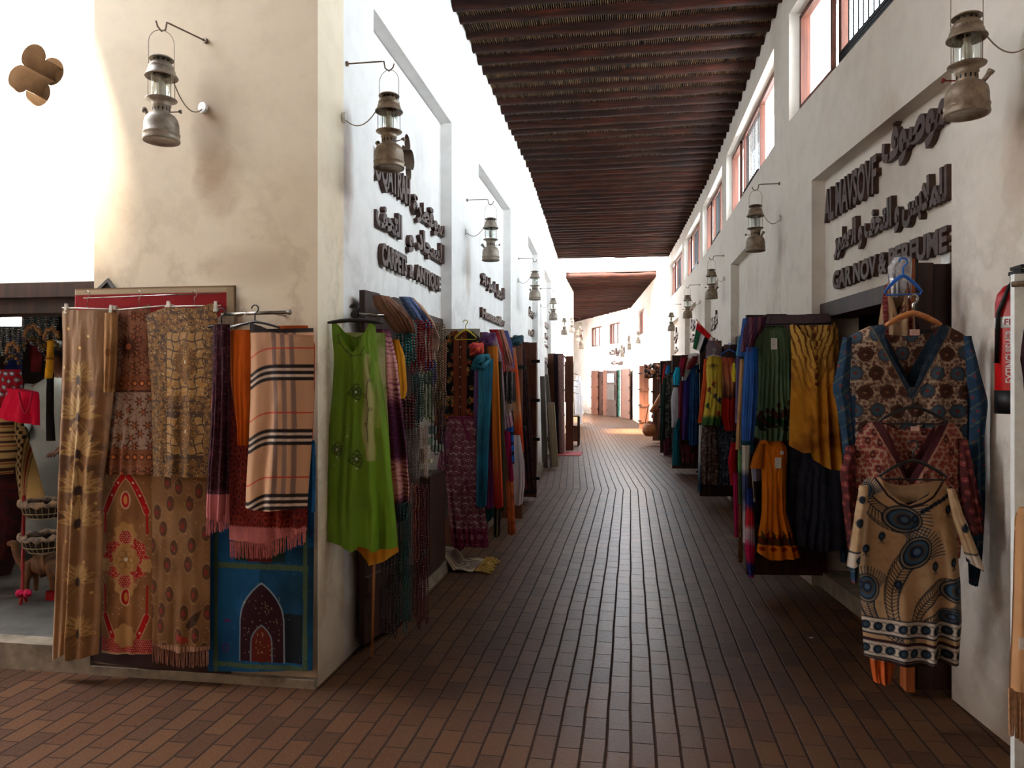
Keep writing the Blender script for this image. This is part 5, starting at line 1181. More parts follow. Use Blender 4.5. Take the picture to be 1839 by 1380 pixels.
SC_ = [ # y, rows, paint, label, noun, folds
 (6.22, [(655, 852, 872), (760, 850, 868), (905, 844, 860)], solid((.46, .26, .52)), 'violet crinkled scarf, leftmost of the row', 3),
 (6.18, [(645, 858, 886), (700, 859, 884), (800, 856, 878), (908, 855, 874)], solid((.10, .52, .66), (.05, .36, .5)), 'turquoise scarf knotted at the top', 4),
 (6.24, [(640, 876, 890), (760, 875, 888), (910, 868, 888)], solid((.52, .12, .42)), 'magenta purple scarf between the turquoise and orange ones', 3),
 (6.20, [(622, 876, 894), (700, 881, 897), (800, 884, 900), (910, 887, 904)], vgrad([(0, (.94, .56, .08)), (.6, (.94, .48, .06)), (.85, (.88, .26, .08)), (1, (.80, .12, .08))]), 'orange crinkled scarf turning red at the hem', 4),
 (6.30, [(650, 893, 901), (800, 897, 906), (915, 898, 908)], solid((.24, .22, .12)), 'olive dark scarf right of the orange one', 2),
 (6.34, [(598, 866, 890), (640, 880, 902), (700, 893, 906), (770, 896, 910)], solid((.66, .56, .62), (.5, .42, .5)), 'lavender grey shawl folded over the door leaf', 3),
 (6.50, [(592, 878, 894), (630, 890, 904), (668, 899, 907)], solid((.70, .14, .16)), 'crimson scarf folded over the door leaf', 2),
 (6.60, [(592, 888, 904), (620, 896, 914), (650, 905, 922)], solid((.80, .56, .48)), 'peach shawl with pink fringe', 2),
 (6.75, [(594, 896, 912), (620, 906, 920), (660, 916, 924)], solid((.38, .40, .66)), 'slate blue scarf folded over the door leaf', 2),
 (6.62, [(668, 900, 925), (700, 904, 926), (722, 908, 926)], stripes([(.20, .19, .20), (.20, .19, .20), (.62, .58, .56), (.30, .28, .30)], .012), 'charcoal striped scarf with a cream fringe', 3),
 (6.66, [(706, 902, 922), (740, 902, 918), (765, 906, 922)], solid((.80, .58, .66), (.9, .85, .85), .8, 30), 'pale pink floral scarf end', 2),
 (6.72, [(765, 909, 922), (832, 914, 924)], stripes([(.10, .35, .72), (.10, .35, .72), (.05, .07, .15)], .03, False), 'blue and black banded scarf end', 2),
 (6.70, [(775, 905, 916), (862, 914, 923)], solid((.72, .10, .36)), 'hot pink scarf end beside the white robe', 2),
 (7.3, [(625, 916, 926), (700, 918, 934), (780, 926, 939), (812, 934, 941)], vgrad([(0, (.85, .62, .5)), (.25, (.86, .30, .12)), (.6, (.90, .62, .42)), (.75, (.90, .30, .10)), (1, (.84, .24, .08))]), 'orange and cream shaded long scarf', 3),
 (7.1, [(782, 918, 934), (830, 918, 942), (870, 921, 943), (905, 922, 938)], solid((.86, .80, .80), (.74, .68, .70), .4), 'white robe end hanging low in the scarf row', 2),
 (6.95, [(862, 908, 922), (958, 912, 926)], solid((.85, .42, .22), (.5, .18, .1), .7, 12), 'orange patterned skirt end near the paving', 2),
 (6.5, [(905, 886, 900), (962, 886, 898)], stripes([(.40, .36, .26), (.16, .15, .13)], .018), 'small checked cloth end below the orange scarf', 2),
 (6.25, [(895, 852, 886), (925, 860, 886), (934, 870, 882)], solid((.05, .34, .38)), 'dark teal scarf end below the turquoise one', 2),
 (9.55, [(608, 924, 940), (680, 925, 948), (780, 930, 956), (886, 934, 964)], solid((.26, .14, .14), (.12, .07, .08), .8, 30), 'dark brown floral shawl beside the tall plank door', 4),
 (9.4, [(700, 922, 932), (800, 928, 938), (880, 936, 948)], solid((.40, .10, .10)), 'dark red shawl left of the tall plank door', 2)]
for k, (y, rw, pt, lab, nf) in enumerate(SC_):
    o = cloth('scarf', L2(y), rw, pt, lab, 'scarf', GSC, folds=(.009, nf*1.3, k+2), bulge=.018, cell=.0055, thick=.008, mat='silk' if k < 4 else 'cloth', hem=[(0, 0), (.5, .02), (1, 0)])
    if k in (7, 9): o['_w'] = tuple(o.location); fringe(L2(y-.02), [(rw[-1][1], rw[-1][0]-2, rw[-1][0]+18), (rw[-1][2], rw[-1][0]-2, rw[-1][0]+16)], o, 16, (.82, .55, .52) if k == 7 else (.82, .74, .56))
def knot(pl, px, py, rpx, mat_c, label, n=5, seed=1):
    """a scarf tied in a loose knot: a torus-like twist of cloth"""
    c = P3(pl, px, py); s = abs(P3(pl, px+10, py).x-c.x)/10*rpx; bm = bmesh.new(); rs = random.Random(seed)
    for k in range(3):
        a = rs.uniform(0, 3); pts = []
        for i in range(18):
            t = 2*PI*i/18; pts.append((s*.62*math.cos(t)+.1*s*math.sin(3*t+a), s*.35*math.sin(t+a)+s*.15*math.sin(2*t), s*.62*math.sin(t+k*.6)))
        tube(bm, pts, [s*(.26+.08*math.sin(i*1.3+k)) for i in range(18)], 8, closed=True)
    o = bmobj('scarf_knot', bm, simple('knot_cloth_%d' % seed, mat_c[0], mat_c[1], 14, .7, bump=.5, scl=(1, 1, 3)), None, c, True); tag(o, label, 'scarf knot'); return o
knot(L2(6.14), 864, 650, 17, ((.10, .50, .58), (.04, .30, .38)), 'turquoise knot at the top of the turquoise scarf', seed=1)
knot(L2(6.12), 856, 628, 14, ((.92, .40, .10), (.78, .10, .32)), 'orange and pink knot above the turquoise one', seed=2)
knot(L2(6.16), 875, 610, 15, ((.42, .14, .40), (.20, .10, .24)), 'purple knot below the lavender shawl', seed=3)
knot(L2(7.2), 928, 612, 12, ((.10, .36, .42), (.06, .10, .14)), 'dark teal knot above the long orange scarf', seed=4)
cloth('dust_sheet', L2(6.395), [(591, 793, 862), (604, 794, 862), (640, 794, 866)], solid((.74, .70, .64), (.6, .56, .5)), 'pale cloth over the door leaf behind the floral kurta', 'cloth', folds=(.006, 3, 2), bulge=.03, cell=.01)
# planks and textiles farther on the left
def plank(px0, px1, yt, yb, px0b, px1b, Y, mat, label, th=.03):
    pl = plane_at(-1.5, Y); pb = plane_at(-1.5, Y-.0); a, b, c, d = P3(pl, px0, yt), P3(pl, px1, yt), P3(pl, px1b, yb), P3(pl, px0b, yb)
    bm = bmesh.new(); n = Vector((0, -th, 0)); hexa(bm, [q-d for q in (d, c, c+n, d+n, a, b, b+n, a+n)]); o = bmobj('leaning_board', bm, M[mat], None, d); tag(o, label, 'board', 'boards leaning on the left wall'); return o
M['greyboard'] = wood('grey_board', (.42, .38, .34), (.22, .20, .18)); M['paleboard'] = wood('pale_board', (.66, .58, .46), (.46, .38, .28))
plank(970, 978, 676, 840, 974, 984, 13.7, 'greyboard', 'dark grey board leaning on the left wall, leftmost of three')
plank(979, 985, 673, 838, 988, 997, 13.9, 'greyboard', 'thin grey board leaning in the middle of three')
plank(984, 996, 723, 838, 992, 1003, 13.55, 'paleboard', 'short pale board leaning at the right of three', .05)
def p_weave(P): P.fill((.66, .48, .46)); P.mix((((P.x*30+np.abs((P.t*14) % 2-1)*1.2) % 1) < .45), (.40, .16, .18)); P.mix((((P.x*30+np.abs((P.t*14) % 2-1)*1.2) % 1) > .85), (.86, .80, .74))
cloth('woven_strip', plane_at(-1.5, 16.2), [(638, 1002, 1013), (815, 1004, 1014)], p_weave, 'tall red and white woven textile strip beside the door leaf', 'textile', folds=(.01, 1, 2), bulge=.03, cell=.01)
cloth('woven_strip', plane_at(-1.5, 16.3), [(636, 994, 1003), (760, 997, 1005), (836, 1000, 1006)], solid((.16, .10, .14)), 'dark textile strip left of the woven strip', 'textile', folds=(.01, 1, 2), bulge=.03, cell=.012)
cloth('white_robe', plane_at(-1.3, 21.6), [(676, 1036, 1042), (686, 1032, 1045), (700, 1030, 1045), (716, 1033, 1046), (744, 1032, 1048)], solid((.94, .95, .98), (.8, .84, .92), .3), 'white robe hanging at the end of the left stalls', 'robe', folds=(.02, 3, 2), bulge=.08, cell=.012)
cloth('white_robe', plane_at(-1.25, 21.9), [(742, 1041, 1046), (762, 1040, 1046)], solid((.92, .90, .92)), 'small pale cloth end below the white robe', 'cloth', folds=(.01, 1, 2), bulge=.03, cell=.012)
sr = group_at('wire_rack', plane_at(-1.35, 18.4), 1018, 665, 'wire shelf rack with goods next to the white robe', 'rack'); o = Vector(sr['_w'])
for k, yy in enumerate((668, 680, 690, 702)):
    bm = bmesh.new(); a, b = P3(plane_at(-1.35, 18.4), 1014, yy)-o, P3(plane_at(-1.35, 18.4), 1038, yy+5)-o
    for q in np.linspace(0, 1, 9): p = a.lerp(b, q); tube(bm, [p+Vector((0, -.12, 0)), p+Vector((0, .12, 0))], .006, 5)
    tube(bm, [a+Vector((0, -.12, 0)), b+Vector((0, -.12, 0))], .009, 6); bmobj('wire_shelf', bm, M['chrome'], sr)
bm = bmesh.new(); a, b = P3(plane_at(-1.35, 18.4), 1013, 640)-o, P3(plane_at(-1.35, 18.4), 1030, 660)-o; tube(bm, [a, b], .02, 6); bmobj('brace', bm, M['iron'], sr)
bm = bmesh.new(); a = P3(plane_at(-1.35, 18.5), 1014, 650)-o; hexa(bm, [a+Vector(v) for v in [(0,0,-1.0),(.22,0,-1.0),(.22,.04,-1.0),(0,.04,-1.0),(0,0,0),(.22,0,0),(.22,.04,0),(0,.04,0)]]); bmobj('back_board', bm, M['doorwood'], sr)
cloth('leather_bundle', plane_at(-1.35, 18.2), [(712, 1020, 1027), (722, 1019, 1029), (744, 1021, 1028)], solid((.50, .18, .12)), 'red brown leather bundle below the wire rack', 'bag', folds=(.01, 2, 2), bulge=.06, cell=.012)
tb = group_at('side_table', plane_at(-1.35, 18.6), 1022, 746, 'small dark wooden side table below the wire rack', 'table'); o = Vector(tb['_w']); zt_ = o.z
bm = bmesh.new(); box(bm, (-.05, -.25, -.03), (.26, .25, 0)); bmobj('table_top', bm, M['darkwood'], tb)
for ax, ay in ((-.03, -.23), (.22, -.23), (-.03, .2), (.22, .2)):
    bm = bmesh.new(); box(bm, (ax, ay, -zt_), (ax+.035, ay+.035, -.03)); bmobj('leg', bm, M['darkwood'], tb)
bm = bmesh.new(); box(bm, (-.02, -.22, -zt_+.12), (.23, .22, -zt_+.5)); bmobj('drawer_body', bm, M['doorwood'], tb)
mt = cloth_mat = None
bm = bmesh.new(); box(bm, (-.28, -.45, 0), (.28, .45, .012)); q = bmobj('door_mat', bm, simple('red_mat', (.70, .25, .28), (.5, .15, .18), 20, .9), None, (-1.33, 16.4, .001)); tag(q, 'small red mat on the paving before the left stalls', 'mat')

SHADE_MUL = 1.0
SHADE_MUL = .86
# ---------------------------------------------------------------- right side, near: printed kurtas
R1 = lambda y, yaw=0: plane_at(1.25, y, yaw)
CRM = (.84, .72, .60)
def p_k1(P):
    P.fill((.82, .70, .58)); 
    d, i, bx, bt = P.cells(.017, .7, 8); P.mix(P.step(abs(d-.0052)-.0016), (.24, .13, .12)); P.mix(P.step(d-.0028)*(i > .5), (.48, .12, .12))
    d, i, bx, bt = P.cells(.086, .12, 21); br = (.30, .17, .13); bl = (.28, .36, .42); par = i > .5
    P.mix(P.step(d-.033), (.30, .17, .13)); P.mix(P.step(d-.030)*par, bl); P.mix(P.step(d-.007)*par, (.62, .20, .12)); P.mix(P.step(abs(d-.016)-.0015)*par, (.38, .48, .50))
    P.mix(P.step(np.hypot(bx+.006, bt-.004)-.010)*(~par), (.42, .24, .18)); P.mix(P.step(np.hypot(abs(bx)-.004, bt-.002)-.0018)*(~par), (.9, .84, .76)); P.mix(P.step(abs(d-.024)-.001)*(~par), (.48, .32, .24))
    for sx, x1 in ((-1, -.155), (1, .165)):
        P.line([(sx*.0-.0, .285), (x1, -.03)], .052, (.16, .24, .31)); P.line([(sx*.030, .285+.0), (x1+sx*.030, -.03)], .0035, (.62, .52, .34)); P.line([(-sx*.0+sx*-.022, .25), (x1-sx*.024, -.03)], .003, (.55, .30, .26))
        for k in range(6): P.ring(x1*(1-k/6)+0, -.0+.285*k/6, .009, .0028, (.36, .40, .44))
    P.line([(0, .25), (0, .32)], .03, (.16, .24, .31)); P.vband(-.002, .002, (.25, .18, .16))
    P.mix((abs(P.x) > .235)*(P.t > .32), (.12, .22, .32))
def p_navy(P):
    P.fill((.13, .24, .34)); d, i, bx, bt = P.cells(.05, .3, 4); P.mix(P.step(abs(d-.012)-.0015), (.22, .34, .42)); P.mix(P.step(d-.005), (.62, .20, .16)); P.mix((((P.x*.8+P.t)*13 % 1) < .07), (.40, .44, .34)); P.mottle((.08, .15, .24), 8)
GK = 'printed kurtas on the right door leaf'
k1 = cloth('kurta', R1(3.70), [(586, 1562, 1700), (596, 1535, 1722), (606, 1521, 1737), (640, 1516, 1742), (700, 1520, 1750), (780, 1528, 1748), (870, 1540, 1746)], p_k1, 'large brown and blue circle print kurta on a wooden hanger, uppermost on the right', 'kurta', GK,
      folds=(.014, 2.6, 3), bulge=.05, top=[(0, .0), (.10, -.005), (.24, -.012), (.5, .30), (.76, -.012), (.9, 0), (1, 0)], back=[(0, 0), (.24, .03), (.5, .045), (.76, .03), (1, 0)], cell=.0036)
k1['_w'] = tuple(k1.location)
cloth('sleeve', R1(3.65), [(606, 1514, 1530), (650, 1504, 1528), (700, 1494, 1526), (725, 1502, 1530), (800, 1512, 1536), (900, 1520, 1545), (1000, 1524, 1546), (1045, 1528, 1536)], p_navy, parent=k1, folds=(.010, 2, 2), bulge=.03, cell=.005)
cloth('sleeve', R1(3.62), [(604, 1730, 1744), (650, 1734, 1756), (700, 1738, 1768), (722, 1742, 1774), (780, 1740, 1766), (900, 1738, 1766), (1010, 1738, 1758), (1050, 1742, 1750)], p_navy, parent=k1, folds=(.010, 2, 5), bulge=.03, cell=.005)
paper(R1(3.70), 1632, 592, 1650, 603, .012, 'neck_label', (.90, .72, .66), parent=k1)
def p_k2(P):
    P.fill((.76, .58, .48)); d, i, bx, bt = P.cells(.020, .6, 11); P.mix(P.step(abs(d-.006)-.0022), (.50, .12, .12)); P.mix(P.step(d-.0035), (.72, .30, .22))
    d, i, bx, bt = P.cells(.055, .5, 13); P.mix(P.step(np.hypot(bx*1.2, bt*.8)-.014)*(i > .35), (.32, .12, .12)); P.mix(P.step(np.hypot(bx, bt)-.006)*(i > .35), (.62, .36, .26))
    for sx, x1 in ((-1, -.150), (1, .155)):
        P.line([(sx*.005, .245), (x1, -.03)], .036, (.34, .14, .16)); P.line([(sx*.030, .245), (x1+sx*.026, -.03)], .004, (.80, .62, .5))
k2 = cloth('kurta', R1(3.58), [(760, 1560, 1712), (776, 1542, 1728), (800, 1535, 1732), (860, 1524, 1732), (940, 1530, 1730), (1000, 1540, 1724)], p_k2, 'rust floral print kurta with a dark V neck, middle of the right stack', 'kurta', GK,
      folds=(.012, 2.4, 6), bulge=.045, top=[(0, 0), (.15, -.01), (.25, 0), (.5, .255), (.76, 0), (.86, -.01), (1, 0)], back=[(0, 0), (.25, .02), (.5, .03), (.76, .02), (1, 0)], cell=.0038)
k2['_w'] = tuple(k2.location)
def p_mar(P): P.fill((.34, .13, .13)).mottle((.20, .07, .08), 12); d, i, bx, bt = P.cells(.04, .4, 9); P.mix(P.step(abs(d-.009)-.002), (.72, .28, .26)); P.mix(P.step(d-.003), (.8, .6, .5))
cloth('sleeve', R1(3.575), [(800, 1520, 1538), (850, 1508, 1536), (920, 1514, 1540), (985, 1522, 1540)], p_mar, parent=k2, folds=(.008, 2, 2), bulge=.03, cell=.005)
cloth('sleeve', R1(3.56), [(790, 1722, 1738), (860, 1722, 1752), (920, 1728, 1764), (958, 1745, 1764)], p_mar, parent=k2, folds=(.008, 2, 3), bulge=.03, cell=.005)
paper(R1(3.58), 1634, 766, 1650, 774, .010, 'neck_label', (.90, .72, .66), parent=k2)
NV = (.09, .12, .17)
def p_k3(P):
    P.fill((.78, .62, .45)); P.mix(np.clip((fbm(P.x*.8+P.t*.5, P.t-P.x*.4, 45, 2)-.45)*4, 0, 1)*.35, (.68, .50, .34))
    def feather(p0, p1, p2, s, barbs=22, r0=.25):
        """a peacock feather along a bent shaft: barbs, then a ringed eye"""
        q = lambda k: ((1-k)**2*p0[0]+2*k*(1-k)*p1[0]+k*k*p2[0], (1-k)**2*p0[1]+2*k*(1-k)*p1[1]+k*k*p2[1])
        pts = [q(k/barbs) for k in range(barbs+1)]; P.line(pts, .0036, NV)
        dx, dt = pts[-1][0]-pts[-2][0], pts[-1][1]-pts[-2][1]; ea = math.atan2(dt, dx); cx_, ct_ = pts[-1][0]+math.cos(ea)*s*.5, pts[-1][1]+math.sin(ea)*s*.5
        for k in range(1, barbs-1):
            a = math.atan2(pts[k+1][1]-pts[k][1], pts[k+1][0]-pts[k][0]); bl_ = s*(r0+.75*(k/barbs))
            for sd_ in (-1, 1):
                b1 = a+sd_*1.0; e1 = (pts[k][0]+math.cos(b1)*bl_*.5, pts[k][1]+math.sin(b1)*bl_*.5); b2 = a+sd_*.35; e2 = (e1[0]+math.cos(b2)*bl_*.45, e1[1]+math.sin(b2)*bl_*.45); e3 = (e2[0]+math.cos(a-sd_*.1)*bl_*.2, e2[1]+math.sin(a-sd_*.1)*bl_*.2)
                P.line([pts[k], e1, e2, e3], .0034, NV)
        for k in range(-7, 8):
            b_ = ea+k*.20; L_ = s*(1.55-.04*abs(k)); P.line([(cx_-math.cos(ea)*s*.4, ct_-math.sin(ea)*s*.4), (cx_+math.cos(b_)*s*.7, ct_+math.sin(b_)*s*.7), (cx_+math.cos(b_*.5+ea*.5)*L_+math.cos(ea+PI/2)*k*s*.05, ct_+math.sin(b_*.5+ea*.5)*L_+math.sin(ea+PI/2)*k*s*.05)], .0036, (.12, .26, .38) if k % 2 else NV)
        for a_, b_, c_ in ((1.02, .72, NV), (.94, .64, (.58, .50, .40)), (.84, .56, NV), (.72, .47, (.20, .34, .44)), (.54, .36, (.34, .27, .20)), (.40, .28, (.10, .14, .24)), (.20, .15, (.30, .40, .48))): P.ell(cx_+math.cos(ea)*s*.12*(1-a_), ct_+math.sin(ea)*s*.12*(1-a_), s*a_, s*b_, ea, c_)
    feather((-.22, -.01), (-.16, .14), (-.07, .155), .080, 16, .5); feather((-.215, .22), (-.215, .12), (-.185, .075), .045, 8)
    feather((-.03, .69), (-.17, .62), (-.165, .50), .062, 22); feather((-.03, .69), (-.13, .48), (-.005, .335), .078, 24, .3); feather((-.01, .69), (.05, .44), (.155, .455), .072, 24, .3); feather((.0, .69), (.05, .58), (.13, .57), .048, 16)
    for (x, t) in [(.155, .12), (.17, .34), (-.17, .30), (-.11, .24), (.10, .36), (-.19, .46), (.17, .60), (.02, .16), (.205, .20), (-.05, .44)]:
        P.ell(x, t, .013, .019, .2, NV); P.ell(x, t+.001, .006, .009, .2, (.2, .3, .4)); 
        for a in (-.7, 0, .7): P.line([(x, t+.018), (x+.016*math.sin(a), t+.018+.018*math.cos(a))], .0024, NV)
    for k in range(10): P.ell(.05+k*.017, .13-.011*k, .012, .009, -.6, NV)
    P.line([(-.135, -.01), (-.088, .064), (-.045, .098), (0, .112), (.05, .098), (.095, .064), (.148, -.01)], .009, (.16, .07, .09))
    T = P.T
    for t0 in (T-.155, T-.055):
        P.band(t0-.035, t0+.035, (.84, .76, .68)); P.band(t0-.037, t0-.032, NV); P.band(t0+.030, t0+.037, NV)
        for k in range(-5, 6):
            x = k*.045+.01; P.ell(x, t0, .017, .020, .5, NV); P.ell(x+.002, t0, .008, .010, .5, (.22, .32, .36)); P.ring(x+.022, t0, .018, .0026, NV)
    P.band(T-.016, 9, (.16, .06, .09)); P.band(T-.100, T-.088, (.20, .07, .10))
k3 = cloth('kurta', R1(3.46, -.04), [(862, 1556, 1692), (870, 1546, 1702), (900, 1544, 1712), (960, 1540, 1717), (1040, 1543, 1724), (1110, 1547, 1726), (1184, 1552, 1720)], p_k3, 'beige tunic with dark blue peacock feathers, lowest on the right', 'kurta', GK,
      folds=(.016, 2.8, 5), bulge=.06, top=[(0, 0), (.12, -.012), (.20, 0), (.30, .06), (.5, .105), (.72, .06), (.84, -.005), (.92, -.01), (1, 0)], back=[(0, 0), (.2, .01), (.5, .03), (.84, .01), (1, 0)], hem=[(0, 0), (.5, .012), (1, -.005)], cell=.0029)
k3['_w'] = tuple(k3.location)
def p_slv(P):
    P.fill((.80, .66, .50)).mottle((.66, .48, .32), 30, .4, .8, .5); P.ell(0, .16, .014, .02, .2, NV); P.ell(.01, .06, .012, .016, .2, NV)
    P.band(P.T-.075, 9, (.84, .76, .68)); P.band(P.T-.08, P.T-.073, NV); P.band(P.T-.012, 9, NV); P.ell(0, P.T-.04, .020, .020, .4, NV); P.ell(0, P.T-.04, .009, .010, .4, (.3, .36, .4))
cloth('sleeve', R1(3.43), [(872, 1543, 1560), (920, 1535, 1556), (970, 1527, 1549), (1022, 1519, 1543)], p_slv, parent=k3, folds=(.006, 1.5, 2), bulge=.035, cell=.0042, hem=[(0, 0), (1, -.03)])
cloth('sleeve', R1(3.415), [(878, 1700, 1714), (930, 1710, 1732), (970, 1724, 1748), (1018, 1738, 1766)], p_slv, parent=k3, folds=(.006, 1.5, 4), bulge=.035, cell=.0042, hem=[(0, -.02), (1, .02)])
cloth('skirt_end', R1(3.56), [(1150, 1560, 1612), (1190, 1562, 1608), (1224, 1568, 1600)], lambda P: P.fill((.80, .70, .58)).mottle((.30, .22, .2), 25, .55, .7, .6).band(P.T-.10, 9, (.88, .40, .16)), 'cream and orange hem showing under the peacock tunic', 'skirt', folds=(.014, 3, 4), bulge=.03, cell=.005)
def p_beige(P):
    P.fill((.74, .60, .46)).mottle((.62, .48, .36), 9)
    for x in (-.055, .055): P.line([(x, -.05), (x*1.0, .5)], .020, (.40, .10, .12)); 
    for x in (-.055, .055):
        for k in range(10): P.ring(x, .02+k*.045, .010, .004, (.66, .34, .26))
    for (x, t) in [(-.11, .22), (.0, .28), (.10, .16), (.02, .12)]: P.ell(x, t, .012, .02, .3, (.35, .14, .14)); P.ell(x+.003, t, .005, .010, .3, (.70, .56, .42))
bt_ = cloth('tunic', R1(3.84), [(512, 1590, 1632), (540, 1584, 1636), (575, 1578, 1642), (640, 1574, 1646)], p_beige, 'beige sleeveless tunic with red paisley bands on the blue hanger', 'tunic', GK, folds=(.010, 2, 3), bulge=.04, top=[(0, 0), (.14, -.02), (.2, .03), (.5, .15), (.8, .03), (.9, -.02), (1, 0)], back=[(0, 0), (.2, .04), (.5, .06), (.8, .04), (1, 0)], cell=.004)
h = hanger(R1(3.81), 1622, 478, 34, 50, 'plastic_blue', 'bright blue plastic hanger at the top of the right door leaf', bar=True, r=.0055)
hanger(R1(3.66), 1640, 545, 50, 42, 'hangerwood', 'wooden hanger in the collar of the circle print kurta', bar=False, r=.009)
hanger(R1(3.545), 1640, 712, 62, 48, 'plastic_black', 'black hanger of the rust floral kurta', bar=True, r=.005)
hanger(R1(3.42), 1640, 808, 62, 52, 'plastic_black', 'black hanger of the peacock feather tunic', bar=True, r=.005)
bag = cloth('plastic_cover', R1(3.885), [(462, 1606, 1638), (480, 1594, 1638), (540, 1598, 1636)], lambda P: P.fill((.88, .87, .87)).mottle((.62, .62, .64), 30, .45, .7, .7).sparkle(20, (1, 1, 1), .006, 2), 'crumpled white plastic sheet at the top of the right door leaf', 'plastic sheet', folds=(.010, 4, 2), bulge=.015, cell=.004, mat='silk')
pp = on_wall(1685, 472, 'R', .06)
bm = bmesh.new(); box(bm, (-.004, -.055, -.05), (0, .055, .05)); q = bmobj('paper_notice', bm, M['white'], None, (xr(pp.y)+.098, pp.y, pp.z)); tag(q, 'small white paper notice under the sign lettering on the right', 'notice')
SHADE_MUL = 1.0
# ---------------------------------------------------------------- right leaf one: green tee, gold top, orange dress
GR = 'garments on the first right door leaf'
R2 = lambda y: plane_at(1.1, y)
cloth('dust_sheet', R2(5.86), [(566, 1372, 1490), (570, 1368, 1492), (620, 1368, 1492), (800, 1362, 1490)], solid((.42, .34, .36), (.34, .26, .28)), 'grey mauve sheet covering the first right door leaf', 'cloth', folds=(.006, 4, 2), bulge=.02, top=[(0, .01), (.5, .0), (1, -.01)], cell=.008)
def p_green(P):
    P.fill((.40, .50, .37)).mottle((.30, .40, .29), 6)
    rs = np.random.RandomState(4); T = P.T
    for k in range(9):
        x = -.16+.04*k; t0 = T-.20+rs.uniform(-.05, .03); c = [(.10, .22, .14), (.28, .16, .14)][k % 2]
        for j in range(5): P.leaf(x, t0+.07, .09, .011, -PI/2+(j-2)*.45, c)
        P.ell(x, t0-.03, .016, .022, 0, (.28, .17, .15)); P.ell(x+.006, t0+.08, .026, .015, .3, (.18, .12, .10))
    P.band(-1, .012, (.22, .36, .2))
gt = cloth('t_shirt', R2(5.74), [(586, 1358, 1404), (592, 1352, 1416), (606, 1350, 1420), (640, 1359, 1421), (700, 1357, 1421), (760, 1355, 1421), (790, 1354, 1419)], p_green, 'sage green T-shirt with dark flowers above the hem', 'T-shirt', GR, folds=(.018, 4, 3), bulge=.05, top=[(0, 0), (.2, -.005), (.5, .03), (.8, -.005), (1, 0)], hem=[(0, -.02), (.4, .01), (1, 0)], cell=.0045)
gt['_w'] = tuple(gt.location); cloth('sleeve', R2(5.71), [(590, 1352, 1366), (610, 1346, 1370), (628, 1342, 1368)], solid((.40, .50, .37)), parent=gt, folds=(.004, 2, 2), bulge=.035, cell=.005); paper(R2(5.70), 1384, 608, 1395, 628, .02, 'price_tag', parent=gt)
def p_gold(P):
    P.fill((.82, .54, .15)); P.mix(np.clip((fbm(P.x, P.t, 7, 3)-.5)*4, 0, 1)*.75, (.50, .26, .08)); P.mix(np.clip((fbm(P.x, P.t, 5, 8)-.5)*4, 0, 1)*.6, (.92, .68, .24))
    m = np.clip(1.15-P.t/.50-.35*abs(P.x)/.2, 0, 1); P.mix(m*.9, (.92, .76, .42))
    r = np.hypot(P.x*1.0, (P.t-.62)*.55); P.mix(np.clip(1.2-P.t/.46, 0, 1)*(((abs(P.x)*26+P.t*7+fbm(P.x, P.t, 20, 4)*.9) % 1) < .34)*.85, (.42, .19, .06))
    P.mix(P.step(abs(P.x)-.014)*(P.t < .45)*np.clip((fbm(P.x, P.t, 60, 5)-.35)*4, 0, 1), (.40, .17, .06)); P.mix(P.step(abs(abs(P.x)-.20)-.02)*(P.t < .30)*.6, (.44, .22, .08))
cloth('tie_dye_blouse', R2(5.66), [(584, 1418, 1503), (600, 1420, 1506), (650, 1421, 1506), (700, 1420, 1508), (780, 1417, 1513), (834, 1417, 1517)], p_gold, 'sleeveless gold brown tie-dye top next to the green T-shirt', 'top', GR, folds=(.022, 3.6, 5), bulge=.05, top=[(0, 0), (.08, -.01), (.2, .04), (.45, .115), (.6, .115), (.8, .03), (.93, -.02), (1, 0)], hem=[(0, -.13), (.25, -.08), (.4, -.09), (.45, -.03), (.7, .03), (.9, .04), (1, .03)], cell=.0042)
def p_orange(P):
    P.fill((.95, .52, .09)).mottle((.84, .42, .06), 5); T = P.T; 
    for k in range(5):
        x = -.14+.075*k; t0 = T-.16
        for j in range(6): P.leaf(x, t0+.05, .11, .012, -PI/2+(j-2.5)*.5, (.52, .16, .06) if j % 2 else (.30, .22, .10))
        P.ell(x+.02, t0+.02, .018, .024, 0, (.28, .20, .10)); P.ell(x-.02, t0+.08, .022, .016, 0, (.70, .20, .06))
    P.mix(P.step(P.t-(T-.03), .02)*-1+0, (.8, .3, .05))
od = cloth('summer_dress', R2(5.70), [(792, 1366, 1402), (800, 1360, 1412), (815, 1362, 1414), (850, 1368, 1412), (920, 1368, 1412), (960, 1362, 1424), (1000, 1358, 1438)], p_orange, 'orange short-sleeved dress with a flower border hanging low', 'dress', GR, folds=(.018, 3.5, 2), bulge=.05, top=[(0, 0), (.2, -.01), (.5, .04), (.8, -.0), (1, 0)], hem=[(0, -.03), (.3, .02), (.7, .01), (1, .0)], cell=.0045)
od['_w'] = tuple(od.location); cloth('sleeve', R2(5.67), [(797, 1362, 1374), (820, 1352, 1372), (841, 1346, 1370)], solid((.86, .46, .08)), parent=od, folds=(.004, 2, 2), bulge=.035, cell=.005); paper(R2(5.66), 1391, 822, 1402, 841, .02, 'price_tag', parent=od); paper(R2(5.66), 1400, 810, 1406, 816, .02, 'neck_label', parent=od)
nv = cloth('long_dress', R2(5.80), [(800, 1412, 1500), (840, 1414, 1514), (900, 1412, 1516), (980, 1408, 1518)], solid((.20, .20, .26), (.14, .14, .19)), 'dark slate blue long dress below the gold tie-dye top', 'dress', GR, folds=(.022, 4, 6), bulge=.04, hem=[(0, 0), (.3, .0), (.6, .04), (1, .02)], cell=.006)
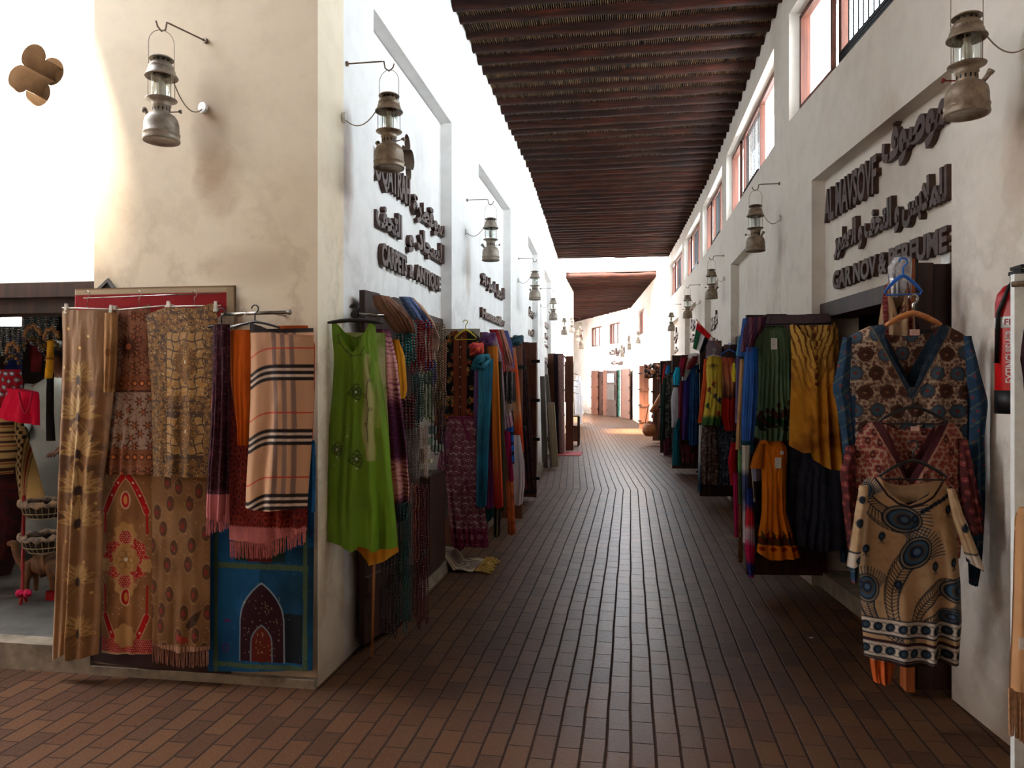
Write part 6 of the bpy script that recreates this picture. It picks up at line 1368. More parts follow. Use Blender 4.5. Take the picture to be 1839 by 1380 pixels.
nv['_w'] = tuple(nv.location); cloth('sleeve', R2(5.76), [(800, 1408, 1418), (860, 1404, 1420), (925, 1400, 1412)], solid((.20, .20, .26)), parent=nv, folds=(.004, 2, 2), bulge=.03, cell=.006)
cloth('long_dress', R2(5.88), [(640, 1500, 1524), (800, 1502, 1524), (960, 1506, 1530), (1010, 1510, 1530)], p_navy, 'teal printed dress side behind the gold tie-dye top', 'dress', GR, folds=(.01, 2, 6), bulge=.02, cell=.007)
tube_obj('rail_wire', [P3(R2(5.80), 1372, 583), P3(R2(5.80), 1496, 581)], .004, 'iron', 'thin dark rail along the top of the first right door leaf', 'rail', None)
for px_, lab in ((1382, 'thin hanger of the green T-shirt'), (1462, 'thin hanger of the gold tie-dye top')): hanger(R2(5.72), px_, 575, 24, 14, 'plastic_black', lab, 'hangers on the first right door leaf', r=.003, bar=False)
# blue scarf end and long scarves at the outer edge of the leaf
GB = 'long scarves at the edge of the first right door leaf'
LS = [(5.62, [(570, 1344, 1378), (590, 1336, 1372), (610, 1333, 1358), (632, 1330, 1352)], stripes([(.34, .16, .24), (.28, .20, .32), (.46, .28, .32)], .02), 'plum folded shawl at the outer corner of the first right leaf', .05),
 (5.70, [(572, 1334, 1352), (600, 1330, 1348), (640, 1326, 1342)], solid((.22, .38, .66), (.14, .26, .5)), 'blue folded shawl beside the plum one', .04),
 (5.60, [(624, 1338, 1362), (700, 1333, 1362), (792, 1331, 1353)], solid((.02, .36, .72), (.02, .24, .55)), 'vivid blue long scarf with a teal fringe', .04),
 (5.82, [(605, 1326, 1338), (640, 1321, 1346)], solid((.36, .62, .74), (.24, .46, .62)), 'light blue shawl with a fringed end', .03),
 (5.66, [(645, 1329, 1338), (760, 1323, 1333), (808, 1321, 1332)], solid((.80, .62, .42)), 'sand coloured narrow scarf', .02),
 (5.74, [(640, 1322, 1331), (760, 1320, 1328)], solid((.42, .38, .56)), 'lilac grey narrow scarf', .02),
 (5.72, [(780, 1326, 1334), (835, 1325, 1333), (905, 1326, 1335)], vgrad([(0, (.48, .74, .46)), (.5, (.46, .70, .44)), (.6, (.22, .34, .22)), (1, (.30, .42, .26))]), 'light green and dark green scarf end', .02),
 (5.58, [(800, 1332, 1347), (845, 1332, 1345), (900, 1333, 1344), (975, 1334, 1344)], vgrad([(0, (.84, .80, .72)), (.25, (.84, .82, .78)), (.32, (.30, .34, .55)), (.55, (.28, .30, .48)), (.65, (.72, .72, .76)), (1, (.84, .82, .84))]), 'white and indigo dyed scarf end', .025),
 (5.48, [(878, 1341, 1352), (940, 1338, 1355), (990, 1338, 1356), (1020, 1342, 1355), (1037, 1345, 1354)], vgrad([(0, (.12, .20, .50)), (.18, (.14, .22, .55)), (.28, (.84, .16, .22)), (.40, (.85, .20, .26)), (.48, (.86, .74, .78)), (.58, (.80, .66, .74)), (.66, (.84, .12, .36)), (.78, (.76, .10, .34)), (.85, (.14, .20, .48)), (.94, (.16, .18, .46)), (1, (.80, .10, .40))]), 'red white and blue tie-dye scarf reaching nearly to the paving', .03),
 (5.90, [(850, 1316, 1326), (965, 1319, 1330)], solid((.74, .12, .36), (.5, .08, .26)), 'magenta scarf end at the outer edge of the leaf', .02),
 (5.78, [(905, 1327, 1334), (1010, 1325, 1334)], solid((.46, .32, .20), (.28, .16, .10), .8, 30), 'brown patterned scarf end touching the lowest row', .02)]
for k, (y, rw, pt, lab, bg_) in enumerate(LS):
    o = cloth('scarf', R2(y), rw, pt, lab, 'scarf', GB, folds=(.009, 2.5, k+1), bulge=bg_*.6, cell=.005, mat='silk' if k in (2,) else 'cloth')
    if k in (2, 3):
        o['_w'] = tuple(o.location); r_ = rw[-1]; fringe(R2(y-.01), [(r_[1], r_[0]-2, r_[0]+26), (r_[2], r_[0]-2, r_[0]+24)], o, 22, (.10, .42, .52))
cloth('slip_dress', R2(5.86), [(830, 1348, 1368), (856, 1350, 1368), (864, 1352, 1366)], solid((.52, .50, .60)), 'small lilac top behind the orange dress sleeve', 'top', GR, folds=(.008, 2, 2), bulge=.03, cell=.006)
cloth('long_skirt', R2(5.90), [(865, 1350, 1372), (1000, 1352, 1372)], solid((.10, .08, .10)), 'black skirt behind the orange dress', 'skirt', GR, folds=(.008, 3, 2), bulge=.02, cell=.008)
# ---------------------------------------------------------------- right leaf two: yellow and red dresses
GY = 'garments on the second right door leaf'; R3 = lambda y: plane_at(1.1, y)
def p_yel(P):
    P.fill((.86, .74, .26)).mottle((.80, .60, .20), 6); T = P.T; P.mix(np.clip((P.t-T+.14)/.06, 0, 1), (.26, .40, .20))
    for (x, t, c) in [(-.05, .42, (.55, .2, .15)), (.02, .5, (.30, .24, .30)), (.07, .55, (.18, .20, .36)), (-.07, .62, (.2, .3, .2)), (.06, .72, (.75, .25, .2)), (0, .35, (.6, .25, .15))]: P.ell(x, t, .022, .034, .3, c); P.leaf(x, t, .07, .01, 1.2, (.25, .30, .15))
    for k in range(6): P.leaf(0, .10, .09, .005, PI*.1+k*.5, (.25, .2, .15))
GY_ = [('summer_dress', 9.74, [(640, 1272, 1294), (652, 1268, 1297), (700, 1269, 1297), (740, 1264, 1296), (764, 1259, 1294)], p_yel, 'yellow dress with painted flowers and green hem', 'dress', [(0, 0), (.3, 0), (.5, .12), (.7, 0), (1, 0)]),
 ('tunic', 9.86, [(645, 1264, 1278), (680, 1262, 1274), (760, 1253, 1268)], solid((.86, .34, .14), (.7, .22, .08)), 'orange red tunic left of the yellow dress', 'tunic', None),
 ('summer_dress', 9.80, [(642, 1296, 1318), (655, 1294, 1326), (700, 1296, 1324), (750, 1296, 1322), (774, 1302, 1320)], lambda P: vgrad([(0, (.84, .40, .28)), (.35, (.80, .50, .36)), (.5, (.36, .20, .14)), (.55, (.80, .16, .08)), (1, (.72, .10, .07))])(P), 'coral to red shaded dress right of the yellow dress', 'dress', [(0, 0), (.25, -.01), (.5, .08), (.75, -.01), (1, 0)]),
 ('tunic', 9.60, [(652, 1316, 1328), (670, 1313, 1328), (686, 1315, 1326)], solid((.86, .76, .16)), 'small bright yellow top at the edge of the second right leaf', 'top', None),
 ('print_skirt', 9.84, [(766, 1262, 1288), (800, 1258, 1290), (870, 1256, 1292)], solid((.30, .20, .18), (.56, .50, .46), .9, 60), 'brown patterned long skirt under the yellow dress', 'skirt', None),
 ('print_skirt', 9.92, [(762, 1288, 1322), (800, 1288, 1322), (872, 1286, 1320)], solid((.20, .22, .28), (.50, .52, .56), .9, 60), 'dark grey patterned long skirt under the coral dress', 'skirt', None),
 ('scarf', 9.88, [(764, 1255, 1263), (830, 1254, 1262), (884, 1253, 1261)], vgrad([(0, (.78, .76, .72)), (.5, (.7, .7, .7)), (.8, (.14, .26, .34)), (1, (.14, .26, .34))]), 'white and teal scarf end left of the patterned skirts', 'scarf', None),
 ('tunic', 9.66, [(795, 1312, 1326), (830, 1307, 1324), (872, 1312, 1320)], solid((.74, .07, .12)), 'bright red sleeve end low beside the patterned skirts', 'top', None)]
for k, (nm, y, rw, pt, lab, ct_, tp) in enumerate(GY_): cloth(nm, R3(y), rw, pt, lab, ct_, GY, folds=(.018, 3, k+2), bulge=.04, cell=.0085, top=tp)
hanger(R3(9.70), 1310, 622, 16, 16, 'plastic_blue', 'blue hanger on the second right door leaf', r=.005)
hanger(R3(9.66), 1282, 632, 14, 10, 'plastic_white', 'white hanger above the yellow dress', r=.005, bar=False)
cloth('dust_sheet', R3(9.97), [(619, 1300, 1330), (650, 1296, 1330), (700, 1296, 1330)], solid((.26, .18, .18)), 'dark cloth over the second right door leaf', 'cloth', folds=(.01, 3, 2), bulge=.02, cell=.02)
cloth('dust_sheet', R3(9.97), [(612, 1268, 1296), (650, 1266, 1296)], solid((.50, .42, .46), (.4, .3, .3)), 'mauve cloth over the second right door leaf behind the yellow dress', 'cloth', folds=(.01, 3, 2), bulge=.02, cell=.02)
# flag
fp = group_at('flag', plane_at(1.0, 9.3), 1252, 578, 'small flag with red hoist and green white black stripes on a stick', 'flag'); o = Vector(fp['_w'])
bm = bmesh.new(); tube(bm, [P3(plane_at(1, 9.32), 1250, 574)-o, P3(plane_at(1, 9.32), 1277, 604)-o, P3(plane_at(1, 9.40), 1296, 625)-o], .006, 6); bmobj('stick', bm, M['hangerwood'], fp)
nuq, nvq = 40, 40; A_, B_, C_, D_ = [P3(plane_at(1, 9.3), *q)-o for q in [(1252, 579), (1277, 602), (1262, 634), (1244, 626)]]
uu = np.linspace(0, 1, nuq)[None, :, None]; vv = np.linspace(0, 1, nvq)[:, None, None]
top_ = np.array(A_)*(1-uu)+np.array(B_)*uu; bot_ = np.array(D_)*(1-uu)+np.array(C_)*uu; g = top_*(1-vv)+bot_*vv
g[..., 1] += .012*np.sin(uu[..., 0]*14+vv[..., 0]*2)*(vv[..., 0]+.2)
cc = np.zeros((nvq, nuq, 3)); U_ = np.broadcast_to(uu[..., 0], (nvq, nuq)); V_ = np.broadcast_to(vv[..., 0], (nvq, nuq))
cc[...] = (.10, .36, .22); cc[U_ > .36] = (.86, .84, .84); cc[U_ > .68] = (.07, .07, .07); cc[V_ < .27] = (.80, .08, .14)
g2 = g.copy(); g2[..., 1] += .003; z0 = np.zeros((nvq, nuq)); gridmesh('flag_cloth', [g, g2], [cc, cc], [z0, z0], [np.stack([U_, V_], -1)]*2, M['cloth'], fp)
# ---------------------------------------------------------------- right leaf three and four
GM = 'garments on the third right door leaf'
G3 = [('t_shirt', 12.72, [(642, 1222, 1236), (656, 1219, 1232), (677, 1218, 1228)], solid((.52, .06, .16)), 'maroon T-shirt on the third right leaf', 'T-shirt'),
 ('t_shirt', 12.80, [(635, 1238, 1254), (650, 1230, 1260), (668, 1226, 1240), (684, 1224, 1232)], solid((.86, .84, .82), (.7, .68, .68), .4), 'white T-shirt over the shoulder of the third right leaf', 'T-shirt'),
 ('t_shirt', 12.66, [(640, 1244, 1254), (652, 1236, 1252), (664, 1232, 1240)], solid((.42, .12, .12)), 'dark red folded shirt beside the white T-shirt', 'T-shirt'),
 ('t_shirt', 12.62, [(660, 1213, 1222), (675, 1208, 1222), (692, 1209, 1221)], solid((.10, .60, .74)), 'cyan T-shirt below the maroon one', 'T-shirt'),
 ('shirt', 12.58, [(696, 1209, 1218), (720, 1204, 1219), (752, 1206, 1218), (768, 1206, 1212)], solid((.78, .76, .78), (.6, .58, .62), .4), 'pale grey shirt hanging below the cyan T-shirt', 'shirt'),
 ('long_dress', 12.74, [(656, 1240, 1257), (700, 1238, 1257), (780, 1236, 1256), (800, 1237, 1254)], solid((.10, .26, .42), (.06, .14, .28)), 'dark blue long dress at the right of the third leaf', 'dress'),
 ('long_dress', 12.82, [(664, 1228, 1242), (740, 1226, 1240), (790, 1224, 1238)], solid((.20, .16, .44), (.30, .14, .36)), 'violet blue long dress in the middle of the third leaf', 'dress'),
 ('long_dress', 12.88, [(680, 1219, 1230), (760, 1217, 1228), (800, 1218, 1228)], solid((.42, .08, .16)), 'wine red long dress behind the pale grey shirt', 'dress'),
 ('trousers', 12.70, [(752, 1210, 1222), (800, 1208, 1220), (836, 1207, 1223)], solid((.05, .40, .46)), 'teal trousers hanging low on the third right leaf', 'trousers'),
 ('print_skirt', 12.92, [(796, 1224, 1254), (832, 1224, 1252)], solid((.34, .10, .14), (.10, .08, .10), .8, 14), 'dark red and black skirt low on the third right leaf', 'skirt')]
for k, (nm, y, rw, pt, lab, ct_) in enumerate(G3): cloth(nm, plane_at(1, y), rw, pt, lab, ct_, GM, folds=(.016, 2.5, k+3), bulge=.04, cell=.011)
G4 = [('long_dress', 15.9, [(664, 1195, 1208), (690, 1192, 1209), (740, 1190, 1208), (786, 1188, 1206)], solid((.12, .12, .12), (.55, .52, .46), .9, 50), 'black dotted long dress on the fourth right leaf', 'dress'),
 ('long_dress', 15.7, [(680, 1190, 1197), (740, 1186, 1194), (792, 1184, 1195)], solid((.12, .22, .20)), 'dark green long dress left of the dotted dress', 'dress'),
 ('t_shirt', 15.6, [(657, 1197, 1204), (672, 1194, 1203)], solid((.10, .42, .62)), 'small blue top above the dotted dress', 'T-shirt'),
 ('t_shirt', 16.1, [(655, 1192, 1197), (690, 1188, 1195)], solid((.66, .12, .12)), 'small red top left of the blue one', 'T-shirt'),
 ('long_dress', 16.2, [(786, 1190, 1208), (818, 1192, 1208)], solid((.30, .10, .16)), 'wine skirt hem below the dotted dress', 'skirt')]
for k, (nm, y, rw, pt, lab, ct_) in enumerate(G4): cloth(nm, plane_at(1, y), rw, pt, lab, ct_, 'garments on the fourth right door leaf', folds=(.016, 2.5, k+3), bulge=.04, cell=.014)
# ---------------------------------------------------------------- leather goods and baskets at the end of the right row
M['leather'] = simple('brown_leather', (.46, .24, .15), (.26, .12, .08), 12, .5); M['tanleather'] = simple('tan_leather', (.76, .50, .32), (.56, .34, .2), 12, .6); M['darkleather'] = simple('dark_leather', (.24, .15, .13), (.12, .07, .06), 12, .5)
rs = random.Random(9)
for k in range(18):
    px_ = 1160+(k % 6)*4.4+rs.uniform(-1, 1); py_ = 659+(k//6)*9+rs.uniform(-2, 2); p = P3(plane_at(.8, 19.2+.25*(k % 3)), px_, py_); m = ['leather', 'tanleather', 'darkleather', 'darkleather'][k % 4]; r = rs.uniform(.050, .068)
    bm = bmesh.new(); lathe(bm, [(0, -r), (r*.7, -r*.8), (r, -.1*r), (r*.8, r*.7), (r*.3, r), (r*.25, r*1.35), (0, r*1.35)], 10)
    q = bmobj('leather_pouch', bm, M[m], None, p, True); q.rotation_euler = (rs.uniform(-.5, .5), rs.uniform(-.5, .5), 0); tag(q, 'small leather pouch in the cluster atop the last right leaf', 'pouch', 'leather pouches at the end of the right row')
pb_ = group_at('big_basket', plane_at(.7, 18.9), 1166, 772, 'round straw bag hanging low at the end of the right row', 'bag')
bm = bmesh.new(); lathe(bm, [(0, -.17), (.10, -.16), (.17, -.06), (.17, .04), (.13, .14), (.11, .15)], 16); bmobj('body', bm, M['tanleather'], pb_, smooth=True)
bm = bmesh.new(); tube(bm, [(-.10, 0, .14), (-.04, 0, .5), (.06, 0, .75), (.12, 0, .5), (.10, 0, .14)], .012, 6); bmobj('strap', bm, M['leather'], pb_)
tube_obj('rolled_hide', [P3(plane_at(.7, 18.8), 1169, 741), P3(plane_at(.7, 18.8), 1187, 710)], .05, 'tanleather', 'light tan roll leaning diagonally above the straw bag', 'roll', n=10)
for k, (px_, py_, r, m) in enumerate([(1166, 762, .08, 'tanleather'), (1172, 765, .10, 'leather'), (1178, 735, .09, 'leather'), (1174, 748, .07, 'leather')]):
    p = P3(plane_at(.7, 19.1), px_, py_); bm = bmesh.new(); lathe(bm, [(0, -r), (r*.8, -r*.7), (r, 0), (r*.6, r), (0, r*1.1)], 10); q = bmobj('shoulder_bag', bm, M[m], None, p, True); tag(q, ['pale round bag just above the straw bag', 'brown bag right of the pale round bag', 'brown bag beside the tan roll', 'small brown bag below the tan roll'][k], 'bag', 'bags at the end of the right row')
# ---------------------------------------------------------------- right edge: extinguisher and beige shawl
p = on_wall(1826, 620, 'R', -.08); ez = 1.55
zt_ = H-(505-CY)/F*(p.y*CT-p.x*ST+0); zb_ = H-(745-CY)/F*(p.y*CT-p.x*ST)
fx = empty('fire_extinguisher', (xr(p.y)-.085, p.y, 1.43), 'red fire extinguisher on the right wall behind the white stand', 'fire extinguisher')
M['red'] = simple('extinguisher_red', (.72, .03, .05), (.6, .02, .04), 20, .3)
bm = bmesh.new(); lathe(bm, [(0, .0), (.066, .0), (.070, .02), (.070, .44), (.062, .48), (.040, .51), (.022, .52), (0, .52)], 24); bmobj('cylinder', bm, M['red'], fx, smooth=True)
bm = bmesh.new(); lathe(bm, [(.068, -.004), (.072, -.004), (.072, .09), (.070, .09)], 24); bmobj('base_ring', bm, M['iron'], fx, smooth=True)
bm = bmesh.new(); lathe(bm, [(.0705, .34), (.0712, .34), (.0712, .385), (.0705, .385)], 24); bmobj('white_band', bm, M['white'], fx, smooth=True)
bm = bmesh.new(); lathe(bm, [(.016, .52), (.018, .55), (.012, .57), (0, .57)], 12); box(bm, (-.012, -.07, .555), (.012, .03, .57)); box(bm, (-.010, -.07, .575), (.010, .02, .588)); bmobj('valve', bm, M['iron'], fx)
bm = bmesh.new(); tube(bm, [(0, -.03, .555), (-.05, -.06, .50), (-.076, -.03, .40), (-.078, -.02, .2)], .008, 8); bmobj('hose', bm, M['iron'], fx, smooth=True)
txt, co = text_mesh('FIRE', .02, .01); txt2, co2 = text_mesh('EXTINGUISHER', .02, .01)
for me, c2, z0_, z1_, w_ in ((txt, co, .35, .375, .9), (txt2, co2, .12, .33, .5)):
    mn, mx = c2.min(0), c2.max(0)
    if me is txt: th = -PI/2-w_/2-.5+w_*(c2[:, 0]-mn[0])/(mx[0]-mn[0]); zz = z0_+(z1_-z0_)*(c2[:, 1]-mn[1])/(mx[1]-mn[1])
    else: zz = z0_+(z1_-z0_)*(c2[:, 0]-mn[0])/(mx[0]-mn[0]); th = -PI/2-.4-w_*(c2[:, 1]-mn[1])/(mx[1]-mn[1])
    me.vertices.foreach_set('co', np.stack([.0722*np.cos(th), .0722*np.sin(th), zz], 1).ravel()); me.materials.clear(); link('printed_text', me, M['red'] if me is txt else M['white'], fx)
R5 = lambda y: plane_at(1.5, y)
stn = group_at('display_stand', R5(3.02), 1828, 492, 'pale display stand at the right picture edge', 'display stand'); o = Vector(stn['_w'])
bm = bmesh.new(); a = P3(R5(3.02), 1822, 492)-o; box(bm, (a.x, 0, -o.z), (a.x+.20, .03, 0)); bmobj('panel', bm, M['white'], stn)
bm = bmesh.new(); tube(bm, [P3(R5(3.0), 1818, 511)-o, P3(R5(3.0), 1845, 509)-o, P3(R5(3.0), 1890, 505)-o], .011, 10); bmobj('peg_arm', bm, M['hookmetal'], stn, smooth=True)
cloth('dark_scarf', R5(2.93), [(575, 1842, 1862), (620, 1834, 1862), (645, 1832, 1862), (680, 1838, 1862), (760, 1842, 1862)], solid((.18, .05, .08)), 'dark maroon scarf just entering at the right edge', 'scarf', folds=(.01, 2, 2), bulge=.03, cell=.006)
bs = cloth('beige_shawl', R5(2.86), [(912, 1830, 1890), (930, 1822, 1890), (1100, 1818, 1890), (1240, 1812, 1890)], solid((.80, .60, .42), (.66, .46, .3)), 'long beige shawl with a fringe at the right edge', 'shawl', folds=(.008, 2, 3), bulge=.03, cell=.005)
bs['_w'] = tuple(bs.location); fringe(R5(2.85), [(1811, 1236, 1320), (1840, 1240, 1335), (1888, 1240, 1335)], bs, 46, (.80, .60, .44), w=.0035)
paper(R5(2.86), 1817, 1138, 1848, 1158, .05, 'price_label', (.92, .88, .84), parent=bs, seed=5)
# ---------------------------------------------------------------- prayer rug on the doorstep
def rug_h(x): return .112 if x < -1.50 else .112-.100*min(1, max(0, (x+1.50)/.07))**1.2
nx_, ny_ = 120, 70; gx_ = np.linspace(-1.72, -1.24, nx_)[None, :]; gy_ = np.linspace(5.98, 6.42, ny_)[:, None]
X_ = gx_+.03*np.sin(gy_*5)+0*gy_; Y_ = gy_+.05*(gx_+1.5)+0*gx_; Z_ = np.vectorize(rug_h)(X_)+.010*np.sin(X_*38+Y_*9)*.6+.012*np.clip((fbm(X_, Y_, 9, 3)-.4)*2, 0, 1)
cR = np.zeros(X_.shape+(3,)); P = Paint(X_+1.48, Y_-5.98, 0*X_, 0*X_, 1); P.fill((.46, .36, .30)).mottle((.30, .22, .2), 30); P.ell(0, .22, .11, .10, 0, (.38, .28, .26)); P.ring(0, .22, .13, .02, (.62, .54, .44)); P.ring(0, .22, .08, .012, (.66, .58, .5))
for t0 in (.03, .07, .37, .41): P.band(t0, t0+.015, (.82, .74, .58)); P.band(t0+.017, t0+.022, (.12, .12, .10))
rgm = gridmesh('prayer_rug', [np.stack([X_, Y_, Z_+.006], -1)-np.array([-1.48, 6.2, 0]), np.stack([X_, Y_, Z_+.001], -1)-np.array([-1.48, 6.2, 0])], [P.c, P.c], [P.a, P.a], [np.stack([X_, Y_], -1)]*2, M['wool'], None, (-1.48, 6.2, 0)); tag(rgm, 'small patterned prayer rug with yellow tassels on the left doorstep', 'rug')
bm = bmesh.new(); rs = random.Random(5)
for x0, x1, zz0, zz1 in ((-1.72, -1.80, .118, .114), (-1.25, -1.13, .020, .008)):
    for k in range(70):
        y = 5.98+.46*k/70+.05*((x0+1.5)); L = rs.uniform(.75, 1.2); tube(bm, [(x0+1.48, y-6.2, zz0), ((x0+x1)/2+1.48, y-6.2+rs.uniform(-.012, .012), (zz0+zz1)/2+rs.uniform(0, .03)), (x0+(x1-x0)*L+1.48, y-6.2+rs.uniform(-.03, .03), zz1)], .004, 4)
q = bmobj('tassels', bm, simple('tassel_yellow', (.80, .66, .34), (.62, .46, .18), 40, .9), rgm); q['kind'] = 'stuff'
# ---------------------------------------------------------------- the shop behind the front wall
S1 = lambda y, yaw=0: plane_at(-4.0, y, yaw)
fill_light = bpy.data.lights.new('shop_fill', 'AREA'); fill_light.energy = 4; fill_light.size = .5; fill_light.color = (1, .93, .82); lo = bpy.data.objects.new('shop_fill', fill_light); C.objects.link(lo); lo.location = (-4.4, 5.4, 2.5)  # unseen fill light added to brighten the shop interior
b = NB('lit_panel'); b.b.inputs['Emission Color'].default_value = (.85, 1, .95, 1); b.b.inputs['Emission Strength'].default_value = 3.0; M['lit'] = b.fin((.9, .95, .95), .5)
a = P3(S1(6.4), -30, 538); c_ = P3(S1(6.4), 39, 586); e = empty('lit_sign_box', ((a.x+c_.x)/2, 6.4, (a.z+c_.z)/2), 'bright white lit panel at the upper left inside the shop', 'light panel'); w_, h_ = abs(c_.x-a.x)/2, abs(a.z-c_.z)/2
bm = bmesh.new(); box(bm, (-w_, -.01, -h_), (w_, 0, h_)); bmobj('lit_panel', bm, M['lit'], e)
bm = bmesh.new(); box(bm, (-w_-.03, 0, -h_-.03), (w_+.03, .1, h_+.03)); bmobj('housing', bm, M['iron'], e)
for k in range(14):
    necklace(S1(4.6), 42+k*4.6, 548+rs.uniform(-4, 4), 608+rs.uniform(-12, 30), 3.2, .008, ['bead_silver', 'bead_dark', 'bead_teal'][k % 3], 'string of dark glittering beads hung inside the left shop doorway', 'bead strings inside the left shop', seed=k)
for k in range(9):
    necklace(S1(4.9), 3+k*5, 590+rs.uniform(-3, 3), 640+rs.uniform(-12, 10), 3.2, .008, ['bead_silver', 'bead_dark'][k % 2], 'silver bead string hung left of the doorway below the lit panel', 'bead strings below the lit panel', seed=40+k)
for k, (px_, py_, w_) in enumerate([(22, 616, 16), (58, 585, 20), (92, 590, 18)]):
    e = group_at('bell_garland', S1(4.45), px_, py_, ['leftmost tan tasselled bell garland inside the shop', 'middle tan tasselled bell garland inside the shop', 'tan bell garland next to the gold leaf cloth'][k], 'garland', 'bell garlands'); sc = .0032
    bm = bmesh.new()
    for j in range(2): tube(bm, [(w_*sc*q, 0, -.05*abs(q)**2*(1+j*.4)+.012*math.sin(q*9)) for q in np.linspace(-1, 1, 13)], .010, 6)
    bmobj('twisted_cord', bm, simple('garland_cord', (.78, .60, .42), (.6, .42, .26), 40, .9), e, smooth=True)
    for q in np.linspace(-1, 1, 7):
        bm = bmesh.new(); x = w_*sc*q; z = -.05*abs(q)**2; tube(bm, [(x, 0, z), (x, 0, z-.07)], .002, 4); c2 = Matrix.Translation((x, 0, z-.085)); bmesh.ops.create_uvsphere(bm, u_segments=8, v_segments=6, radius=.014, matrix=c2); bmobj('bell', bm, M['bead_gold'], e, smooth=True)
def p_mirror(P): P.fill((.66, .05, .12)).mottle((.45, .03, .08), 12); d, i, bx, bt = P.cells(.05, .3, 3); P.mix(P.step(d-.010), (.75, .78, .80), .9); P.mix(P.step(abs(d-.014)-.003), (.2, .3, .4))
cloth('mirror_cloth', S1(4.50), [(664, -8, 38), (690, -10, 40), (728, -14, 36)], p_mirror, 'red mirror-work cloth inside the shop above the pink bag', 'cloth', folds=(.02, 3, 3), bulge=.04, cell=.008)
pk_ = cloth('pink_bag', S1(4.25), [(698, 12, 38), (704, 14, 70), (724, 4, 72), (745, -4, 73), (758, 6, 73)], solid((.90, .06, .26), (.72, .03, .18), .5), 'hot pink fabric bag hung in the left shop doorway', 'bag', folds=(.010, 2, 3), bulge=.06, cell=.006, hem=[(0, -.03), (1, .02)])
pk_['_w'] = tuple(pk_.location); bm = bmesh.new(); tube(bm, [P3(S1(4.15), 34+12*math.sin(t)*1.0, 706+26*math.sin(t/2)**2+0*t+10*math.sin(t)) - Vector(pk_['_w']) if False else P3(S1(4.15), 34+24*q, 704+38*(1-(2*q-1)**2))-Vector(pk_['_w']) for q in np.linspace(0, 1, 12)], .006, 6); bmobj('handle', bm, simple('pink_cord', (.85, .08, .26), None, 20, .8), pk_, smooth=True)
cloth('yellow_strap', S1(4.22), [(612, 84, 98), (625, 85, 97), (665, 82, 96), (680, 82, 94)], lambda P: P.fill((.84, .62, .14)).mottle((.62, .42, .08), 20).band(P.T*.45, P.T*.5, (.5, .3, .1)), 'yellow embroidered hanging purse in the doorway', 'purse', folds=(.006, 1, 2), bulge=.02, cell=.005)
cloth('black_belt', S1(4.30), [(670, 84, 97), (740, 83, 97), (792, 84, 100)], solid((.05, .045, .05)), 'black hanging strip with silver trinkets below the yellow purse', 'belt', folds=(.004, 1, 2), bulge=.02, cell=.008)
cloth('navy_cloth', S1(5.2), [(600, 8, 40), (670, 8, 40)], solid((.06, .12, .36)), 'dark blue cloth deep inside the shop', 'cloth', folds=(.01, 2, 2), bulge=.02, cell=.02)
cloth('red_cloth', S1(5.3), [(615, 50, 78), (668, 54, 74)], solid((.36, .05, .06)), 'dark red cloth deep inside the shop', 'cloth', folds=(.01, 2, 2), bulge=.02, cell=.02)
def p_carpet(P):
    P.fill((.74, .62, .40)); P.mix((abs(P.x) < .035)*1.0, (.18, .12, .10)); P.mix((abs(P.x) < .028)*((np.sin(P.t*110)*np.cos(P.x*140)) > -.1), (.78, .66, .46)); 
    for k in (-.07, .07): P.vband(k-.008, k+.008, (.50, .14, .12)); P.vband(k-.022, k-.016, (.24, .16, .12)); P.vband(k+.016, k+.022, (.24, .16, .12))
cloth('carpet_fold', S1(4.75, -.15), [(752, 18, 40), (790, 20, 52), (840, 28, 68), (900, 36, 84)], p_carpet, 'cream patterned carpet draped diagonally inside the shop', 'carpet', folds=(.01, 1, 2), bulge=.05, cell=.007, mat='wool')
cloth('carpet_fold', S1(4.6), [(742, -14, 24), (770, -14, 26), (812, -14, 32), (850, -14, 24)], lambda P: P.fill((.78, .66, .44)).mix(((P.t*16 % 1) < .3), (.24, .14, .12)).mix((((P.t*16+.5) % 1) < .12), (.55, .14, .12)), 'cream and brown carpet roll at the left edge of the shop', 'carpet', folds=(.01, 1, 2), bulge=.10, cell=.008, mat='wool')
cloth('carpet_fold', S1(4.9), [(815, -14, 30), (900, -14, 44), (1000, -14, 30), (1060, -14, 10)], solid((.26, .06, .07), (.12, .05, .05), .9, 30), 'dark red carpet leaning inside the shop', 'carpet', folds=(.01, 2, 2), bulge=.10, cell=.01, mat='wool')
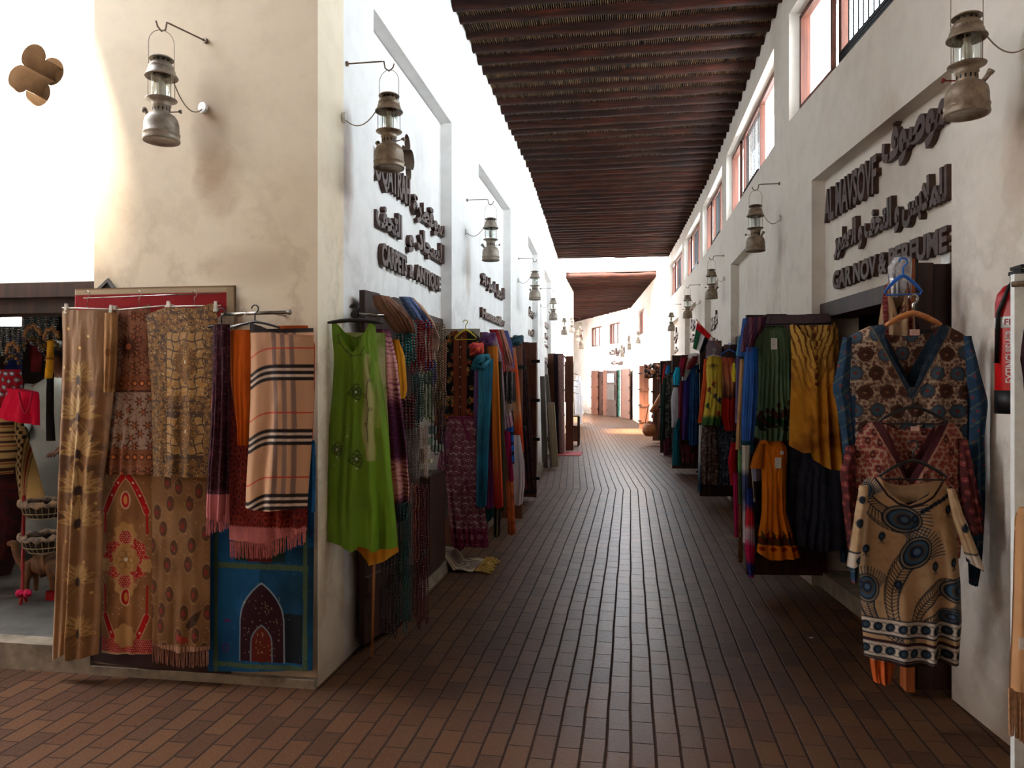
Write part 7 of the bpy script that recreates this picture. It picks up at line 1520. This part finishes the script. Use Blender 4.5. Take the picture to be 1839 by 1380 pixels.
# wire basket stand
bk = group_at('basket_stand', S1(4.25), 42, 895, 'red stand with two cloth-lined wire baskets inside the shop', 'basket stand'); o = Vector(bk['_w']); redm = simple('stand_red', (.62, .05, .07), None, 20, .5)
bm = bmesh.new(); tube(bm, [P3(S1(4.25), 43, 890)-o, P3(S1(4.25), 40, 1068)-o, P3(S1(4.2), 30, 1120)-o], .010, 8); bmobj('post', bm, redm, bk, smooth=True)
bm = bmesh.new(); tube(bm, [P3(S1(4.25), 40, 1062)-o, P3(S1(4.4), 62, 1112)-o], .010, 8); bmobj('leg', bm, redm, bk, smooth=True)
for (yy, lab) in ((905, 0), (965, 1)):
    c0 = P3(S1(4.33), 84, yy)-o; bm = bmesh.new(); R_ = .145
    for rr, dz in ((1, 0), (.9, -.05), (.7, -.085)): tube(bm, [c0+Vector((R_*rr*math.cos(t), R_*rr*math.sin(t), dz)) for t in [2*PI*i/24 for i in range(24)]], .0035, 6, closed=True)
    for i in range(24): t = 2*PI*i/24; tube(bm, [c0+Vector((R_*math.cos(t), R_*math.sin(t), 0)), c0+Vector((R_*.9*math.cos(t), R_*.9*math.sin(t), -.05)), c0+Vector((R_*.7*math.cos(t), R_*.7*math.sin(t), -.085))], .0025, 5)
    bm2 = bm; bmobj('wire_basket', bm, simple('basket_wire', (.72, .64, .52), None, 30, .5, .4), bk)
    bm = bmesh.new(); pts = [c0+Vector(((R_+.01*math.sin(i*2.3))*math.cos(2*PI*i/30), (R_+.01*math.cos(i*1.7))*math.sin(2*PI*i/30), .008+.008*math.sin(i*3.1))) for i in range(30)]; tube(bm, pts, [.018+.006*math.sin(i*1.9) for i in range(30)], 8, closed=True)
    bmobj('lining_rim', bm, simple('lining_print', (.78, .66, .52), (.22, .26, .34), 26, .9), bk, smooth=True)
    bm = bmesh.new(); lathe(bm, [(0, -.08), (R_*.66, -.08), (R_*.88, -.05), (R_*.95, -.01)], 20, c0); bmobj('lining', bm, M['interior'], bk)
for k, (px_, lab) in enumerate([(36, 'left'), (50, 'right')]):
    bm = bmesh.new(); bmesh.ops.create_icosphere(bm, subdivisions=2, radius=.026)
    for v in bm.verts: v.co *= random.uniform(.9, 1.15)
    q = bmobj('pompom', bm, simple('pompom_pink', (.85, .08, .32), (.6, .03, .2), 60, .95), None, P3(S1(4.2), px_, 1066)); tag(q, lab + ' pink pompom tied to the basket stand', 'pompom', 'pompoms on the basket stand')
# stuffed camel figurine
cm = P3(S1(4.45), 78, 1086); bm = bmesh.new(); mesh = bpy.data.meshes.new('camel_figurine')
sk = [(0,0,0,.07),(.10,0,.01,.075),(.05,0,.07,.05),(-.09,0,.01,.06),(-.15,0,-.02,.03),(-.20,0,.06,.026),(-.22,0,.14,.026),(-.27,0,.13,.018),(.10,.04,-.10,.02),(.10,.04,-.19,.016),(.10,-.04,-.10,.02),(.10,-.04,-.19,.016),(-.09,.04,-.10,.018),(-.09,.04,-.19,.015),(-.09,-.04,-.10,.018),(-.09,-.04,-.19,.015)]
ed = [(0,1),(0,2),(0,3),(3,4),(4,5),(5,6),(6,7),(1,8),(8,9),(1,10),(10,11),(3,12),(12,13),(3,14),(14,15)]
def skinned(name, pts, edges, mat, loc=None, parent=None, sub=2):
    me = bpy.data.meshes.new(name); me.from_pydata([p[:3] for p in pts], edges, []); o = bpy.data.objects.new(name, me); C.objects.link(o)
    md = o.modifiers.new('skin', 'SKIN'); md.use_smooth_shade = True
    for v, p in zip(me.skin_vertices[0].data, pts): v.radius = (p[3], p[4] if len(p) > 4 else p[3])
    me.skin_vertices[0].data[0].use_root = True
    o.modifiers.new('sub', 'SUBSURF').levels = sub; o.modifiers['sub'].render_levels = sub
    bpy.context.view_layer.update(); m2 = bpy.data.meshes.new_from_object(o.evaluated_get(bpy.context.evaluated_depsgraph_get())); o.modifiers.clear(); o.data = m2
    m2.materials.clear(); m2.materials.append(mat); m2.polygons.foreach_set('use_smooth', [True]*len(m2.polygons))
    if parent: o.parent = parent
    if loc is not None: o.location = loc
    return o
cmo = skinned('camel_figurine', sk, ed, simple('camel_leather', (.50, .32, .16), (.32, .18, .08), 18, .6), Vector((cm.x, cm.y, .14+.20))); tag(cmo, 'small brown stuffed camel figure on the floor of the shop', 'camel figure')
cloth('saddle_cloth', plane_at(cm.x, 4.36), [(1062, 82, 104), (1090, 80, 106)], solid((.60, .05, .08)), 'small red cloth beside the camel figure', 'cloth', folds=(.004, 1, 2), bulge=.02, cell=.006)
# the shopkeeper in a white robe, half hidden by the gold cloth
skin_m = simple('skin', (.48, .30, .21), (.40, .24, .16), 20, .55)
px0 = P3(S1(5.4), 100, 700); fx0, fy0 = px0.x, 5.4
per = empty('person', (fx0, fy0, .14), 'man in a white robe standing behind the hanging goods of the left shop', 'person')
body = [(0,0,1.00,.10,.08),(0,0,1.18,.12,.09),(0,0,1.34,.15,.10),(0,0,1.42,.07,.06),(0,0,1.50,.05,.05),(0,-.01,1.60,.075,.088),(0,0,1.70,.06,.07),
 (-.19,0,1.37,.05,.05),(-.25,-.03,1.10,.04,.04),(-.14,-.22,1.02,.03,.03),(-.09,-.28,1.03,.03,.02),(.19,0,1.37,.05,.05),(.25,-.02,1.10,.04,.04),(.22,-.16,.92,.03,.03),(.21,-.22,.88,.03,.02),
 (-.09,0,.90,.08,.08),(-.10,0,.48,.055,.055),(-.10,.01,.08,.04,.04),(-.10,-.12,.03,.035,.025),(.09,0,.90,.08,.08),(.10,0,.48,.055,.055),(.10,.01,.08,.04,.04),(.10,-.12,.03,.035,.025)]
be = [(0,1),(1,2),(2,3),(3,4),(4,5),(5,6),(2,7),(7,8),(8,9),(9,10),(2,11),(11,12),(12,13),(13,14),(0,15),(15,16),(16,17),(17,18),(0,19),(19,20),(20,21),(21,22)]
for s_, base in ((-1, (-.09,-.28,1.03)), (1, (.21,-.22,.88))):
    bi = 10 if s_ < 0 else 14
    for j in range(4):
        n = len(body); dx = -.024+.016*j; L = (.065, .075, .07, .055)[j]; body += [(base[0]+dx, base[1]-.035, base[2]-.004, .009, .009), (base[0]+dx*1.15, base[1]-.035-L*.5, base[2]-.014, .008, .008), (base[0]+dx*1.1, base[1]-.035-L*.85, base[2]-.036, .007, .007)]; be += [(bi, n), (n, n+1), (n+1, n+2)]
    n = len(body); body += [(base[0]+.034, base[1]-.01, base[2]-.01, .010, .010), (base[0]+.045, base[1]-.04, base[2]-.02, .009, .009)]; be += [(bi, n), (n, n+1)]
skinned('body', body, be, skin_m, parent=per, sub=2)
bm = bmesh.new()
def loft(bm, rings, n=20):
    R = []
    for (cx_, cy_, z, rx, ry) in rings: R.append([bm.verts.new((cx_+rx*math.cos(2*PI*k/n), cy_+ry*math.sin(2*PI*k/n), z)) for k in range(n)])
    for A, B in zip(R[:-1], R[1:]):
        for k in range(n): bm.faces.new((A[k], A[(k+1) % n], B[(k+1) % n], B[k]))
loft(bm, [(0,0,1.46,.060,.058),(0,0,1.43,.11,.075),(0,0,1.38,.19,.10),(0,0,1.25,.205,.125),(0,0,1.05,.20,.125),(0,0,.80,.215,.14),(0,0,.45,.235,.16),(0,0,.12,.26,.18),(0,0,.10,.25,.17)], 28)
bmobj('robe', bm, simple('white_robe_cloth', (.74, .77, .76), (.64, .67, .67), 6, .9), per, smooth=True)
for s_ in (-1, 1):
    bm = bmesh.new(); a_ = [(s_*.17,0,1.38),(s_*.25,-.02,1.12),(-.15,-.20,1.03) if s_ < 0 else (.23,-.13,.95)]; tube(bm, a_, [.085,.075,.065], 14, caps=False); bmobj('sleeve', bm, simple('robe_sleeve_cloth', (.74, .77, .76), (.64, .67, .67), 6, .9), per, smooth=True)
bm = bmesh.new(); lathe(bm, [(.088, 1.63), (.092, 1.66), (.085, 1.71), (.06, 1.745), (0, 1.76)], 20, (0, .01, 0)); bmobj('hair', bm, M['iron'], per, smooth=True)
for s_ in (-1, 1):
    bm = bmesh.new(); bmesh.ops.create_uvsphere(bm, u_segments=10, v_segments=8, radius=.011, matrix=Matrix.Translation((s_*.030, -.088, 1.625))); bmobj('eye', bm, M['iron'], per, smooth=True)
    bm = bmesh.new(); bmesh.ops.create_uvsphere(bm, u_segments=10, v_segments=8, radius=.022, matrix=Matrix.Translation((s_*.080, .0, 1.61)) @ Matrix.Diagonal((.4, .7, 1.2, 1))); bmobj('ear', bm, skin_m, per, smooth=True)
bm = bmesh.new(); hexa(bm, [(-.014,-.088,1.585),(.014,-.088,1.585),(.008,-.080,1.585),(-.008,-.080,1.585),(-.005,-.09,1.63),(.005,-.09,1.63),(.004,-.08,1.63),(-.004,-.08,1.63)]); bm.verts.ensure_lookup_table(); bm.verts[0].co.y -= .018; bm.verts[1].co.y -= .018; bmobj('nose', bm, skin_m, per)
bm = bmesh.new(); tube(bm, [(-.024,-.088,1.556),(0,-.096,1.553),(.024,-.088,1.556)], .005, 8); bmobj('mouth', bm, simple('lips', (.42, .20, .17), None, 20, .5), per, smooth=True)
# carpet shop interior seen through the first left doorway
gc = group_at('glass_case', plane_at(-1.8, 5.35), 752, 850, 'glass shelf case with small goods in the left shop doorway', 'display case'); o = Vector(gc['_w'])
bm = bmesh.new(); box(bm, (-.28, 0, -.02), (.10, .5, 0)); bmobj('shelf', bm, M['glass'], gc)
bm = bmesh.new(); box(bm, (-.26, .02, -.75), (.08, .48, -.03)); bmobj('cabinet', bm, M['darkwood'], gc)
for k, (px_, py_, w_, h_, c) in enumerate([(768, 800, .07, .06, (.55, .66, .56)), (784, 812, .08, .05, (.62, .70, .60)), (775, 780, .05, .06, (.40, .50, .48)), (762, 832, .10, .03, (.80, .78, .66))]):
    p = P3(plane_at(-1.8, 5.5), px_, py_); bm = bmesh.new(); box(bm, (-w_/2, 0, 0), (w_/2, .05, h_)); q = bmobj('trinket_box', bm, simple('box_col_%d' % k, c, None, 20, .4), None, p); tag(q, ['pale green box in the doorway, upper left of the pearl strings', 'larger pale box right of the upper one', 'small grey green box above the others', 'flat cream box on the glass shelf'][k], 'box', 'small boxes in the carpet shop doorway')
cloth('grey_curtain', plane_at(-1.8, 6.35), [(840, 792, 806), (930, 794, 806)], solid((.42, .40, .36)), 'small grey cloth end hanging left of the purple circle dress', 'cloth', folds=(.006, 2, 2), bulge=.02, cell=.008)

tb_ = tube_obj('tassel_cord', [P3(R2(5.62), 1350, 842), P3(R2(5.62), 1352, 868), P3(R2(5.62), 1354, 894)], .004, 'plastic_white', 'white dangling cord in front of the black skirt beside the orange dress', 'cord')
bm = bmesh.new(); lathe(bm, [(0, -.03), (.011, -.03), (.007, 0), (0, .004)], 8); q = bmobj('tassel_end', bm, M['plastic_white'], tb_, P3(R2(5.62), 1354, 894)-tb_.location)
g_ = ray(1457, 1147); t_ = -H/g_.z; bm = bmesh.new(); bmesh.ops.create_icosphere(bm, subdivisions=1, radius=.009)
for v in bm.verts: v.co.z *= .4; v.co.x *= 1.8
q = bmobj('paper_scrap', bm, M['white'], None, (g_.x*t_, g_.y*t_, .004)); tag(q, 'tiny white paper scrap on the paving at the right', 'scrap')
